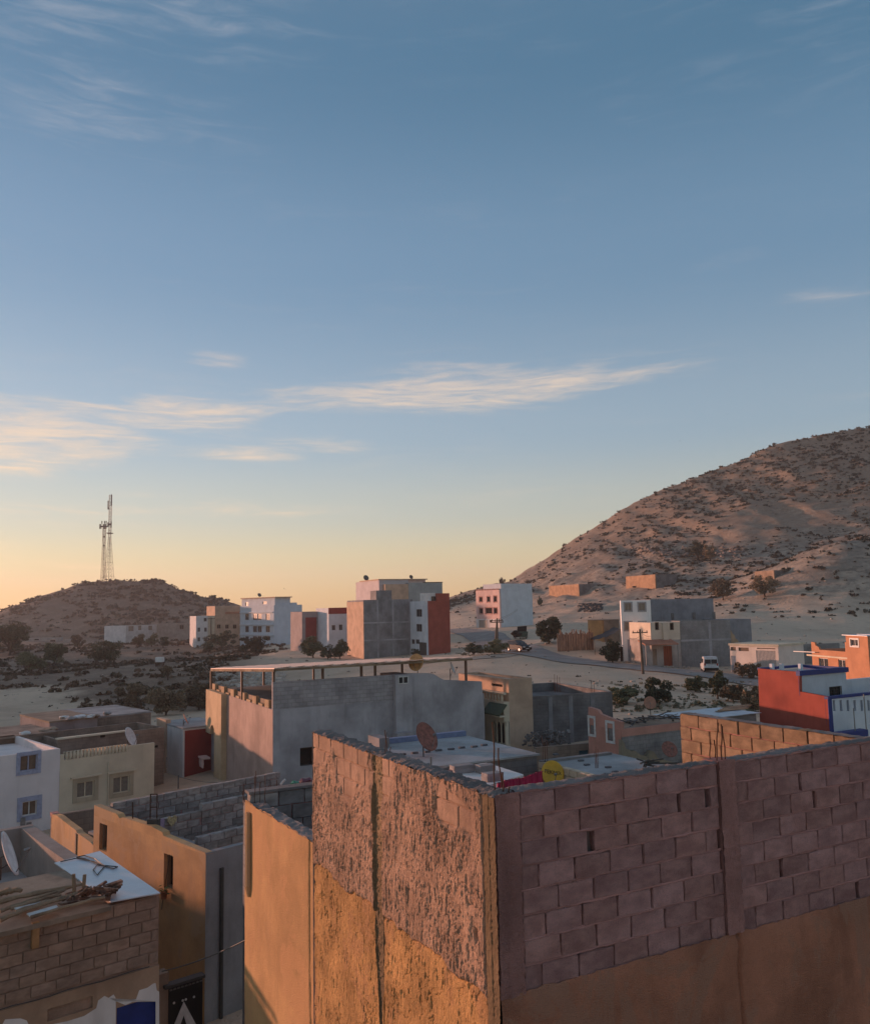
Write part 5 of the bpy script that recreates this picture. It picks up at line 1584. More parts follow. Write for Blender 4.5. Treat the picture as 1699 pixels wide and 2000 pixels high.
brownpane = plainmat('brown_shutter', (0.16, 0.10, 0.065), 0.6)
reflect = plainmat('pale_glass', (0.20, 0.17, 0.14), 0.15, 0, 0.6)
CR = House('cream_row_house', 'cream house with a baluster parapet and two framed windows', 'house', 302, 1451, 50.0, 47, -2.6)
crt = CR.top
xw, _ = CR.pt('R', 117, 1500)
cw1 = CR.rect('R', 150, 1527, 184, 1558); cw2 = CR.rect('R', 221, 1517, 253, 1549)
balr = CR.rect('R', 124, 1462, 248, 1477)
nslot = 18
slots = [(balr[0] + (balr[1] - balr[0]) * (i + 0.2) / nslot, balr[0] + (balr[1] - balr[0]) * (i + 0.72) / nslot, balr[2], balr[3]) for i in range(nslot)]
mb = MB(); holed(mb, fmap('R', 0), xw, 0, 0, crt, [cw1, cw2] + slots, 0.18)
mb.add([(xw, 0, crt), (0, 0, crt), (0, 0.2, crt), (xw, 0.2, crt)], [(0, 1, 2, 3)])
mb.build('wall', cream, CR.root)
MB().box(xw, 0.2, 0, 0, 8, crt - 0.9).build('house_core', roofcem, CR.root)
for w in (cw1, cw2):
    window(CR, 'R', w, 0, cream, reflect, 1, surround=wallmat('olive_trim', (0.47, 0.38, 0.27), 0.1), sw=0.22, depth=0.18)
    MB().box(w[0] - 0.35, -0.16, w[3] + 0.24, w[1] + 0.35, 0.0, w[3] + 0.34).build('lintel', cream, CR.root)
for s_ in slots:
    c = (s_[0] + s_[1]) / 2
    MB().tube([(s_[1] + 0.05, 0.02, s_[2]), (s_[1] + 0.05, 0.02, (s_[2] + s_[3]) / 2), (s_[1] + 0.05, 0.02, s_[3])], [0.05, 0.10, 0.05], 6).build('baluster', cream, CR.root)
x_, _ = CR.pt('R', 211, 1530)
MB().tube([(x_, -0.06, crt - 0.7), (x_, -0.06, 0)], 0.04, 6).build('drain_pipe', cream, CR.root)

WR = House('white_row_house', 'white house with two blue framed windows at the left edge', 'house', 116, 1463, 47.8, 47, -2.6)
# stands in line with the cream house
WR.O = CR.world(xw - 0.01, 0.0, 0.0); WR.root.location = WR.O
_, wt_ = WR.pt('R', 60, 1470)
xa, _ = WR.pt('R', -110, 1500)
ww1 = WR.rect('R', 39, 1475, 73, 1506); ww2 = WR.rect('R', 43, 1565, 72, 1593)
lilac = wallmat('lilac_white', (0.78, 0.69, 0.66), 0.05, stain=0.15)
body(WR, xa, 0, 0, 8, 0, wt_, lilac, 0.4, hR=[ww1, ww2])
window(WR, 'R', ww1, 0, paleblue, brownpane, 1, surround=paleblue, sw=0.18)
window(WR, 'R', ww2, 0, white_frame, brownpane, 1, surround=paleblue, sw=0.24)
bxp = WR.rect('R', 40, 1597, 46, 1615)
for i in range(2):
    MB().box(bxp[0] + 0.3 * i, -0.08, bxp[2], bxp[0] + 0.22 + 0.3 * i, 0, bxp[3] - 0.3 * i).build('meter_box', greysteel, WR.root)

# rear houses of brown blocks
RH = House('brown_rear_house', 'brown block house with a dark doorway behind the cream house', 'house', 301, 1393, 62.0, 47, -2.4)
x_l, _ = RH.pt('R', 97, 1410)
xm, _ = RH.pt('R', 190, 1420)
rdoor = RH.rect('R', 166, 1424, 193, 1470)
body(RH, xm, 0, 0.5, 7, 0, RH.top, brownblock, 0, roofmat=roofcem)
_, zlo = RH.pt('R', 130, 1409)
body(RH, x_l, xm - 0.003, 0, 6, 0, zlo, wallmat('mauve_render', (0.33, 0.26, 0.245), 0.15, stain=0.3), 0, hR=[RH.rect('R', 166, 1424, 189, 1470)], roofmat=brown, name='front_room')
door(RH, 'R', RH.rect('R', 166, 1424, 189, 1470), 0, dark, 0.14)
for i, (u, v) in enumerate(((125, 1403), (138, 1405), (155, 1402), (178, 1401), (188, 1400), (210, 1395))):
    scrap('%s scrap lying on the brown rear house roof' % ['leftmost pale', 'low grey', 'round white', 'bright white', 'small dark', 'rightmost dusty'][i], 'roof_scrap', 'scrap', RH.world(*RH.pt('H', u, v, zlo + 0.12), zlo + 0.18), [white_frame, roofcem, dish_white, white_frame, brown, roofcem][i], s=[0.3, 0.35, 0.42, 0.3, 0.25, 0.3][i], seed=i + 60, squash=0.4)
RW = House('block_side_house', 'bare brown block house side between the cream house and the red wall', 'house', 321, 1421, 55.0, 47, -2.6)
x0_, _ = RW.pt('R', 112, 1440)
hole1 = RW.rect('R', 302, 1456, 309, 1461)
hole2 = RW.rect('R', 168, 1436, 194, 1475); hole3 = RW.rect('R', 196, 1436, 206, 1441)
body(RW, x0_, 0, 0, 4, 0, RW.top, brownblock, 0.5, hR=[hole1, hole3])
MB().box(hole1[0], 0.1, hole1[2], hole1[1], 0.14, hole1[3]).build('opening', dark, RW.root)
MB().box(hole3[0], 0.1, hole3[2], hole3[1], 0.14, hole3[3]).build('opening', dark, RW.root)
MB().box(x0_, -0.12, RW.top + 0.004, RW.pt('R', 250, 1430)[0], 0.3, RW.top + 0.09).build('coping', cream, RW.root)
dish('white dish seen edge-on above the baluster parapet', CR.world(*CR.pt('R', 258, 1455)[:1], 0.6, crt - 0.3), 1.15, 95, 25, dish_white, 0.35)
LB = House('ruined_shed', 'brown roofless shed wall above the white row house', 'shed', 112, 1432, 53.0, 47, -2.6)
xb, _ = LB.pt('R', -60, 1450)
op = LB.rect('R', -10, 1438, 28, 1466)
body(LB, xb, 0, 0, 5, 0, LB.top, brownblock, 0.0, hR=[op], roofmat=wallmat('mud_roof2', (0.30, 0.22, 0.17), 0.3))
MB().box(op[0], 0.1, op[2], op[1], 0.15, op[3]).build('opening', brownpane, LB.root)
for i, (u, v, s0) in enumerate(((48, 1437, 0.35), (85, 1432, 0.3), (100, 1428, 0.4))):
    scrap(['pale stick of scrap over the ruined shed', 'mid lump of rubble over the ruined shed', 'lump of rubble by the shed corner'][i], 'roof_scrap', 'scrap', LB.world(*LB.pt('H', u, v, LB.top), LB.top + 0.12), [white_frame, brown, brown][i], s=s0, seed=i + 80, squash=0.35)

# house with the dark red wall
DR = House('red_wall_house', 'white house with a dark red wall beside the grey house', 'house', 358, 1425, 56.0, 52, -2.0)
xe_, _ = DR.pt('R', 440, 1425); ye_, _ = DR.pt('L', 310, 1405)
body(DR, 0, xe_, 0, ye_, 0, DR.top, white, 0, roofmat=pale_roof)
MB().box(0.1, -0.03, 0, xe_, -0.002, DR.top - 0.1).build('red_panel', darkred, DR.root)
_, zt = DR.pt('L', 314, 1404)
MB().box(-0.1, ye_ - 1.6, 0, 0.25, ye_ + 0.1, DR.top + 0.35).build('pier', peach, DR.root)  # sunlit far end of the white wall, its light put into the peach colour
dish('brown dish seen edge-on on the red wall house', DR.world(0.4, 1.0, DR.top), 0.8, 70, 25, dish_rust, 0.25)
for i, (u, v0, v1) in enumerate(((348, 1515, 1560), (325, 1480, 1500))):
    x_, z_ = DR.pt('R', u, v1, -3)
    tag(MB().tube([DR.world(x_, -3, z_), DR.world(x_, -3, DR.pt('R', u, v0, -3)[1])], 0.04, 6).build('yard_post', greysteel, None), ['thin grey post standing before the red wall', 'short grey stub post left of the red wall'][i], 'post')
cable('wire strung from the yard post to the grey house', P(348, 1517, 50), P(470, 1525, 44), 0.2, 0.012)

# ------------------------------------------------------------------ far buildings
def far_windows(H, face, rects, plane, frame=white_frame, pane=glass, surround=None, mull=1, sill=None):
    out = [H.rect(face, *r, plane) for r in rects]
    return out


def put_windows(H, face, rs, plane, frame=white_frame, pane=glass, surround=None, mull=1, sill=None, sw=0.12):
    for r in rs:
        window(H, face, r, plane, frame, pane, mull, surround=surround, sw=sw, sill=sill, fw=0.07)


# pink house at the road bend
PK = House('pink_house', 'three-storey house, pink arched front and white side, at the road bend', 'house', 975, 1152, 190.0, 55, gbase(975, 190))
yk, _ = PK.pt('L', 930, 1190); xk, _ = PK.pt('R', 1040, 1190)
rs = far_windows(PK, 'L', [(936, 1166, 942, 1176), (951, 1165, 957, 1176), (964, 1164, 970, 1176), (936, 1188, 943, 1199), (948, 1187, 961, 1199), (964, 1187, 971, 1199)], 0)
_, zst = PK.pt('L', 950, 1209)
body(PK, 0, xk, 0, yk, 0, PK.top, pinkpaint, 0.8, hL=rs)
put_windows(PK, 'L', rs, 0, pinkpaint, dark, surround=wallmat('rose_trim', (0.45, 0.2, 0.16), 0.1), mull=0)
_, zt = PK.pt('R', 1010, 1140)
MB().box(0.4, -0.05, 0, xk, -0.002, PK.top).build('side_wall', bwhite, PK.root)
body(PK, 0.5, xk, 0.0, yk * 0.75, PK.top - 0.8, zt, bwhite, 0, name='top_room')
gd = PK.rect('L', 936, 1211, 952, 1231); sd2 = PK.rect('L', 957, 1211, 961, 1216)
MB().box(-0.06, 0.2, 0, -0.002, yk, zst).build('ground_floor', white, PK.root)
MB().box(-0.09, gd[0], 0.4, -0.062, gd[1], gd[3]).build('garage_door', greysteel, PK.root)
MB().box(-0.09, sd2[0], sd2[2], -0.062, sd2[1], sd2[3]).build('vent', dark, PK.root)
for i in range(14):
    y = yk * (i + 0.3) / 14
    MB().box(-0.05, y, PK.top + 0.002, 0.13, y + yk / 30, PK.top + 0.3).build('merlon', wallmat('rose_trim2', (0.5, 0.26, 0.2), 0.1), PK.root)

# tall group in the middle
T1 = House('grey_tower_block', 'tall unplastered grey block with a warm lit narrow side', 'building', 710, 1172, 150.0, 66, gbase(710, 150))
y1, _ = T1.pt('L', 678, 1200); x1, _ = T1.pt('R', 806, 1200)
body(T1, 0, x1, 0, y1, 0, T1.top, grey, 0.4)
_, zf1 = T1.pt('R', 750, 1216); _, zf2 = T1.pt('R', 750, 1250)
MB().box(-0.05, 0.0, T1.top * 0.0, -0.002, y1, T1.top - 0.3).build('side_tone', peach, T1.root)  # orange sunlight on the bare grey side, put into this panel's colour
for z_ in (zf1, zf2):
    MB().box(0, -0.03, z_ - 0.12, x1, -0.002, z_ + 0.12).build('floor_slab', gplas, T1.root)
for u in (738, 768, 800):
    x_, _ = T1.pt('R', u, 1230)
    MB().box(x_ - 0.15, -0.025, 0, x_ + 0.15, -0.002, T1.top).build('column', gplas, T1.root)
x_0, _ = T1.pt('R', 736, 1160); x_1, zt = T1.pt('R', 766, 1153)
MB().box(x_0, 0.3, T1.top - 0.1, x_1, 3.5, zt).build('stair_room', grey, T1.root)
T2 = House('red_side_house', 'white fronted house with a tall plain red side', 'house', 832, 1174, 146.0, 66, gbase(832, 146))
y2_, _ = T2.pt('L', 803, 1200); x2_, _ = T2.pt('R', 878, 1200)
rs = far_windows(T2, 'L', [(813, 1190, 824, 1205), (813, 1219, 824, 1234), (804, 1249, 810, 1258), (812, 1249, 819, 1258), (821, 1249, 827, 1254), (828, 1249, 834, 1254)], 0)
dr_ = T2.rect('L', 820, 1255, 833, 1275)
body(T2, 0, x2_, 0, y2_ + 0.5, 0, T2.top, bwhite, 0.6, hL=rs[:4])
put_windows(T2, 'L', rs[:4], 0, greysteel, glass, None, 1)
_, zr_ = T2.pt('R', 860, 1159)
xr_, _ = T2.pt('R', 853, 1180)
MB().box(0.3, -0.06, 0, x2_ + 0.02, -0.002, T2.top).build('red_side', red, T2.root)
MB().box(xr_, -0.06, T2.top + 0.002, x2_ + 0.02, 4.0, zr_).build('red_room', red, T2.root)
MB().box(0.6, 0.5, T2.top - 0.6, xr_ - 0.002, 4.0, zr_ + 0.1).build('terrace_room', white, T2.root)
MB().box(1.2, 0.44, T2.top - 0.4, 2.0, 0.498, zr_ - 0.5).build('terrace_window', glass, T2.root)
MB().box(-0.06, dr_[0], 0, -0.003, dr_[1], dr_[3]).build('shop_shutter', steel, T2.root)
T3 = House('pale_stepped_block', 'pale stepped apartment block rising behind the grey tower', 'building', 740, 1132, 172.0, 66, gbase(740, 172))
y3, _ = T3.pt('L', 695, 1150); x3, _ = T3.pt('R', 832, 1140)
pale_pink = wallmat('pale_lilac', (0.56, 0.50, 0.50), 0.06, stain=0.1)
body(T3, 0, x3 * 0.62, 0, y3, 0, T3.top - 0.1, pale_pink, 0.3)
MB().box(-0.15, -0.15, T3.top - 0.1, x3 + 0.3, y3 * 0.8, T3.top + 0.1).build('roof_slab', peach, T3.root)
ws_ = [T3.rect('R', 779, 1137, 785, 1143, 0.3), T3.rect('R', 791, 1136, 798, 1143, 0.3)]
body(T3, x3 * 0.3, x3, 0.3, y3 * 0.7, T3.top - 3.5, T3.top - 0.102, pinkpaint, 0, hR=ws_, name='top_floor')
put_windows(T3, 'R', ws_, 0.3, white_frame, glass)
_, zt = T3.pt('R', 830, 1138, -1.5); xq0, _ = T3.pt('R', 798, 1150, -1.5); xq1, _ = T3.pt('R', 864, 1150, -1.5)
body(T3, xq0, xq1, -1.5, 6, 0, zt, wallmat('sage_grey', (0.36, 0.37, 0.36), 0.08), 0.2, name='right_wing')
MB().box(xq0 + (xq1 - xq0) * 0.42, -1.57, zt - 0.02, xq1 + 0.1, -1.502, zt + 0.12).build('coping', steel, T3.root)
_, zt = T3.pt('R', 780, 1141, -1.4); xq2, _ = T3.pt('R', 752, 1150, -1.4)
body(T3, xq2, xq0 - 0.003, -1.4, 3, 0, zt, peach, 0.2, name='middle_wing')
for i, (u, v) in enumerate(((722, 1131), (806, 1129))):
    x_, _ = T3.pt('R', u if u > 740 else 742, 1135)
    dish(['dark dish on the left roof end of the pale block', 'small dark dish on the right roof end of the pale block'][i], T3.world(x_ if i else 0.0, 1.0 if i else y3 * 0.55, T3.top - 0.1), [1.3, 0.9][i], 150, 25, plainmat('dish_dark', (0.08, 0.08, 0.08), 0.6), 0.3)

# long white block left of it
W4 = House('white_block', 'white four-storey block with rows of small windows', 'building', 535, 1182, 225.0, 50, gbase(535, 225))
y4, _ = W4.pt('L', 469, 1200); x4, _ = W4.pt('R', 590, 1210)
wr = []
for (v0, v1) in ((1199, 1211), (1223, 1235), (1243, 1251)):
    for (u0, u1) in ((479, 486), (494, 502), (503, 511), (519, 527)):
        wr.append((u0, v0, u1, v1))
rs = far_windows(W4, 'L', wr, 0)
coolw = wallmat('blue_white', (0.56, 0.61, 0.66), 0.05, stain=0.1)
body(W4, 0, x4, 0, y4, 0, W4.top, coolw, 0.5, hL=rs)
put_windows(W4, 'L', rs, 0, greysteel, glass, None, 1)
for v in (1198, 1222, 1242):
    _, z_ = W4.pt('L', 500, v)
    MB().box(-0.3, 0.3, z_ + 0.1, -0.002, y4 - 0.2, z_ + 0.35).build('ledge', coolw, W4.root)
_, z5 = W4.pt('L', 500, 1169)
wr5 = far_windows(W4, 'L', [(479, 1176, 485, 1184), (513, 1175, 521, 1180)], 0.5)
y5, _ = W4.pt('L', 553, 1180, 0.5)
body(W4, 0.5, x4 * 0.6, y4 * 0.02, y4, W4.top - 0.5, z5, coolw, 0, hL=wr5, name='top_floor')
MB().box(0.1, -0.4, z5 + 0.002, x4 * 0.62, y4 + 0.1, z5 + 0.25).build('roof_slab', peach, W4.root)
put_windows(W4, 'L', wr5, 0.5, greysteel, glass)
MB().box(x4 * 0.62, 0.5, W4.top - 0.4, x4 * 0.85, 5, W4.top + 0.6).build('roof_room', coolw, W4.root)
dish('tiny dark dish on the white block roof', W4.world(0.8, y4 * 0.5, z5 + 0.2), 1.2, 140, 30, MATS['dish_dark'], 0.3)

B5 = House('beige_block', 'beige three-storey house behind the round tree', 'house', 469, 1183, 245.0, 60, gbase(469, 245))
x5, _ = B5.pt('R', 420, 1200)
rs = [B5.rect('R', *r) for r in ((424, 1220, 431, 1228), (440, 1220, 447, 1228), (455, 1220, 462, 1228))]
body(B5, x5, 0, 0, 9, 0, B5.top, peach, 0.3, hR=rs)
put_windows(B5, 'R', rs, 0, brown, dark)
sb = B5.rect('R', 440, 1195, 468, 1199)
MB().box(sb[0], -0.25, sb[2], sb[1], -0.002, sb[3]).build('balcony_band', wallmat('rose_band', (0.5, 0.24, 0.15), 0.1), B5.root)
W6 = House('small_white_block', 'narrow white three-storey house left of the beige one', 'house', 406, 1203, 240.0, 60, gbase(406, 240))
x6, _ = W6.pt('R', 383, 1220); x6b, _ = W6.pt('R', 420, 1220)
rs = [W6.rect('R', *r) for r in ((398, 1207, 404, 1214), (386, 1226, 391, 1234), (399, 1226, 404, 1234), (386, 1245, 391, 1253), (399, 1245, 404, 1253))]
body(W6, x6, 0, 0, 7, 0, W6.top, white, 0.3, hR=rs)
put_windows(W6, 'R', rs, 0, greysteel, glass)
MB().box(0.003, 0.3, 0, x6b, 6, W6.top).build('side_wing', cream, W6.root)
R7 = House('burgundy_house', 'low house with burgundy and grey panels right of the white block', 'house', 642, 1194, 190.0, 62, gbase(642, 190))
x7, _ = R7.pt('R', 590, 1220); x7b, _ = R7.pt('R', 618, 1220)
body(R7, x7, 0, 0, 8, 0, R7.top, wallmat('taupe', (0.36, 0.3, 0.29), 0.1), 0.3)
_, z7 = R7.pt('R', 610, 1206)
MB().box(x7 + 0.8, -0.04, 0, x7b, -0.002, z7).build('red_panel', darkred, R7.root)
MB().box(x7b + 0.01, -0.04, 0, -0.2, -0.002, z7).build('grey_panel', grey, R7.root)
W8 = House('white_house_red_band', 'white two-storey house with a burgundy roof band', 'house', 682, 1187, 185.0, 62, gbase(682, 185))
x8, _ = W8.pt('R', 642, 1210)
rs = [W8.rect('R', *r) for r in ((648, 1221, 655, 1231), (662, 1220, 669, 1231))]
body(W8, x8, 0, 0, 8, 0, W8.top, bwhite, 0.3, hR=rs)
put_windows(W8, 'R', rs, 0, greysteel, glass)
_, z8 = W8.pt('R', 660, 1199)
MB().box(x8 - 0.05, -0.06, z8, 0.05, -0.002, W8.top + 0.05).build('red_band', darkred, W8.root)

# far houses under the mast hill
F1 = House('far_white_house', 'wide white house at the foot of the mast hill', 'house', 305, 1221, 335.0, 75, gbase(305, 335))
x9, _ = F1.pt('R', 204, 1235); x9m, _ = F1.pt('R', 246, 1235)
rs = [F1.rect('R', *r) for r in ((251, 1223, 261, 1233), (270, 1222, 276, 1231), (290, 1222, 297, 1231))]
body(F1, x9m, 0, 0, 10, 0, F1.top, wallmat('dusty_white', (0.5, 0.48, 0.46), 0.1), 0.2, hR=rs)
put_windows(F1, 'R', rs, 0, brown, reflect)
_, z9 = F1.pt('R', 225, 1223)
body(F1, x9, x9m - 0.01, -0.5, 9, 0, z9, white, 0.2, name='left_wing')
F2 = House('far_brown_house', 'plain brown house right of the wide white one', 'house', 368, 1217, 330.0, 75, gbase(368, 330))
x10, _ = F2.pt('R', 306, 1235)
rs = [F2.rect('R', 351, 1221, 359, 1229)]
body(F2, x10, 0, 0, 10, 0, F2.top, wallmat('dusty_brown', (0.34, 0.27, 0.225), 0.12), 0.2, hR=rs)
put_windows(F2, 'R', rs, 0, brown, dark)
F3 = House('far_low_house', 'low pale house among the trees at the far left', 'house', 110, 1246, 350.0, 85, gbase(110, 350))
x11, _ = F3.pt('R', 50, 1250)
rs = [F3.rect('R', *r) for r in ((67, 1248, 76, 1251), (98, 1250, 108, 1257))]
body(F3, x11, 0, 0, 8, 0, F3.top, wallmat('dusty_pale', (0.42, 0.36, 0.32), 0.12), 0.2, hR=rs)
put_windows(F3, 'R', rs, 0, brown, dark, mull=0)
F4 = House('far_shed', 'small pale shed right of the low pale house', 'shed', 137, 1249, 352.0, 85, gbase(137, 352))
x12, _ = F4.pt('R', 124, 1250)
body(F4, x12, 0, 0, 5, 0, F4.top, MATS['dusty_pale'], 0.2)

# ruins on the slope
for (u, v, vb, ul, ur, lab) in ((1130, 1141, 1166, 1072, 1168, 'lit ochre walled ruin on the slope right of the pink house'), (1279, 1122, 1150, 1222, 1322, 'weathered brown ruin higher on the hillside'), (1511, 1114, 1132, 1474, 1545, 'small pale ruin far right on the hillside')):
    Y = ground_hit(u, vb, 160).y
    R_ = House('hillside_ruin', lab, 'ruin', u, v, Y, 70, ground_hit(u, vb, 160).z - 1.0)
    yy, _ = R_.pt('L', ul, v + 10); xx, _ = R_.pt('R', ur, v + 10)
    zb0 = min(gz(*R_.world(xx, 0, 0)[:2]), gz(*R_.world(0, yy, 0)[:2])) - R_.O.z - 1
    body(R_, 0, xx, 0, yy, min(0, zb0), R_.top, wallmat('ruin_ochre', (0.42, 0.26, 0.16), 0.15, stain=0.3) if u < 1400 else brown, 1.4)
    MB().box(0.3, -0.06, min(0, zb0), xx, -0.002, R_.top - 0.02).build('side_tone', darkblock, R_.root)  # shade of the side turned from the sun, put into this dark panel

# white three-storey house across the road
Q1 = House('white_villa', 'white three-storey house with four framed windows across the road', 'house', 1270, 1172, 118.0, 101, gbase(1270, 118) - 0.5)
xa_, _ = Q1.pt('R', 1213, 1200)
rs = [Q1.rect('R', *r) for r in ((1220, 1178, 1233, 1193), (1247, 1178, 1260, 1193), (1220, 1215, 1233, 1231), (1248, 1215, 1261, 1231))]
body(Q1, xa_, 0, 0, 6, 0, Q1.top, wallmat('bright_white', (0.86, 0.82, 0.78), 0.04, stain=0.12), 0.3, hR=rs)
put_windows(Q1, 'R', rs, 0, greysteel, reflect, plainmat('grey_trim', (0.35, 0.33, 0.33), 0.7), 1, sw=0.16)
_, zg = Q1.pt('R', 1240, 1249); xg, _ = Q1.pt('R', 1226, 1270)
MB().box(xg, -0.05, 0, 0, -0.002, zg).build('ground_floor', wallmat('blue_grey_render', (0.33, 0.34, 0.37), 0.15, stain=0.35), Q1.root)
gt_ = Q1.rect('R', 1209, 1262, 1219, 1293, -1.5)
MB().box(gt_[0], -1.5, 0, gt_[0] + 0.15, -1.35, gt_[3]).build('gate_frame', white_frame, Q1.root)
MB().box(gt_[1] - 0.15, -1.5, 0, gt_[1], -1.35, gt_[3]).build('gate_frame', white_frame, Q1.root)
MB().box(gt_[0] + 0.15, -1.45, 0, gt_[1] - 0.15, -1.4, gt_[3] - 0.1).build('gate', dark, Q1.root)
MB().box(gt_[0], -1.5, gt_[3], gt_[1], -1.35, gt_[3] + 0.15).build('gate_frame', white_frame, Q1.root)
# lower wing with terrace
Q2 = House('villa_wing', 'lower lit wing with a red awning right of the white villa', 'house', 1327, 1215, 112.0, 76, gbase(1327, 112) - 0.5)
xb_, _ = Q2.pt('R', 1271, 1240)
rs = [Q2.rect('R', *r) for r in ((1279, 1215.5, 1287, 1231), (1308, 1216.5, 1316, 1231))]
_, zs = Q2.pt('R', 1300, 1250)
warm_white = wallmat('warm_white', (0.66, 0.55, 0.43), 0.06, stain=0.1)
body(Q2, xb_, 0, 0, 6, zs, Q2.top, warm_white, 0, hR=rs, name='upper_wall')
put_windows(Q2, 'R', rs, 0, brown, dark, mull=0)
xc_, _ = Q2.pt('R', 1293, 1230); xd_, _ = Q2.pt('R', 1303, 1230)
MB().box(xc_, -0.3, zs, xd_, -0.002, Q2.top - 0.02).build('pier', warm_white, Q2.root)
dr1 = Q2.rect('R', 1275, 1268, 1283, 1300); dr2 = Q2.rect('R', 1296, 1262, 1313, 1303)
body(Q2, xb_, 0, 0, 6, 0, zs - 0.003, wallmat('shop_render', (0.40, 0.34, 0.30), 0.15), 0, hR=[dr1, dr2], name='ground_floor')
door(Q2, 'R', dr1, 0, brown, 0.12); door(Q2, 'R', dr2, 0, wallmat('red_door', (0.30, 0.08, 0.04), 0.2), 0.14, ribs=4)
aq = Q2.rect('R', 1257, 1250, 1322, 1258, -1.6)
MB().add([(aq[0], -2.0, aq[2]), (aq[1], -2.0, aq[2]), (aq[1], -0.05, zs + 0.1), (aq[0], -0.05, zs + 0.1), (aq[0], -2.0, aq[2] - 0.12), (aq[1], -2.0, aq[2] - 0.12), (aq[1], -0.05, zs - 0.05), (aq[0], -0.05, zs - 0.05)],
         [(0, 1, 2, 3), (4, 7, 6, 5), (0, 4, 5, 1), (1, 5, 6, 2), (3, 2, 6, 7), (0, 3, 7, 4)]).build('awning', wallmat('awning_red', (0.45, 0.2, 0.13), 0.15), Q2.root)
for x_ in (aq[0] + 0.1, aq[1] - 0.1):
    MB().tube([(x_, -1.9, 0), (x_, -1.9, aq[2] - 0.1)], 0.05, 6).build('awning_post', greysteel, Q2.root)
# grey masses behind and right
Q3 = House('grey_annex', 'long grey cement annex behind the white villa', 'building', 1271, 1171, 121.0, 80, gbase(1271, 121) - 0.5)
xq, _ = Q3.pt('R', 1397, 1190)
body(Q3, 0.02, xq, 0.5, 7, 0, Q3.top, wallmat('blue_grey_cement', (0.27, 0.265, 0.285), 0.12, stain=0.25), 0.2)
for u in (1313, 1355, 1394):
    x_, _ = Q3.pt('R', u, 1200, 0.5)
    MB().box(x_ - 0.2, 0.42, 0, x_ + 0.2, 0.498, Q3.top - 2.0).build('column', darkblock, Q3.root)
Q4 = House('block_warehouse', 'wide windowless grey block building behind the white van', 'building', 1327, 1213, 113.0, 78, gbase(1327, 113) - 0.8)
xq4, _ = Q4.pt('R', 1427, 1240)
body(Q4, 0.02, xq4, 0.0, 7, 0, Q4.top, wallmat('warehouse_block', (0.29, 0.275, 0.27), 0.12, stain=0.25, courses=0.6), 0.2)
_, zsl = Q4.pt('R', 1380, 1250)
MB().box(0.02, -0.05, zsl - 0.12, xq4, -0.002, zsl + 0.12).build('floor_slab', gplas, Q4.root)
x_, _ = Q4.pt('R', 1388, 1270)
MB().box(x_ - 0.2, -0.04, 0, x_ + 0.2, -0.001, Q4.top - 0.2).build('column', gplas, Q4.root)
xq5, zq5 = Q4.pt('R', 1466, 1209, 3.0)
MB().box(xq4 + 0.01, 3.0, 0, xq5, 7.5, zq5).build('rear_wing', wallmat('rear_grey', (0.27, 0.265, 0.28), 0.12), Q4.root)
stp = [Q4.pt('R', u, v, 1.0) for u, v in ((1423, 1262), (1423, 1228), (1428, 1232), (1431, 1238), (1435, 1241), (1436, 1247), (1440, 1249), (1442, 1253), (1447, 1256), (1449, 1262))]
MB().prism(stp, lambda a, z: (a, 1.0, z), lambda a, z: (a, 1.2, z)).build('stepped_wall', wallmat('lit_step', (0.50, 0.34, 0.22), 0.15), Q4.root)
# garage
Q5 = House('white_garage', 'low white garage with a ribbed shutter and two slot windows', 'garage', 1519, 1259, 99.0, 50, gbase(1490, 108) - 1.0)
yg, _ = Q5.pt('L', 1426, 1280)
op1 = Q5.rect('L', 1426.5, 1264, 1437, 1271); op2 = Q5.rect('L', 1442, 1265, 1462, 1272); sh = Q5.rect('L', 1478, 1271, 1516, 1325); dd = Q5.rect('L', 1427, 1281, 1438, 1325); op3 = Q5.rect('L', 1478, 1266, 1514, 1268)
op1 = (op1[0], min(op1[1], yg - 0.1), op1[2], op1[3]); dd = (dd[0], min(dd[1], yg - 0.1), dd[2], dd[3])
body(Q5, 0, 6, 0, yg, 0, Q5.top - 0.25, wallmat('garage_white', (0.78, 0.66, 0.57), 0.06, stain=0.1), 0, hL=[op1, op2, sh, dd, op3])
MB().box(-0.12, -0.12, Q5.top - 0.25, 6.1, yg + 0.1, Q5.top).build('roof_slab', cream, Q5.root)
for o3 in (op1, op2, op3):
    MB().box(0.1, o3[0], o3[2], 0.14, o3[1], o3[3]).build('opening', brownpane, Q5.root)
door(Q5, 'L', sh, 0, plainmat('shutter_grey', (0.45, 0.41, 0.38), 0.6), 0.1, ribs=14, name='shutter')
door(Q5, 'L', dd, 0, plainmat('door_bluegrey', (0.34, 0.37, 0.4), 0.6), 0.1, ribs=3)
GW = House('grey_boundary_wall', 'long grey block boundary wall right of the garage', 'wall', 1525, 1260, 112.0, 78, gbase(1525, 112) - 1.0)
xw_, _ = GW.pt('R', 1640, 1265)
MB().box(0, 0, 0, xw_, 0.3, GW.top).build('wall', wallmat('boundary_block', (0.26, 0.245, 0.24), 0.15, courses=0.6), GW.root)
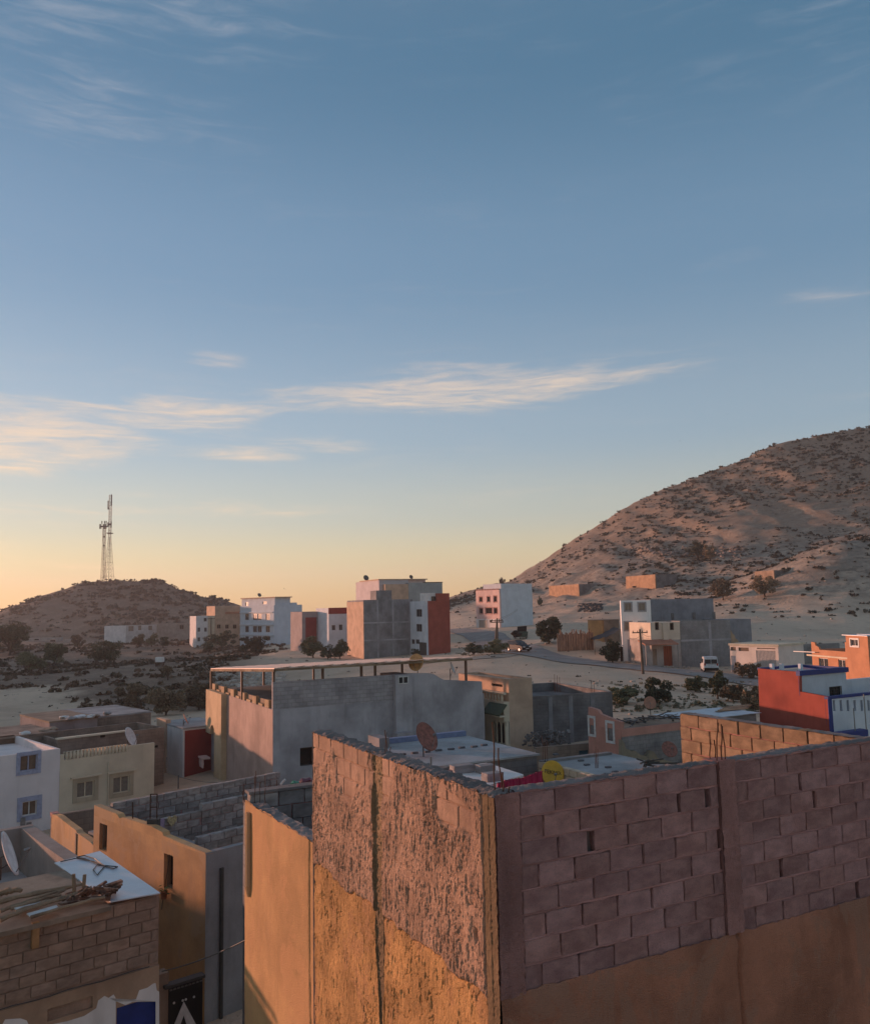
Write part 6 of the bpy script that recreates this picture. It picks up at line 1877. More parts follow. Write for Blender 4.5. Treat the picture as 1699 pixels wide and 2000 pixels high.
# shack, reed fence and dark awning by the road
SK = House('orange_shack', 'small orange shack with a flat roof behind the reed fence', 'shed', 1176, 1212, 132.0, 60, gbase(1176, 132) - 0.3)
ys_, _ = SK.pt('L', 1148, 1220); xs_, _ = SK.pt('R', 1209, 1220)
body(SK, 0, xs_, 0, ys_, 0, SK.top, wallmat('shack_orange', (0.52, 0.28, 0.12), 0.12), 0.0, roofmat=brown)
MB().box(0.3, -0.05, 0, xs_, -0.002, SK.top - 0.01).build('side_tone', brown, SK.root)
AWN = House('black_awning', 'sagging black tarpaulin awning below the orange shack', 'awning', 1160, 1250, 124.0, 85, gbase(1180, 124))
xA, zA = AWN.pt('R', 1213, 1229)
V = []
for i in range(13):
    for j in range(5):
        t = i / 12
        V.append((xA * t, 4.0 * j / 4, AWN.top + (zA - AWN.top) * t - 0.25 * math.sin(t * math.pi) + 0.15 * j / 4 + 0.05 * math.sin(i * 2 + j)))
np_mesh('sheet', np.array(V), grid_faces(13, 5), plainmat('black_tarp', (0.012, 0.012, 0.014), 0.7), AWN.root)
for x_ in (0.1, xA - 0.1):
    MB().tube([(x_, 0.1, 0), (x_, 0.1, AWN.top + (zA - AWN.top) * x_ / xA)], 0.05, 5).build('post', wood, AWN.root)
RF = House('reed_fence', 'ragged reed and board fence beside the big roadside bush', 'fence', 1158, 1232, 127.0, 80, gbase(1120, 127) - 0.5)
xf_, _ = RF.pt('R', 1088, 1240)
r_ = random.Random(8)
reed = [wallmat('reed_%d' % k, c, 0.25) for k, c in enumerate(((0.30, 0.18, 0.12), (0.36, 0.22, 0.15), (0.25, 0.15, 0.11)))]
nb = 40
for i in range(nb):
    x = xf_ + (-xf_) * (i + 0.5) / nb
    h = RF.top + r_.uniform(-0.5, 0.35)
    MB().box(x + xf_ / nb * 0.46, r_.uniform(-0.05, 0.05), 0, x - xf_ / nb * 0.46, 0.1, h).build('board', reed[i % 3], RF.root)

# ------------------------------------------------------------------ plants
def leaf_cloud(n, rx, ry, rz, size, seed, clumps=9, low=0.0):
    """quads of leaf size gathered in clumps inside an ellipsoid that sits on the ground"""
    g = np.random.default_rng(seed)
    c = g.normal(size=(clumps, 3)); c /= np.linalg.norm(c, axis=1)[:, None]
    c *= (g.random((clumps, 1)) ** 0.5) * 0.84
    c[:, 2] = np.abs(c[:, 2]) * 0.9 if low else c[:, 2]
    k = g.integers(0, clumps, n)
    d = g.normal(size=(n, 3)); d /= np.linalg.norm(d, axis=1)[:, None]
    rad_ = (0.15 + 0.25 * g.random((clumps, 1)))[k]
    p = c[k] + d * rad_ * (g.random((n, 1)) ** 0.4)
    p = p * np.array([rx, ry, rz])
    p[:, 2] += rz * (0.78 if not low else 0.05)
    p[:, 2] = np.maximum(p[:, 2], 0.03)
    a = g.normal(size=(n, 3)); a /= np.linalg.norm(a, axis=1)[:, None]
    b = np.cross(a, g.normal(size=(n, 3))); b /= np.linalg.norm(b, axis=1)[:, None]
    s = size * (0.6 + 0.8 * g.random((n, 1)))
    V = np.stack([p - a * s * 0.5, p + b * s * 0.3, p + a * s * 0.5, p - b * s * 0.3], 1).reshape(-1, 3)
    Fq = np.arange(n * 4).reshape(-1, 4)
    return V, Fq


green1 = leafmat('olive_leaf', (0.14, 0.14, 0.08), (0.21, 0.20, 0.115))
green2 = leafmat('dark_leaf', (0.08, 0.085, 0.055), (0.13, 0.13, 0.08))
brownl = leafmat('dry_leaf', (0.19, 0.14, 0.09), (0.27, 0.20, 0.125))
bark = wallmat('bark', (0.13, 0.09, 0.065), 0.3, stain=0.3, fine=12)


def tree(label, p, w, h, mat, seed, n=1600, leaf=None, trunk=0.35, name='tree', cat='tree', group=None):
    """trunk with limbs and a clumped crown; w and h are the whole width and height"""
    root = empty(name, p); tag(root, label, cat, group)
    r = random.Random(seed)
    tr = h * trunk
    mb = MB()
    mb.tube([(0, 0, -0.3), (0.03 * h * r.uniform(-1, 1), 0, tr * 0.6), (0.05 * h * r.uniform(-1, 1), 0.02 * h, tr * 1.25)], [0.05 * h, 0.035 * h, 0.022 * h], 7)
    for k in range(5):
        q = k * 1.26 + r.uniform(-0.3, 0.3)
        e = (math.cos(q) * w * 0.3, math.sin(q) * w * 0.3, tr + (h - tr) * r.uniform(0.35, 0.75))
        mb.tube([(0, 0, tr * 0.75), (e[0] * 0.5, e[1] * 0.5, (tr * 0.75 + e[2]) / 2 + 0.05 * h), e], [0.022 * h, 0.015 * h, 0.006 * h], 5)
    mb.build('trunk', bark, root)
    lo = tr * 0.5
    rz = (h - lo) / 2
    V, Fq = leaf_cloud(int(n * 2.2), w * 0.62, w * 0.55, rz * 1.15, leaf or (0.05 * h + 0.12), seed, 24)
    V[:, 2] += lo + rz - rz * 1.15 * 0.78
    V[:, 2] = np.maximum(V[:, 2], 0.05)
    np_mesh('crown', V, Fq, mat, root, False)
    return root


def px_tree(label, u, vb, vt, wpx, mat, seed, n=1500, name='tree', cat='tree', trunk=0.3, y0=60.0, group=None):
    g = ground_hit(u, vb, y0)
    k = g.y / F
    return tree(label, g, wpx * k, (vb - vt) * k, mat, seed, n, None, trunk, name, cat, group)


px_tree('round dark tree in front of the beige house', 433, 1268, 1232, 52, green2, 1, 2200, trunk=0.2)
px_tree('wide dark tree under the white block windows', 500, 1278, 1243, 66, green2, 2, 2200, trunk=0.15)
px_tree('bushy tree below the burgundy house', 612, 1285, 1247, 46, green1, 3, 1800, trunk=0.15)
px_tree('grey green tree left of the grey tower block', 664, 1287, 1252, 36, green1, 4, 1600, trunk=0.15)
px_tree('low dark bush between the burgundy house and the tower', 640, 1288, 1262, 30, green2, 5, 900, name='bush', cat='bush', trunk=0.1)
px_tree('big dark tree at the left edge', 18, 1280, 1218, 66, green1, 6, 2200, trunk=0.2)
px_tree('dark tree below the low pale house', 62, 1312, 1268, 58, green1, 7, 2000, trunk=0.15)
px_tree('tall green tree right of the dark one', 106, 1300, 1255, 44, green1, 8, 1900, trunk=0.18)
px_tree('small thin tree by the small pale shed', 152, 1268, 1240, 26, brownl, 9, 900, trunk=0.3)
px_tree('wide green tree in front of the wide white house', 205, 1296, 1246, 66, green1, 10, 2200, trunk=0.15)
px_tree('leftmost of the three small trees before the wide white house', 272, 1264, 1238, 22, green1, 11, 1000, trunk=0.25)
px_tree('middle one of the three small trees before the wide white house', 296, 1264, 1238, 22, green1, 12, 1000, trunk=0.25)
px_tree('rightmost of the three small trees, nearest the brown house', 319, 1266, 1243, 20, green2, 13, 900, trunk=0.25)
px_tree('dark bush beside the round tree', 408, 1275, 1255, 30, green2, 14, 800, name='bush', cat='bush', trunk=0.1)
px_tree('big dark bush at the roadside by the reed fence', 1071, 1258, 1205, 46, green2, 15, 2400, name='bush', cat='bush', trunk=0.1)
px_tree('low bush around the feet of the utility poles', 965, 1278, 1250, 46, green1, 16, 1500, name='bush', cat='bush', trunk=0.08)
px_tree('flat dark bush left of the utility poles', 925, 1280, 1258, 40, green2, 17, 1200, name='bush', cat='bush', trunk=0.08)
px_tree('bush at the corner of the red side house', 812, 1284, 1268, 18, green2, 18, 700, name='bush', cat='bush', trunk=0.1)
px_tree('dark shrub below the white villa gate', 1196, 1296, 1252, 34, green2, 19, 1400, name='bush', cat='bush', trunk=0.1)
px_tree('dry bush in front of the white garage', 1472, 1327, 1296, 36, brownl, 20, 1300, name='bush', cat='bush', trunk=0.1)
px_tree('pale leafless looking bush at the garage door', 1450, 1326, 1294, 26, brownl, 21, 500, name='bush', cat='bush', trunk=0.3)
px_tree('leafy bush left of the copper dish', 1216, 1376, 1345, 60, green1, 22, 2200, name='bush', cat='bush', trunk=0.08)
px_tree('dark bush directly behind the copper dish', 1282, 1378, 1333, 52, green2, 23, 2200, name='bush', cat='bush', trunk=0.1)
px_tree('tall bush on the bank below the van', 1358, 1352, 1322, 38, green1, 24, 1600, name='bush', cat='bush', trunk=0.1)
px_tree('straggly tall bush right of the van on the bank', 1402, 1366, 1316, 30, green1, 25, 1000, name='bush', cat='bush', trunk=0.3)
px_tree('broad brown bush on the bank left of the red side wall', 1432, 1372, 1336, 50, brownl, 26, 1700, name='bush', cat='bush', trunk=0.1)
px_tree('dark bush touching the red side wall', 1470, 1392, 1338, 32, brownl, 27, 1400, name='bush', cat='bush', trunk=0.1)
px_tree('round brown tree on the slope behind the villa annex', 1494, 1166, 1124, 46, brownl, 28, 1700, trunk=0.2)
px_tree('dry grey bush left of the round brown tree', 1412, 1172, 1132, 50, brownl, 29, 1500, trunk=0.2)
px_tree('dark green tree high among the terraces', 1362, 1092, 1058, 40, green2, 30, 1500, trunk=0.2)
px_tree('brown tree right of the dark green terrace tree', 1388, 1096, 1062, 30, brownl, 31, 1000, trunk=0.2)
px_tree('large brown bush behind the left row houses', 325, 1398, 1345, 74, brownl, 32, 2600, name='bush', cat='bush', trunk=0.08)
px_tree('dark dry bush nearest the canopy corner', 388, 1388, 1338, 60, brownl, 33, 2400, name='bush', cat='bush', trunk=0.08)
px_tree('brown bush left of the large one', 262, 1372, 1335, 56, brownl, 34, 2000, name='bush', cat='bush', trunk=0.08)
px_tree('small bare tree in the scrub valley', 328, 1330, 1302, 20, brownl, 35, 260, trunk=0.5)
px_tree('lone small dark tree on the skyline behind the pink house', 981, 1148, 1128, 13, green2, 36, 500, y0=250, trunk=0.2)

# cactus on the sandy slope
cg = ground_hit(1054, 1181, 120)
cr_ = empty('cactus', cg); tag(cr_, 'dark branching cactus on the sand right of the pink house', 'cactus')
kk = cg.y / F
for (dx, h, le) in ((0, 17, 0.0), (-3, 10, -2.5), (2.5, 13, 2.5), (4.5, 9, 4.5)):
    MB().tube([(dx * 0.3 * kk, 0, -0.2), (dx * kk, 0.2, h * 0.5 * kk), ((dx + le * 0.3) * kk, 0.2, h * kk)], [0.25, 0.3, 0.16], 8).build('stem', green2, cr_, True)

# shrubs: a few shapes, copied about
SH = [leaf_cloud(60, 1.0, 1.0, 0.62, 0.42, 300 + i, 5, 1.0) for i in range(6)]
SL = [leaf_cloud(26, 1.05, 1.05, 0.66, 0.62, 320 + i, 4, 1.0) for i in range(6)]
shr_m = [leafmat('shrub_leaf_%d' % i, c, tuple(x * 1.4 for x in c)) for i, c in enumerate(((0.085, 0.08, 0.06), (0.07, 0.07, 0.052), (0.11, 0.088, 0.065)))]
SM = []
for i, (V, Fq) in enumerate(SH):
    me = np_mesh('shrub', V, Fq, shr_m[i % 3], None, False)
    SM.append(me.data); bpy.data.objects.remove(me)


def project(x, y, z):
    d = np.stack([x, y, z - CAM.z], -1) @ np.array(CROT)
    return CX + F * d[:, 0] / -d[:, 2], CY - F * d[:, 1] / -d[:, 2], -d[:, 2]


g = np.random.default_rng(11)
N = 15000
hx = g.uniform(0, 260, N); hy = g.uniform(165, 384, N)
dens = fbm(hx * 0.025, hy * 0.02, 61, 4)
zc = ground(hx, hy)
keep = (g.random(N) < np.clip((dens - 0.38) * 3.4 + 0.45 * sstep(16, 40, zc), 0.03, 1)) & (zc > 6)
hx, hy, zc = hx[keep], hy[keep], zc[keep]
hs = (0.42 + 1.1 * g.random(len(hx)) ** 2.2) * (1 + 0.25 * sstep(250, 380, hy))
uu_, vv_, dd_ = project(hx, hy, zc)
inn = (uu_ > -40) & (uu_ < 1740) & (vv_ < 1330)
hx, hy, zc, hs, uu_, vv_, dd_ = [a[inn] for a in (hx, hy, zc, hs, uu_, vv_, dd_)]
size_px = hs / dd_
order = np.argsort(-size_px)
vis = (uu_ > 5) & (uu_ < 1690)
top = [i for i in order if vis[i]][:290]
tops = set(top)
for i in top:
    o = bpy.data.objects.new('shrub', SM[i % 6]); COL.objects.link(o)
    o.location = (hx[i], hy[i], zc[i] - 0.1); o.rotation_euler = (0, 0, i * 1.7); o.scale = (hs[i] * 1.15, hs[i] * 1.15, hs[i])
    tag(o, 'low dark shrub dotted on the dry right hillside', 'shrub', 'shrubs dotted over the right hillside')


def merge_shrubs(name, label, xs, ys, zs, ss, mats):
    Vs, Fs, Ms = [], [], []
    k = 0
    for i in range(len(xs)):
        V, Fq = SL[i % 6]
        a = i * 2.4
        c, s_ = math.cos(a), math.sin(a)
        W_ = np.stack([V[:, 0] * c - V[:, 1] * s_, V[:, 0] * s_ + V[:, 1] * c, V[:, 2]], -1) * ss[i] + np.array([xs[i], ys[i], zs[i] - 0.1 * ss[i]])
        Vs.append(W_); Fs.append(Fq + k); Ms.append(np.full(len(Fq), i % 3)); k += len(V)
    o = np_mesh(name, np.concatenate(Vs), np.concatenate(Fs), mats, None, False, np.concatenate(Ms))
    return tag(o, label, 'shrubs', None, 'stuff')


rest = [i for i in range(len(hx)) if i not in tops]
merge_shrubs('hillside_shrubs', 'smaller shrubs scattered over the right hillside', hx[rest], hy[rest], zc[rest], hs[rest], shr_m)
N = 2600
lx_ = g.uniform(-250, -75, N); ly_ = g.uniform(366, 452, N); d_ = fbm(lx_ * 0.03, ly_ * 0.03, 71, 4); k_ = g.random(N) < np.clip((d_ - 0.38) * 4, 0.08, 1)
lx_, ly_ = lx_[k_], ly_[k_]
merge_shrubs('mast_hill_shrubs', 'dark shrubs covering the hill with the masts', lx_, ly_, ground(lx_, ly_), 0.9 + 1.5 * g.random(len(lx_)), shr_m)
N = 9000
lx_ = g.uniform(-170, 5, N); ly_ = 100 + 230 * g.random(N) ** 1.3; d_ = fbm(lx_ * 0.035, ly_ * 0.06, 73, 4)
edge = 100 + 0 * lx_
k_ = (g.random(N) < np.clip((d_ - 0.36) * 5 + 0.5 * (ly_ < 135), 0.1, 1)) & (lx_ + 0.05 * (ly_ - 100) < -6) & (ly_ > edge + 6 * g.random(N)) & (lx_ / ly_ > -0.56) & (lx_ < -0.24 * ly_ + 0.25 * np.clip(ly_ - 150, 0, 60)) & ((ly_ > 134) | (lx_ > -62 + (132 - ly_) * 0.71))
lx_, ly_ = lx_[k_], ly_[k_]
scrub_m = [leafmat('scrub_leaf_%d' % i, c, tuple(x * 1.4 for x in c)) for i, c in enumerate(((0.14, 0.095, 0.065), (0.11, 0.085, 0.055), (0.17, 0.12, 0.08)))]
merge_shrubs('valley_scrub', 'brown scrub filling the valley at the left', lx_, ly_, ground(lx_, ly_), 0.5 + 1.1 * g.random(len(lx_)) ** 1.6, scrub_m)
N = 420
lx_ = g.uniform(-55, 75, N); ly_ = g.uniform(62, 165, N)
uu2, vv2, _d = project(lx_, ly_, ground(lx_, ly_))
rp_ = np.array([[p[0], p[1]] for p in ROAD])
dr_min = np.min(np.hypot(lx_[:, None] - np.interp(np.linspace(0, len(rp_) - 1, 80), range(len(rp_)), rp_[:, 0])[None], ly_[:, None] - np.interp(np.linspace(0, len(rp_) - 1, 80), range(len(rp_)), rp_[:, 1])[None]), 1)
k_ = (dr_min > 4.5) & (g.random(N) < 0.55)
lx_, ly_ = lx_[k_], ly_[k_]
merge_shrubs('sand_tufts', 'small dry tufts on the sand around the road', lx_, ly_, ground(lx_, ly_), 0.12 + 0.34 * g.random(len(lx_)) ** 2, shr_m)


wp_ = [ground_hit(u, v, 55) for u, v in list(zip(g.uniform(1190, 1485, 260), g.uniform(1332, 1392, 260))) + list(zip(g.uniform(890, 990, 90), g.uniform(1256, 1284, 90)))]
wd = [leafmat('weed_leaf_%d' % i, c, tuple(x * 1.4 for x in c)) for i, c in enumerate(((0.24, 0.23, 0.15), (0.28, 0.25, 0.17), (0.19, 0.185, 0.12)))]
merge_shrubs('bank_weeds', 'grey green weeds on the bank below the road', [p.x for p in wp_], [p.y for p in wp_], [p.z for p in wp_], 0.16 + 0.45 * g.random(len(wp_)) ** 1.8, wd)

# stones and rubble
def stones(name, label, xs, ys, ss, mat, seed=1):
    gg = np.random.default_rng(seed)
    base = np.array([(-1, -1, -0.6), (1, -1, -0.6), (1, 1, -0.6), (-1, 1, -0.6), (-1, -1, 0.6), (1, -1, 0.6), (1, 1, 0.6), (-1, 1, 0.6)]) * 0.5
    fq = np.array([(0, 3, 2, 1), (4, 5, 6, 7), (0, 1, 5, 4), (1, 2, 6, 5), (2, 3, 7, 6), (3, 0, 4, 7)])
    zs = ground(np.asarray(xs), np.asarray(ys))
    Vs, Fs = [], []
    for i in range(len(xs)):
        b = base * (1 + gg.uniform(-0.35, 0.35, (8, 3)))
        a = gg.uniform(0, 6.28); c, s_ = math.cos(a), math.sin(a)
        b = np.stack([b[:, 0] * c - b[:, 1] * s_, b[:, 0] * s_ + b[:, 1] * c, b[:, 2]], -1) * ss[i] + np.array([xs[i], ys[i], zs[i] + 0.1 * ss[i]])
        Vs.append(b); Fs.append(fq + 8 * i)
    o = np_mesh(name, np.concatenate(Vs), np.concatenate(Fs), mat, None, False)
    return tag(o, label, 'stones', None, 'stuff')


stone_m = wallmat('field_stone', (0.42, 0.35, 0.29), 0.25, randvar=0.0, big=1.5)
N = 1500
sx = g.uniform(-60, 90, N); sy = g.uniform(60, 260, N)
stones('field_stones', 'stones scattered over the sandy ground', sx, sy, 0.08 + 0.35 * g.random(N) ** 3, stone_m, 3)
pp = [ground_hit(u, v, 80) for u, v in zip(g.uniform(415, 560, 260), g.uniform(1312, 1345, 260))]
stones('pale_rubble', 'pale stones heaped on the lot under the canopy', [p.x for p in pp], [p.y for p in pp], 0.2 + 0.6 * g.random(260) ** 2, wallmat('pale_stone', (0.55, 0.47, 0.4), 0.2), 5)
pp = [ground_hit(u, v, 150) for u, v in zip(g.uniform(1230, 1460, 420), 1080 + g.normal(0, 5, 420))]
stones('terrace_rubble', 'line of rubble along the hillside terrace', [p.x for p in pp], [p.y for p in pp], 0.3 + 0.9 * g.random(420) ** 2, wallmat('dark_stone2', (0.26, 0.22, 0.2), 0.3), 6)
pp = [ground_hit(u, v, 110) for u, v in zip(np.r_[g.uniform(1195, 1240, 120), g.uniform(1290, 1345, 80)], np.r_[g.uniform(1281, 1296, 120), g.uniform(1303, 1310, 80)])]
stones('roadside_rubble', 'rubble along the road edge before the villa', [p.x for p in pp], [p.y for p in pp], 0.15 + 0.35 * g.random(200) ** 2, stone_m, 7)
pp = [ground_hit(u, v, 120) for u, v in zip(g.uniform(1130, 1175, 120), g.uniform(1180, 1196, 120))]
stones('dark_debris', 'dark debris tipped on the slope below the lit ruin', [p.x for p in pp], [p.y for p in pp], 0.3 + 0.7 * g.random(120), plainmat('debris', (0.06, 0.06, 0.06), 0.8, var=0.5), 8)

# ------------------------------------------------------------------ masts on the hill
def mast(label, u, vt, base_w, top_w, knee, seed):
    yb = 444.0
    p = P(u, 1134, yb); zb = gz(p.x, yb) - 0.3
    zt = P(u, vt, yb).z
    root = empty('radio_mast', (p.x, yb, zb)); tag(root, label, 'mast', 'masts on the hill')
    h = zt - zb
    wz = lambda z: base_w + (top_w - base_w) * min(1, (z / (h * knee)) ** 0.85)
    lev = [h * knee * (i / 7) ** 0.9 for i in range(8)] + [h * (knee + (1 - knee) * (i + 1) / 12) for i in range(12)]
    m_ = plainmat('mast_steel', (0.13, 0.11, 0.10), 0.6, 0.3, 0.3)
    for sx_, sy_ in ((-1, -1), (1, -1), (1, 1), (-1, 1)):
        MB().tube([(sx_ * wz(z) / 2, sy_ * wz(z) / 2, z) for z in lev], 0.075, 4).build('leg', m_, root)
    for a, b in zip(lev[:-1], lev[1:]):
        mb = MB()
        for k in range(4):
            q0 = [(-1, -1), (1, -1), (1, 1), (-1, 1)][k]; q1 = [(-1, -1), (1, -1), (1, 1), (-1, 1)][(k + 1) % 4]
            A = (q0[0] * wz(a) / 2, q0[1] * wz(a) / 2, a); B = (q1[0] * wz(b) / 2, q1[1] * wz(b) / 2, b)
            C = (q1[0] * wz(a) / 2, q1[1] * wz(a) / 2, a); D_ = (q0[0] * wz(b) / 2, q0[1] * wz(b) / 2, b); E_ = (q1[0] * wz(b) / 2, q1[1] * wz(b) / 2, b)
            mb.beam(A, B, 0.045); mb.beam(C, D_, 0.045); mb.beam(D_, E_, 0.08)
        mb.build('lattice', m_, root)
    MB().tube([(0, 0, 0), (0, 0, h * knee)], 0.13, 6).build('cable_run', m_, root)
    return root, h, m_


mr, mh, mm_ = mast('taller lattice mast on the hill with antennas at its head', 212.5, 967, 4.6, 1.15, 0.52, 1)
for (dx, z0, z1, w_) in ((0.8, 0.93, 1.005, 0.4), (-0.95, 0.85, 0.935, 0.45), (-0.8, 0.835, 0.86, 0.7), (0.75, 0.88, 0.93, 0.5), (-0.7, 0.65, 0.69, 0.7), (0.95, 0.63, 0.70, 0.45), (0.2, 0.655, 0.675, 1.0)):
    MB().box(dx - w_ / 2, -0.9, mh * z0, dx + w_ / 2, -0.6, mh * z1).build('antenna', mm_, mr)
MB().box(-1.3, -1.3, mh * 0.565, 1.3, 1.3, mh * 0.575).build('platform', mm_, mr)
mr2, mh2, _m = mast('shorter lattice mast with a wide antenna platform', 201.5, 1024, 2.2, 1.3, 0.7, 2)
MB().box(-1.9, -1.5, mh2 * 0.955, 1.6, 1.5, mh2 * 0.97).build('platform', mm_, mr2)
for dx in (-1.8, -1.2, 0.3, 0.9, 1.5):
    MB().box(dx - 0.2, -1.6, mh2 * 0.92, dx + 0.2, -1.3, mh2 * 1.0).build('antenna', mm_, mr2)
for dx in (-1.3, 0.1, 0.95):
    MB().box(dx - 0.18, -0.3, mh2 * 1.01, dx + 0.18, 0.1, mh2 * 1.055).build('antenna', mm_, mr2)
for zf in (0.78, 0.63):
    MB().box(-0.1, -1.1, mh2 * zf, 0.8, -0.6, mh2 * (zf + 0.025)).build('radio_box', mm_, mr2)

# ------------------------------------------------------------------ utility poles and wires
polew = wallmat('pole_wood', (0.16, 0.115, 0.085), 0.25, stain=0.4)


def pole(label, u, vb, vt, lean=0.0, arm=0.9, y0=60):
    gp = ground_hit(u, vb, y0)
    h = (vb - vt) * gp.y / F
    root = empty('utility_pole', gp); tag(root, label, 'utility pole', 'utility poles along the road')
    MB().tube([(0, 0, -0.4), (lean * 0.5, 0, h * 0.5), (lean, 0, h)], [0.17, 0.15, 0.11], 8).build('shaft', polew, root)
    MB().box(lean - arm, -0.06, h - 0.45, lean + arm, 0.06, h - 0.33).build('crossarm', polew, root)
    for k in (-0.9, -0.3, 0.3, 0.9):
        MB().tube([(lean + k * arm, 0, h - 0.33), (lean + k * arm, 0, h - 0.15)], 0.05, 6).build('insulator', dark, root)
    return gp + Vector((lean, 0, h - 0.2))


pa = pole('dark utility pole at the road before the white villa', 1256, 1317, 1232, -0.15)
pb = pole('left one of the paired poles, leaning, near the black car', 966, 1277, 1212, 0.5)
pc = pole('upright right one of the paired poles near the black car', 972, 1272, 1209, 0.05)
pd = pole('slim pole in front of the white side of the pink house', 1027, 1212, 1176, 0.0, 0.7, 120)
pe = pole('slim pole before the small white and beige houses', 412, 1264, 1207, 0.0, 1.0, 120)
vw = P(1228, 1243, 117.5)
for k in range(3):
    cable('wire %s from the road pole to the villa front' % ['upper', 'middle', 'lower'][k], pa + Vector((0, 0, -0.3 * k)), P(1271 - 22 * k, 1243 + 1.5 * k, 117.6), 0.25, 0.02)
for k in range(2):
    cable(['upper wire crossing from the paired poles to the slim pole', 'lower wire crossing from the paired poles to the slim pole'][k], pc + Vector((0, 0, -0.25 * k)), pd + Vector((0, 0, -0.2 * k)), 0.5, 0.02)
cable('wire crossing the alley from the brown block house to the ochre plastered house', P(316, 1898, 16.7), P(482, 1836, 13.6), 0.05, 0.01)

# ------------------------------------------------------------------ vehicles
tyre_m = plainmat('tyre_rubber', (0.015, 0.015, 0.016), 0.85)
rim_m = plainmat('wheel_rim', (0.30, 0.30, 0.31), 0.35, 0.8)
lamp_red = plainmat('tail_lamp', (0.30, 0.02, 0.015), 0.3)
lamp_w = plainmat('head_lamp', (0.6, 0.6, 0.58), 0.15)


def car(name, label, cat, pos, heading, paint, prof, cabin, L, Wd, wheelbase, r=0.31, bumper=None, van=False):
    """x forward; prof is the lower side outline, cabin the glass house outline"""
    root = empty(name, pos, heading); tag(root, label, cat)
    hw = Wd / 2
    n = len(prof)
    mb = MB()
    rows = []
    for (dy, ins) in ((-hw, 0.06), (-hw - 0.0, 0.0), (hw, 0.0), (hw, 0.06)):
        pass
    cx = sum(p[0] for p in prof) / n; cz = sum(p[1] for p in prof) / n
    ring = []
    for y, k in ((-hw, 0.93), (-hw + 0.06, 1.0), (hw - 0.06, 1.0), (hw, 0.93)):
        ring.append([(cx + (x - cx) * (1 - (1 - k) * 0.35), y, cz + (z - cz) * k) for x, z in prof])
    v = [p for rr in ring for p in rr]
    f = [tuple(range(n))] + [tuple(3 * n + i for i in reversed(range(n)))]
    for a in range(3):
        for i in range(n):
            j = (i + 1) % n
            f.append((a * n + i, a * n + j, (a + 1) * n + j, (a + 1) * n + i))
    mb.add(v, f); mb.build('body', paint, root)
    # glass house narrows to the roof
    zb, zt = min(p[1] for p in cabin), max(p[1] for p in cabin)
    m = len(cabin)
    ins = lambda z: hw - 0.05 - 0.20 * (z - zb) / (zt - zb) * (0.35 if van else 1)
    gl = MB()
    v = [(x, -ins(z), z) for x, z in cabin] + [(x, ins(z), z) for x, z in cabin]
    gl.add(v, [tuple(range(m)), tuple(m + i for i in reversed(range(m)))] + [(i, (i + 1) % m, m + (i + 1) % m, m + i) for i in range(m)])
    gl.build('windows', paint if van else glass, root)
    tops_ = [p for p in cabin if p[1] > zt - 0.06]
    MB().box(min(p[0] for p in tops_) - 0.05, -ins(zt) - 0.01, zt - 0.015, max(p[0] for p in tops_) + 0.05, ins(zt) + 0.01, zt + 0.03).build('roof', paint, root)
    for sx_ in (-1, 1):
        for sy_ in (-1, 1):
            w = MB()
            w.tube([(sx_ * wheelbase / 2, sy_ * (hw - 0.2), r), (sx_ * wheelbase / 2, sy_ * (hw + 0.01), r)], r, 18)
            wo = w.build('wheel', tyre_m, root)
            MB().tube([(sx_ * wheelbase / 2, sy_ * (hw + 0.005), r), (sx_ * wheelbase / 2, sy_ * (hw + 0.025), r)], r * 0.6, 12).build('rim', rim_m, wo)
    for sy_ in (-1, 1):
        MB().box(L / 2 - 0.14, sy_ * hw * 0.62 - 0.17, 0.62, L / 2 - 0.0, sy_ * hw * 0.62 + 0.17, 0.78).build('headlight', lamp_w, root)
        MB().box(-L / 2 - 0.01, sy_ * hw * 0.82 - 0.09, 0.75, -L / 2 + 0.1, sy_ * hw * 0.82 + 0.09, 1.15 if van else 0.95).build('tail_light', lamp_red, root)
        MB().box(cabin[0][0] - 0.5 if False else L * 0.12, sy_ * (hw + 0.08) - 0.09, 0.98, L * 0.12 + 0.1, sy_ * (hw + 0.08) + 0.09, 1.12).build('mirror', paint if not van else dark, root)
    MB().box(L / 2 - 0.06, -0.55, 0.36, L / 2 + 0.03, 0.55, 0.52).build('grille', dark, root)
    MB().box(L / 2 + 0.005, -0.26, 0.40, L / 2 + 0.045, 0.26, 0.50).build('number_plate', white_frame, root)
    MB().box(-L / 2 - 0.07, -hw + 0.05, 0.28, -L / 2 + 0.05, hw - 0.05, 0.62 if van else 0.5).build('bumper', bumper or dark, root)
    return root


blackp = plainmat('black_car_paint', (0.010, 0.011, 0.013), 0.5, 0, 0.15)
whitep = plainmat('white_van_paint', (0.55, 0.55, 0.55), 0.35, 0, 0.5)
prof_c = [(-2.05, 0.32), (-2.12, 0.55), (-2.08, 0.92), (-1.9, 1.0), (0.75, 0.98), (1.5, 0.90), (1.98, 0.74), (2.08, 0.5), (2.0, 0.26), (1.75, 0.2), (1.7, 0.45), (1.3, 0.62), (0.9, 0.45), (0.85, 0.2), (-0.85, 0.2), (-0.9, 0.45), (-1.3, 0.62), (-1.7, 0.45), (-1.75, 0.2)]
prof_c = [(-2.05, 0.25), (-2.12, 0.55), (-2.08, 0.92), (-1.9, 1.0), (0.75, 0.98), (1.5, 0.90), (1.98, 0.74), (2.08, 0.5), (2.0, 0.25)]
cab_c = [(-2.0, 0.98), (-1.75, 1.42), (-1.3, 1.54), (0.0, 1.52), (0.35, 1.42), (1.05, 0.96)]
cp = ground_hit(1013, 1274, 90)
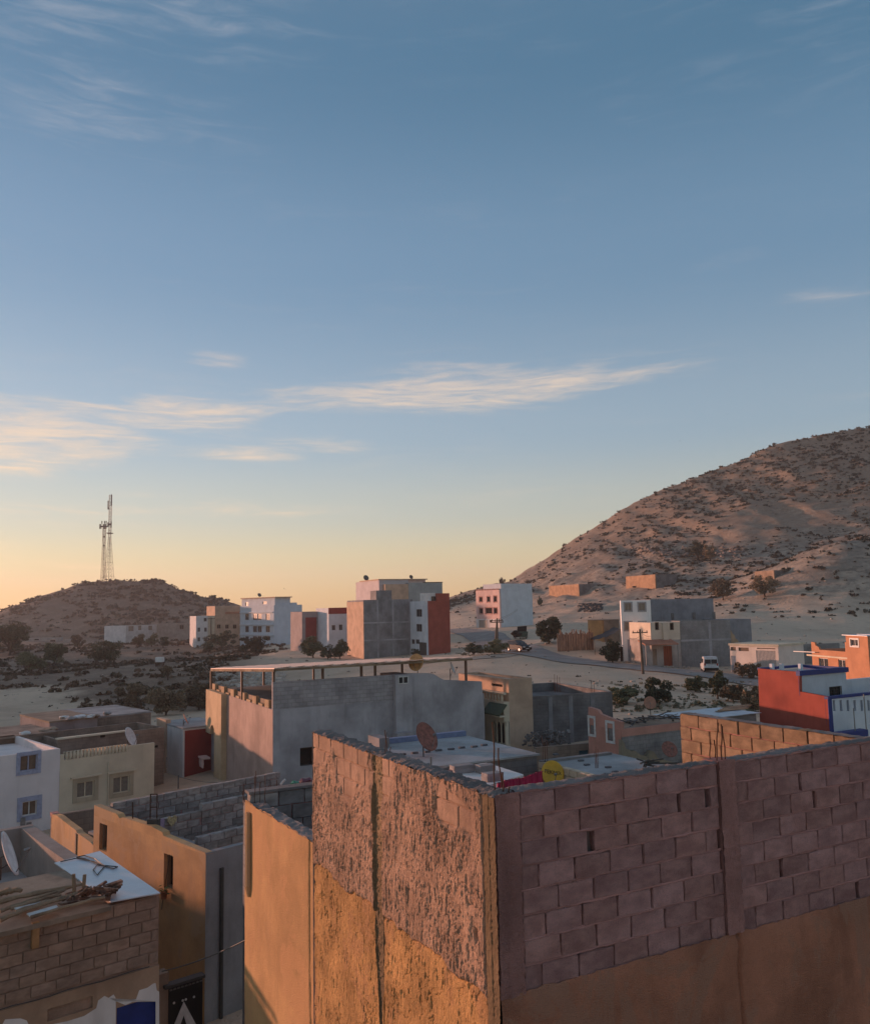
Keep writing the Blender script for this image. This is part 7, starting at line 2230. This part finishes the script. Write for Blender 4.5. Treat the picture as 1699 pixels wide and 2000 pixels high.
car('parked_car', 'black hatchback on the road below the dumpster', 'car', cp + Vector((0, 0, 0.12)), rad(-58), blackp, prof_c, cab_c, 4.15, 1.78, 2.6)
prof_v = [(-2.02, 0.30), (-2.08, 0.6), (-2.05, 1.02), (-1.9, 1.06), (0.8, 1.02), (1.5, 0.96), (1.95, 0.8), (2.05, 0.5), (1.98, 0.28)]
cab_v = [(-2.04, 1.04), (-1.98, 1.72), (-1.85, 1.82), (0.1, 1.80), (0.45, 1.70), (1.05, 1.02)]
vp = ground_hit(1386, 1313, 90)
vr = car('parked_van', 'white van parked with its rear doors towards the street', 'van', vp + Vector((0, 0, 0.02)), rad(78), whitep, prof_v, cab_v, 4.1, 1.72, 2.7, bumper=dark, van=True)
for sy_ in (-1, 1):
    MB().box(-2.11, 0.05 if sy_ > 0 else -0.68, 1.12, -2.0, 0.68 if sy_ > 0 else -0.05, 1.6).build('rear_window', glass, vr)
    MB().box(-1.0, sy_ * 0.80 - 0.03, 1.12, 0.5, sy_ * 0.80 + 0.03, 1.6).build('side_window', glass, vr)
MB().add([(1.06, -0.7, 1.05), (1.06, 0.7, 1.05), (0.5, 0.68, 1.68), (0.5, -0.68, 1.68)], [(0, 1, 2, 3)]).build('windscreen', glass, vr)

# dumpster by the bend
dg = ground_hit(1021, 1249, 110)
dr0 = empty('dumpster', dg, rad(10)); tag(dr0, 'dark green dumpster with its black lid thrown open', 'dumpster')
gm = plainmat('dumpster_green', (0.04, 0.07, 0.05), 0.6)
MB().prism([(-0.75, 0.3), (0.75, 0.3), (0.9, 1.3), (-0.9, 1.3)], lambda a, z: (a, -0.5, z), lambda a, z: (a, 0.5, z)).build('bin', gm, dr0)
MB().add([(-0.9, 0.5, 1.3), (0.9, 0.5, 1.3), (1.1, 0.9, 2.3), (-0.7, 0.9, 2.2), (-0.9, 0.56, 1.3), (0.9, 0.56, 1.3), (1.1, 0.96, 2.3), (-0.7, 0.96, 2.2)], [(0, 1, 2, 3), (4, 7, 6, 5), (0, 4, 5, 1), (1, 5, 6, 2), (2, 6, 7, 3), (3, 7, 4, 0)]).build('lid', dark, dr0)
for a in (-0.6, 0.6):
    MB().tube([(a, -0.4, 0.12), (a, -0.28, 0.12)], 0.12, 8).build('wheel', tyre_m, dr0)
scrap('heap of black bin bags beside the dumpster', 'bin_bag', 'bag', dg + Vector((-1.2, -0.3, 0.9)), dark, s=0.9, seed=12, squash=0.7)

# white tank on the valley floor
wg = ground_hit(312, 1302, 90)
tk = empty('white_tank', wg); tag(tk, 'small white tank on a stand in the scrub valley', 'tank')
MB().box(-0.7, -0.5, 0.8, 0.7, 0.5, 1.7).build('tank', white, tk)
for a in (-0.6, 0.6):
    for b in (-0.4, 0.4):
        MB().box(a - 0.06, b - 0.06, 0, a + 0.06, b + 0.06, 0.8).build('leg', rust, tk)


# birds
def bird(label, u, v, Y, s, tilt):
    p = P(u, v, Y)
    r = empty('bird', p); tag(r, label, 'bird'); r.rotation_euler = (0.2, tilt, 0.5)
    MB().tube([(0, -0.3 * s, 0), (0, -0.1 * s, 0), (0, 0.2 * s, 0), (0, 0.45 * s, 0)], [0.02 * s, 0.08 * s, 0.09 * s, 0.01 * s], 6).build('body', dark, r)
    for k in (-1, 1):
        MB().add([(0, -0.12 * s, 0.03 * s), (k * 0.35 * s, -0.05 * s, 0.18 * s), (k * 0.8 * s, 0.1 * s, 0.08 * s), (k * 0.35 * s, 0.12 * s, 0.16 * s), (0, 0.15 * s, 0.03 * s)], [(0, 1, 2, 3, 4)]).build('wing', dark, r)


bird('small bird flying above the white block', 555, 1150, 120, 0.45, 0.7)
bird('tiny bird in the blue left of the hill crest', 1328, 861, 160, 0.35, 0.1)
bird('tiny bird high over the hill', 1420, 809, 160, 0.35, -0.2)
bird('tiny bird over the middle of the sky', 981, 838, 160, 0.35, 0.3)

# ------------------------------------------------------------------ evening haze
hz = MB().box(-1510, -310, -12, 1510, 2510, 112).build('haze', None, None)
hz.data.materials.clear()
hm = bpy.data.materials.new('haze'); hm.use_nodes = True
ht = NT(hm.node_tree)
for n_ in list(ht.n):
    if n_.type == 'BSDF_PRINCIPLED':
        ht.n.remove(n_)
vol = ht.node('ShaderNodeVolumePrincipled')
vol.inputs['Color'].default_value = (0.92, 0.92, 0.94, 1)
vol.inputs['Density'].default_value = 0.00025
vol.inputs['Anisotropy'].default_value = 0.3
ht.l.new(vol.outputs[0], ht.n['Material Output'].inputs['Volume'])
hz.data.materials.append(hm)
tag(hz, 'thin evening haze over the valley', 'haze', None, 'stuff')
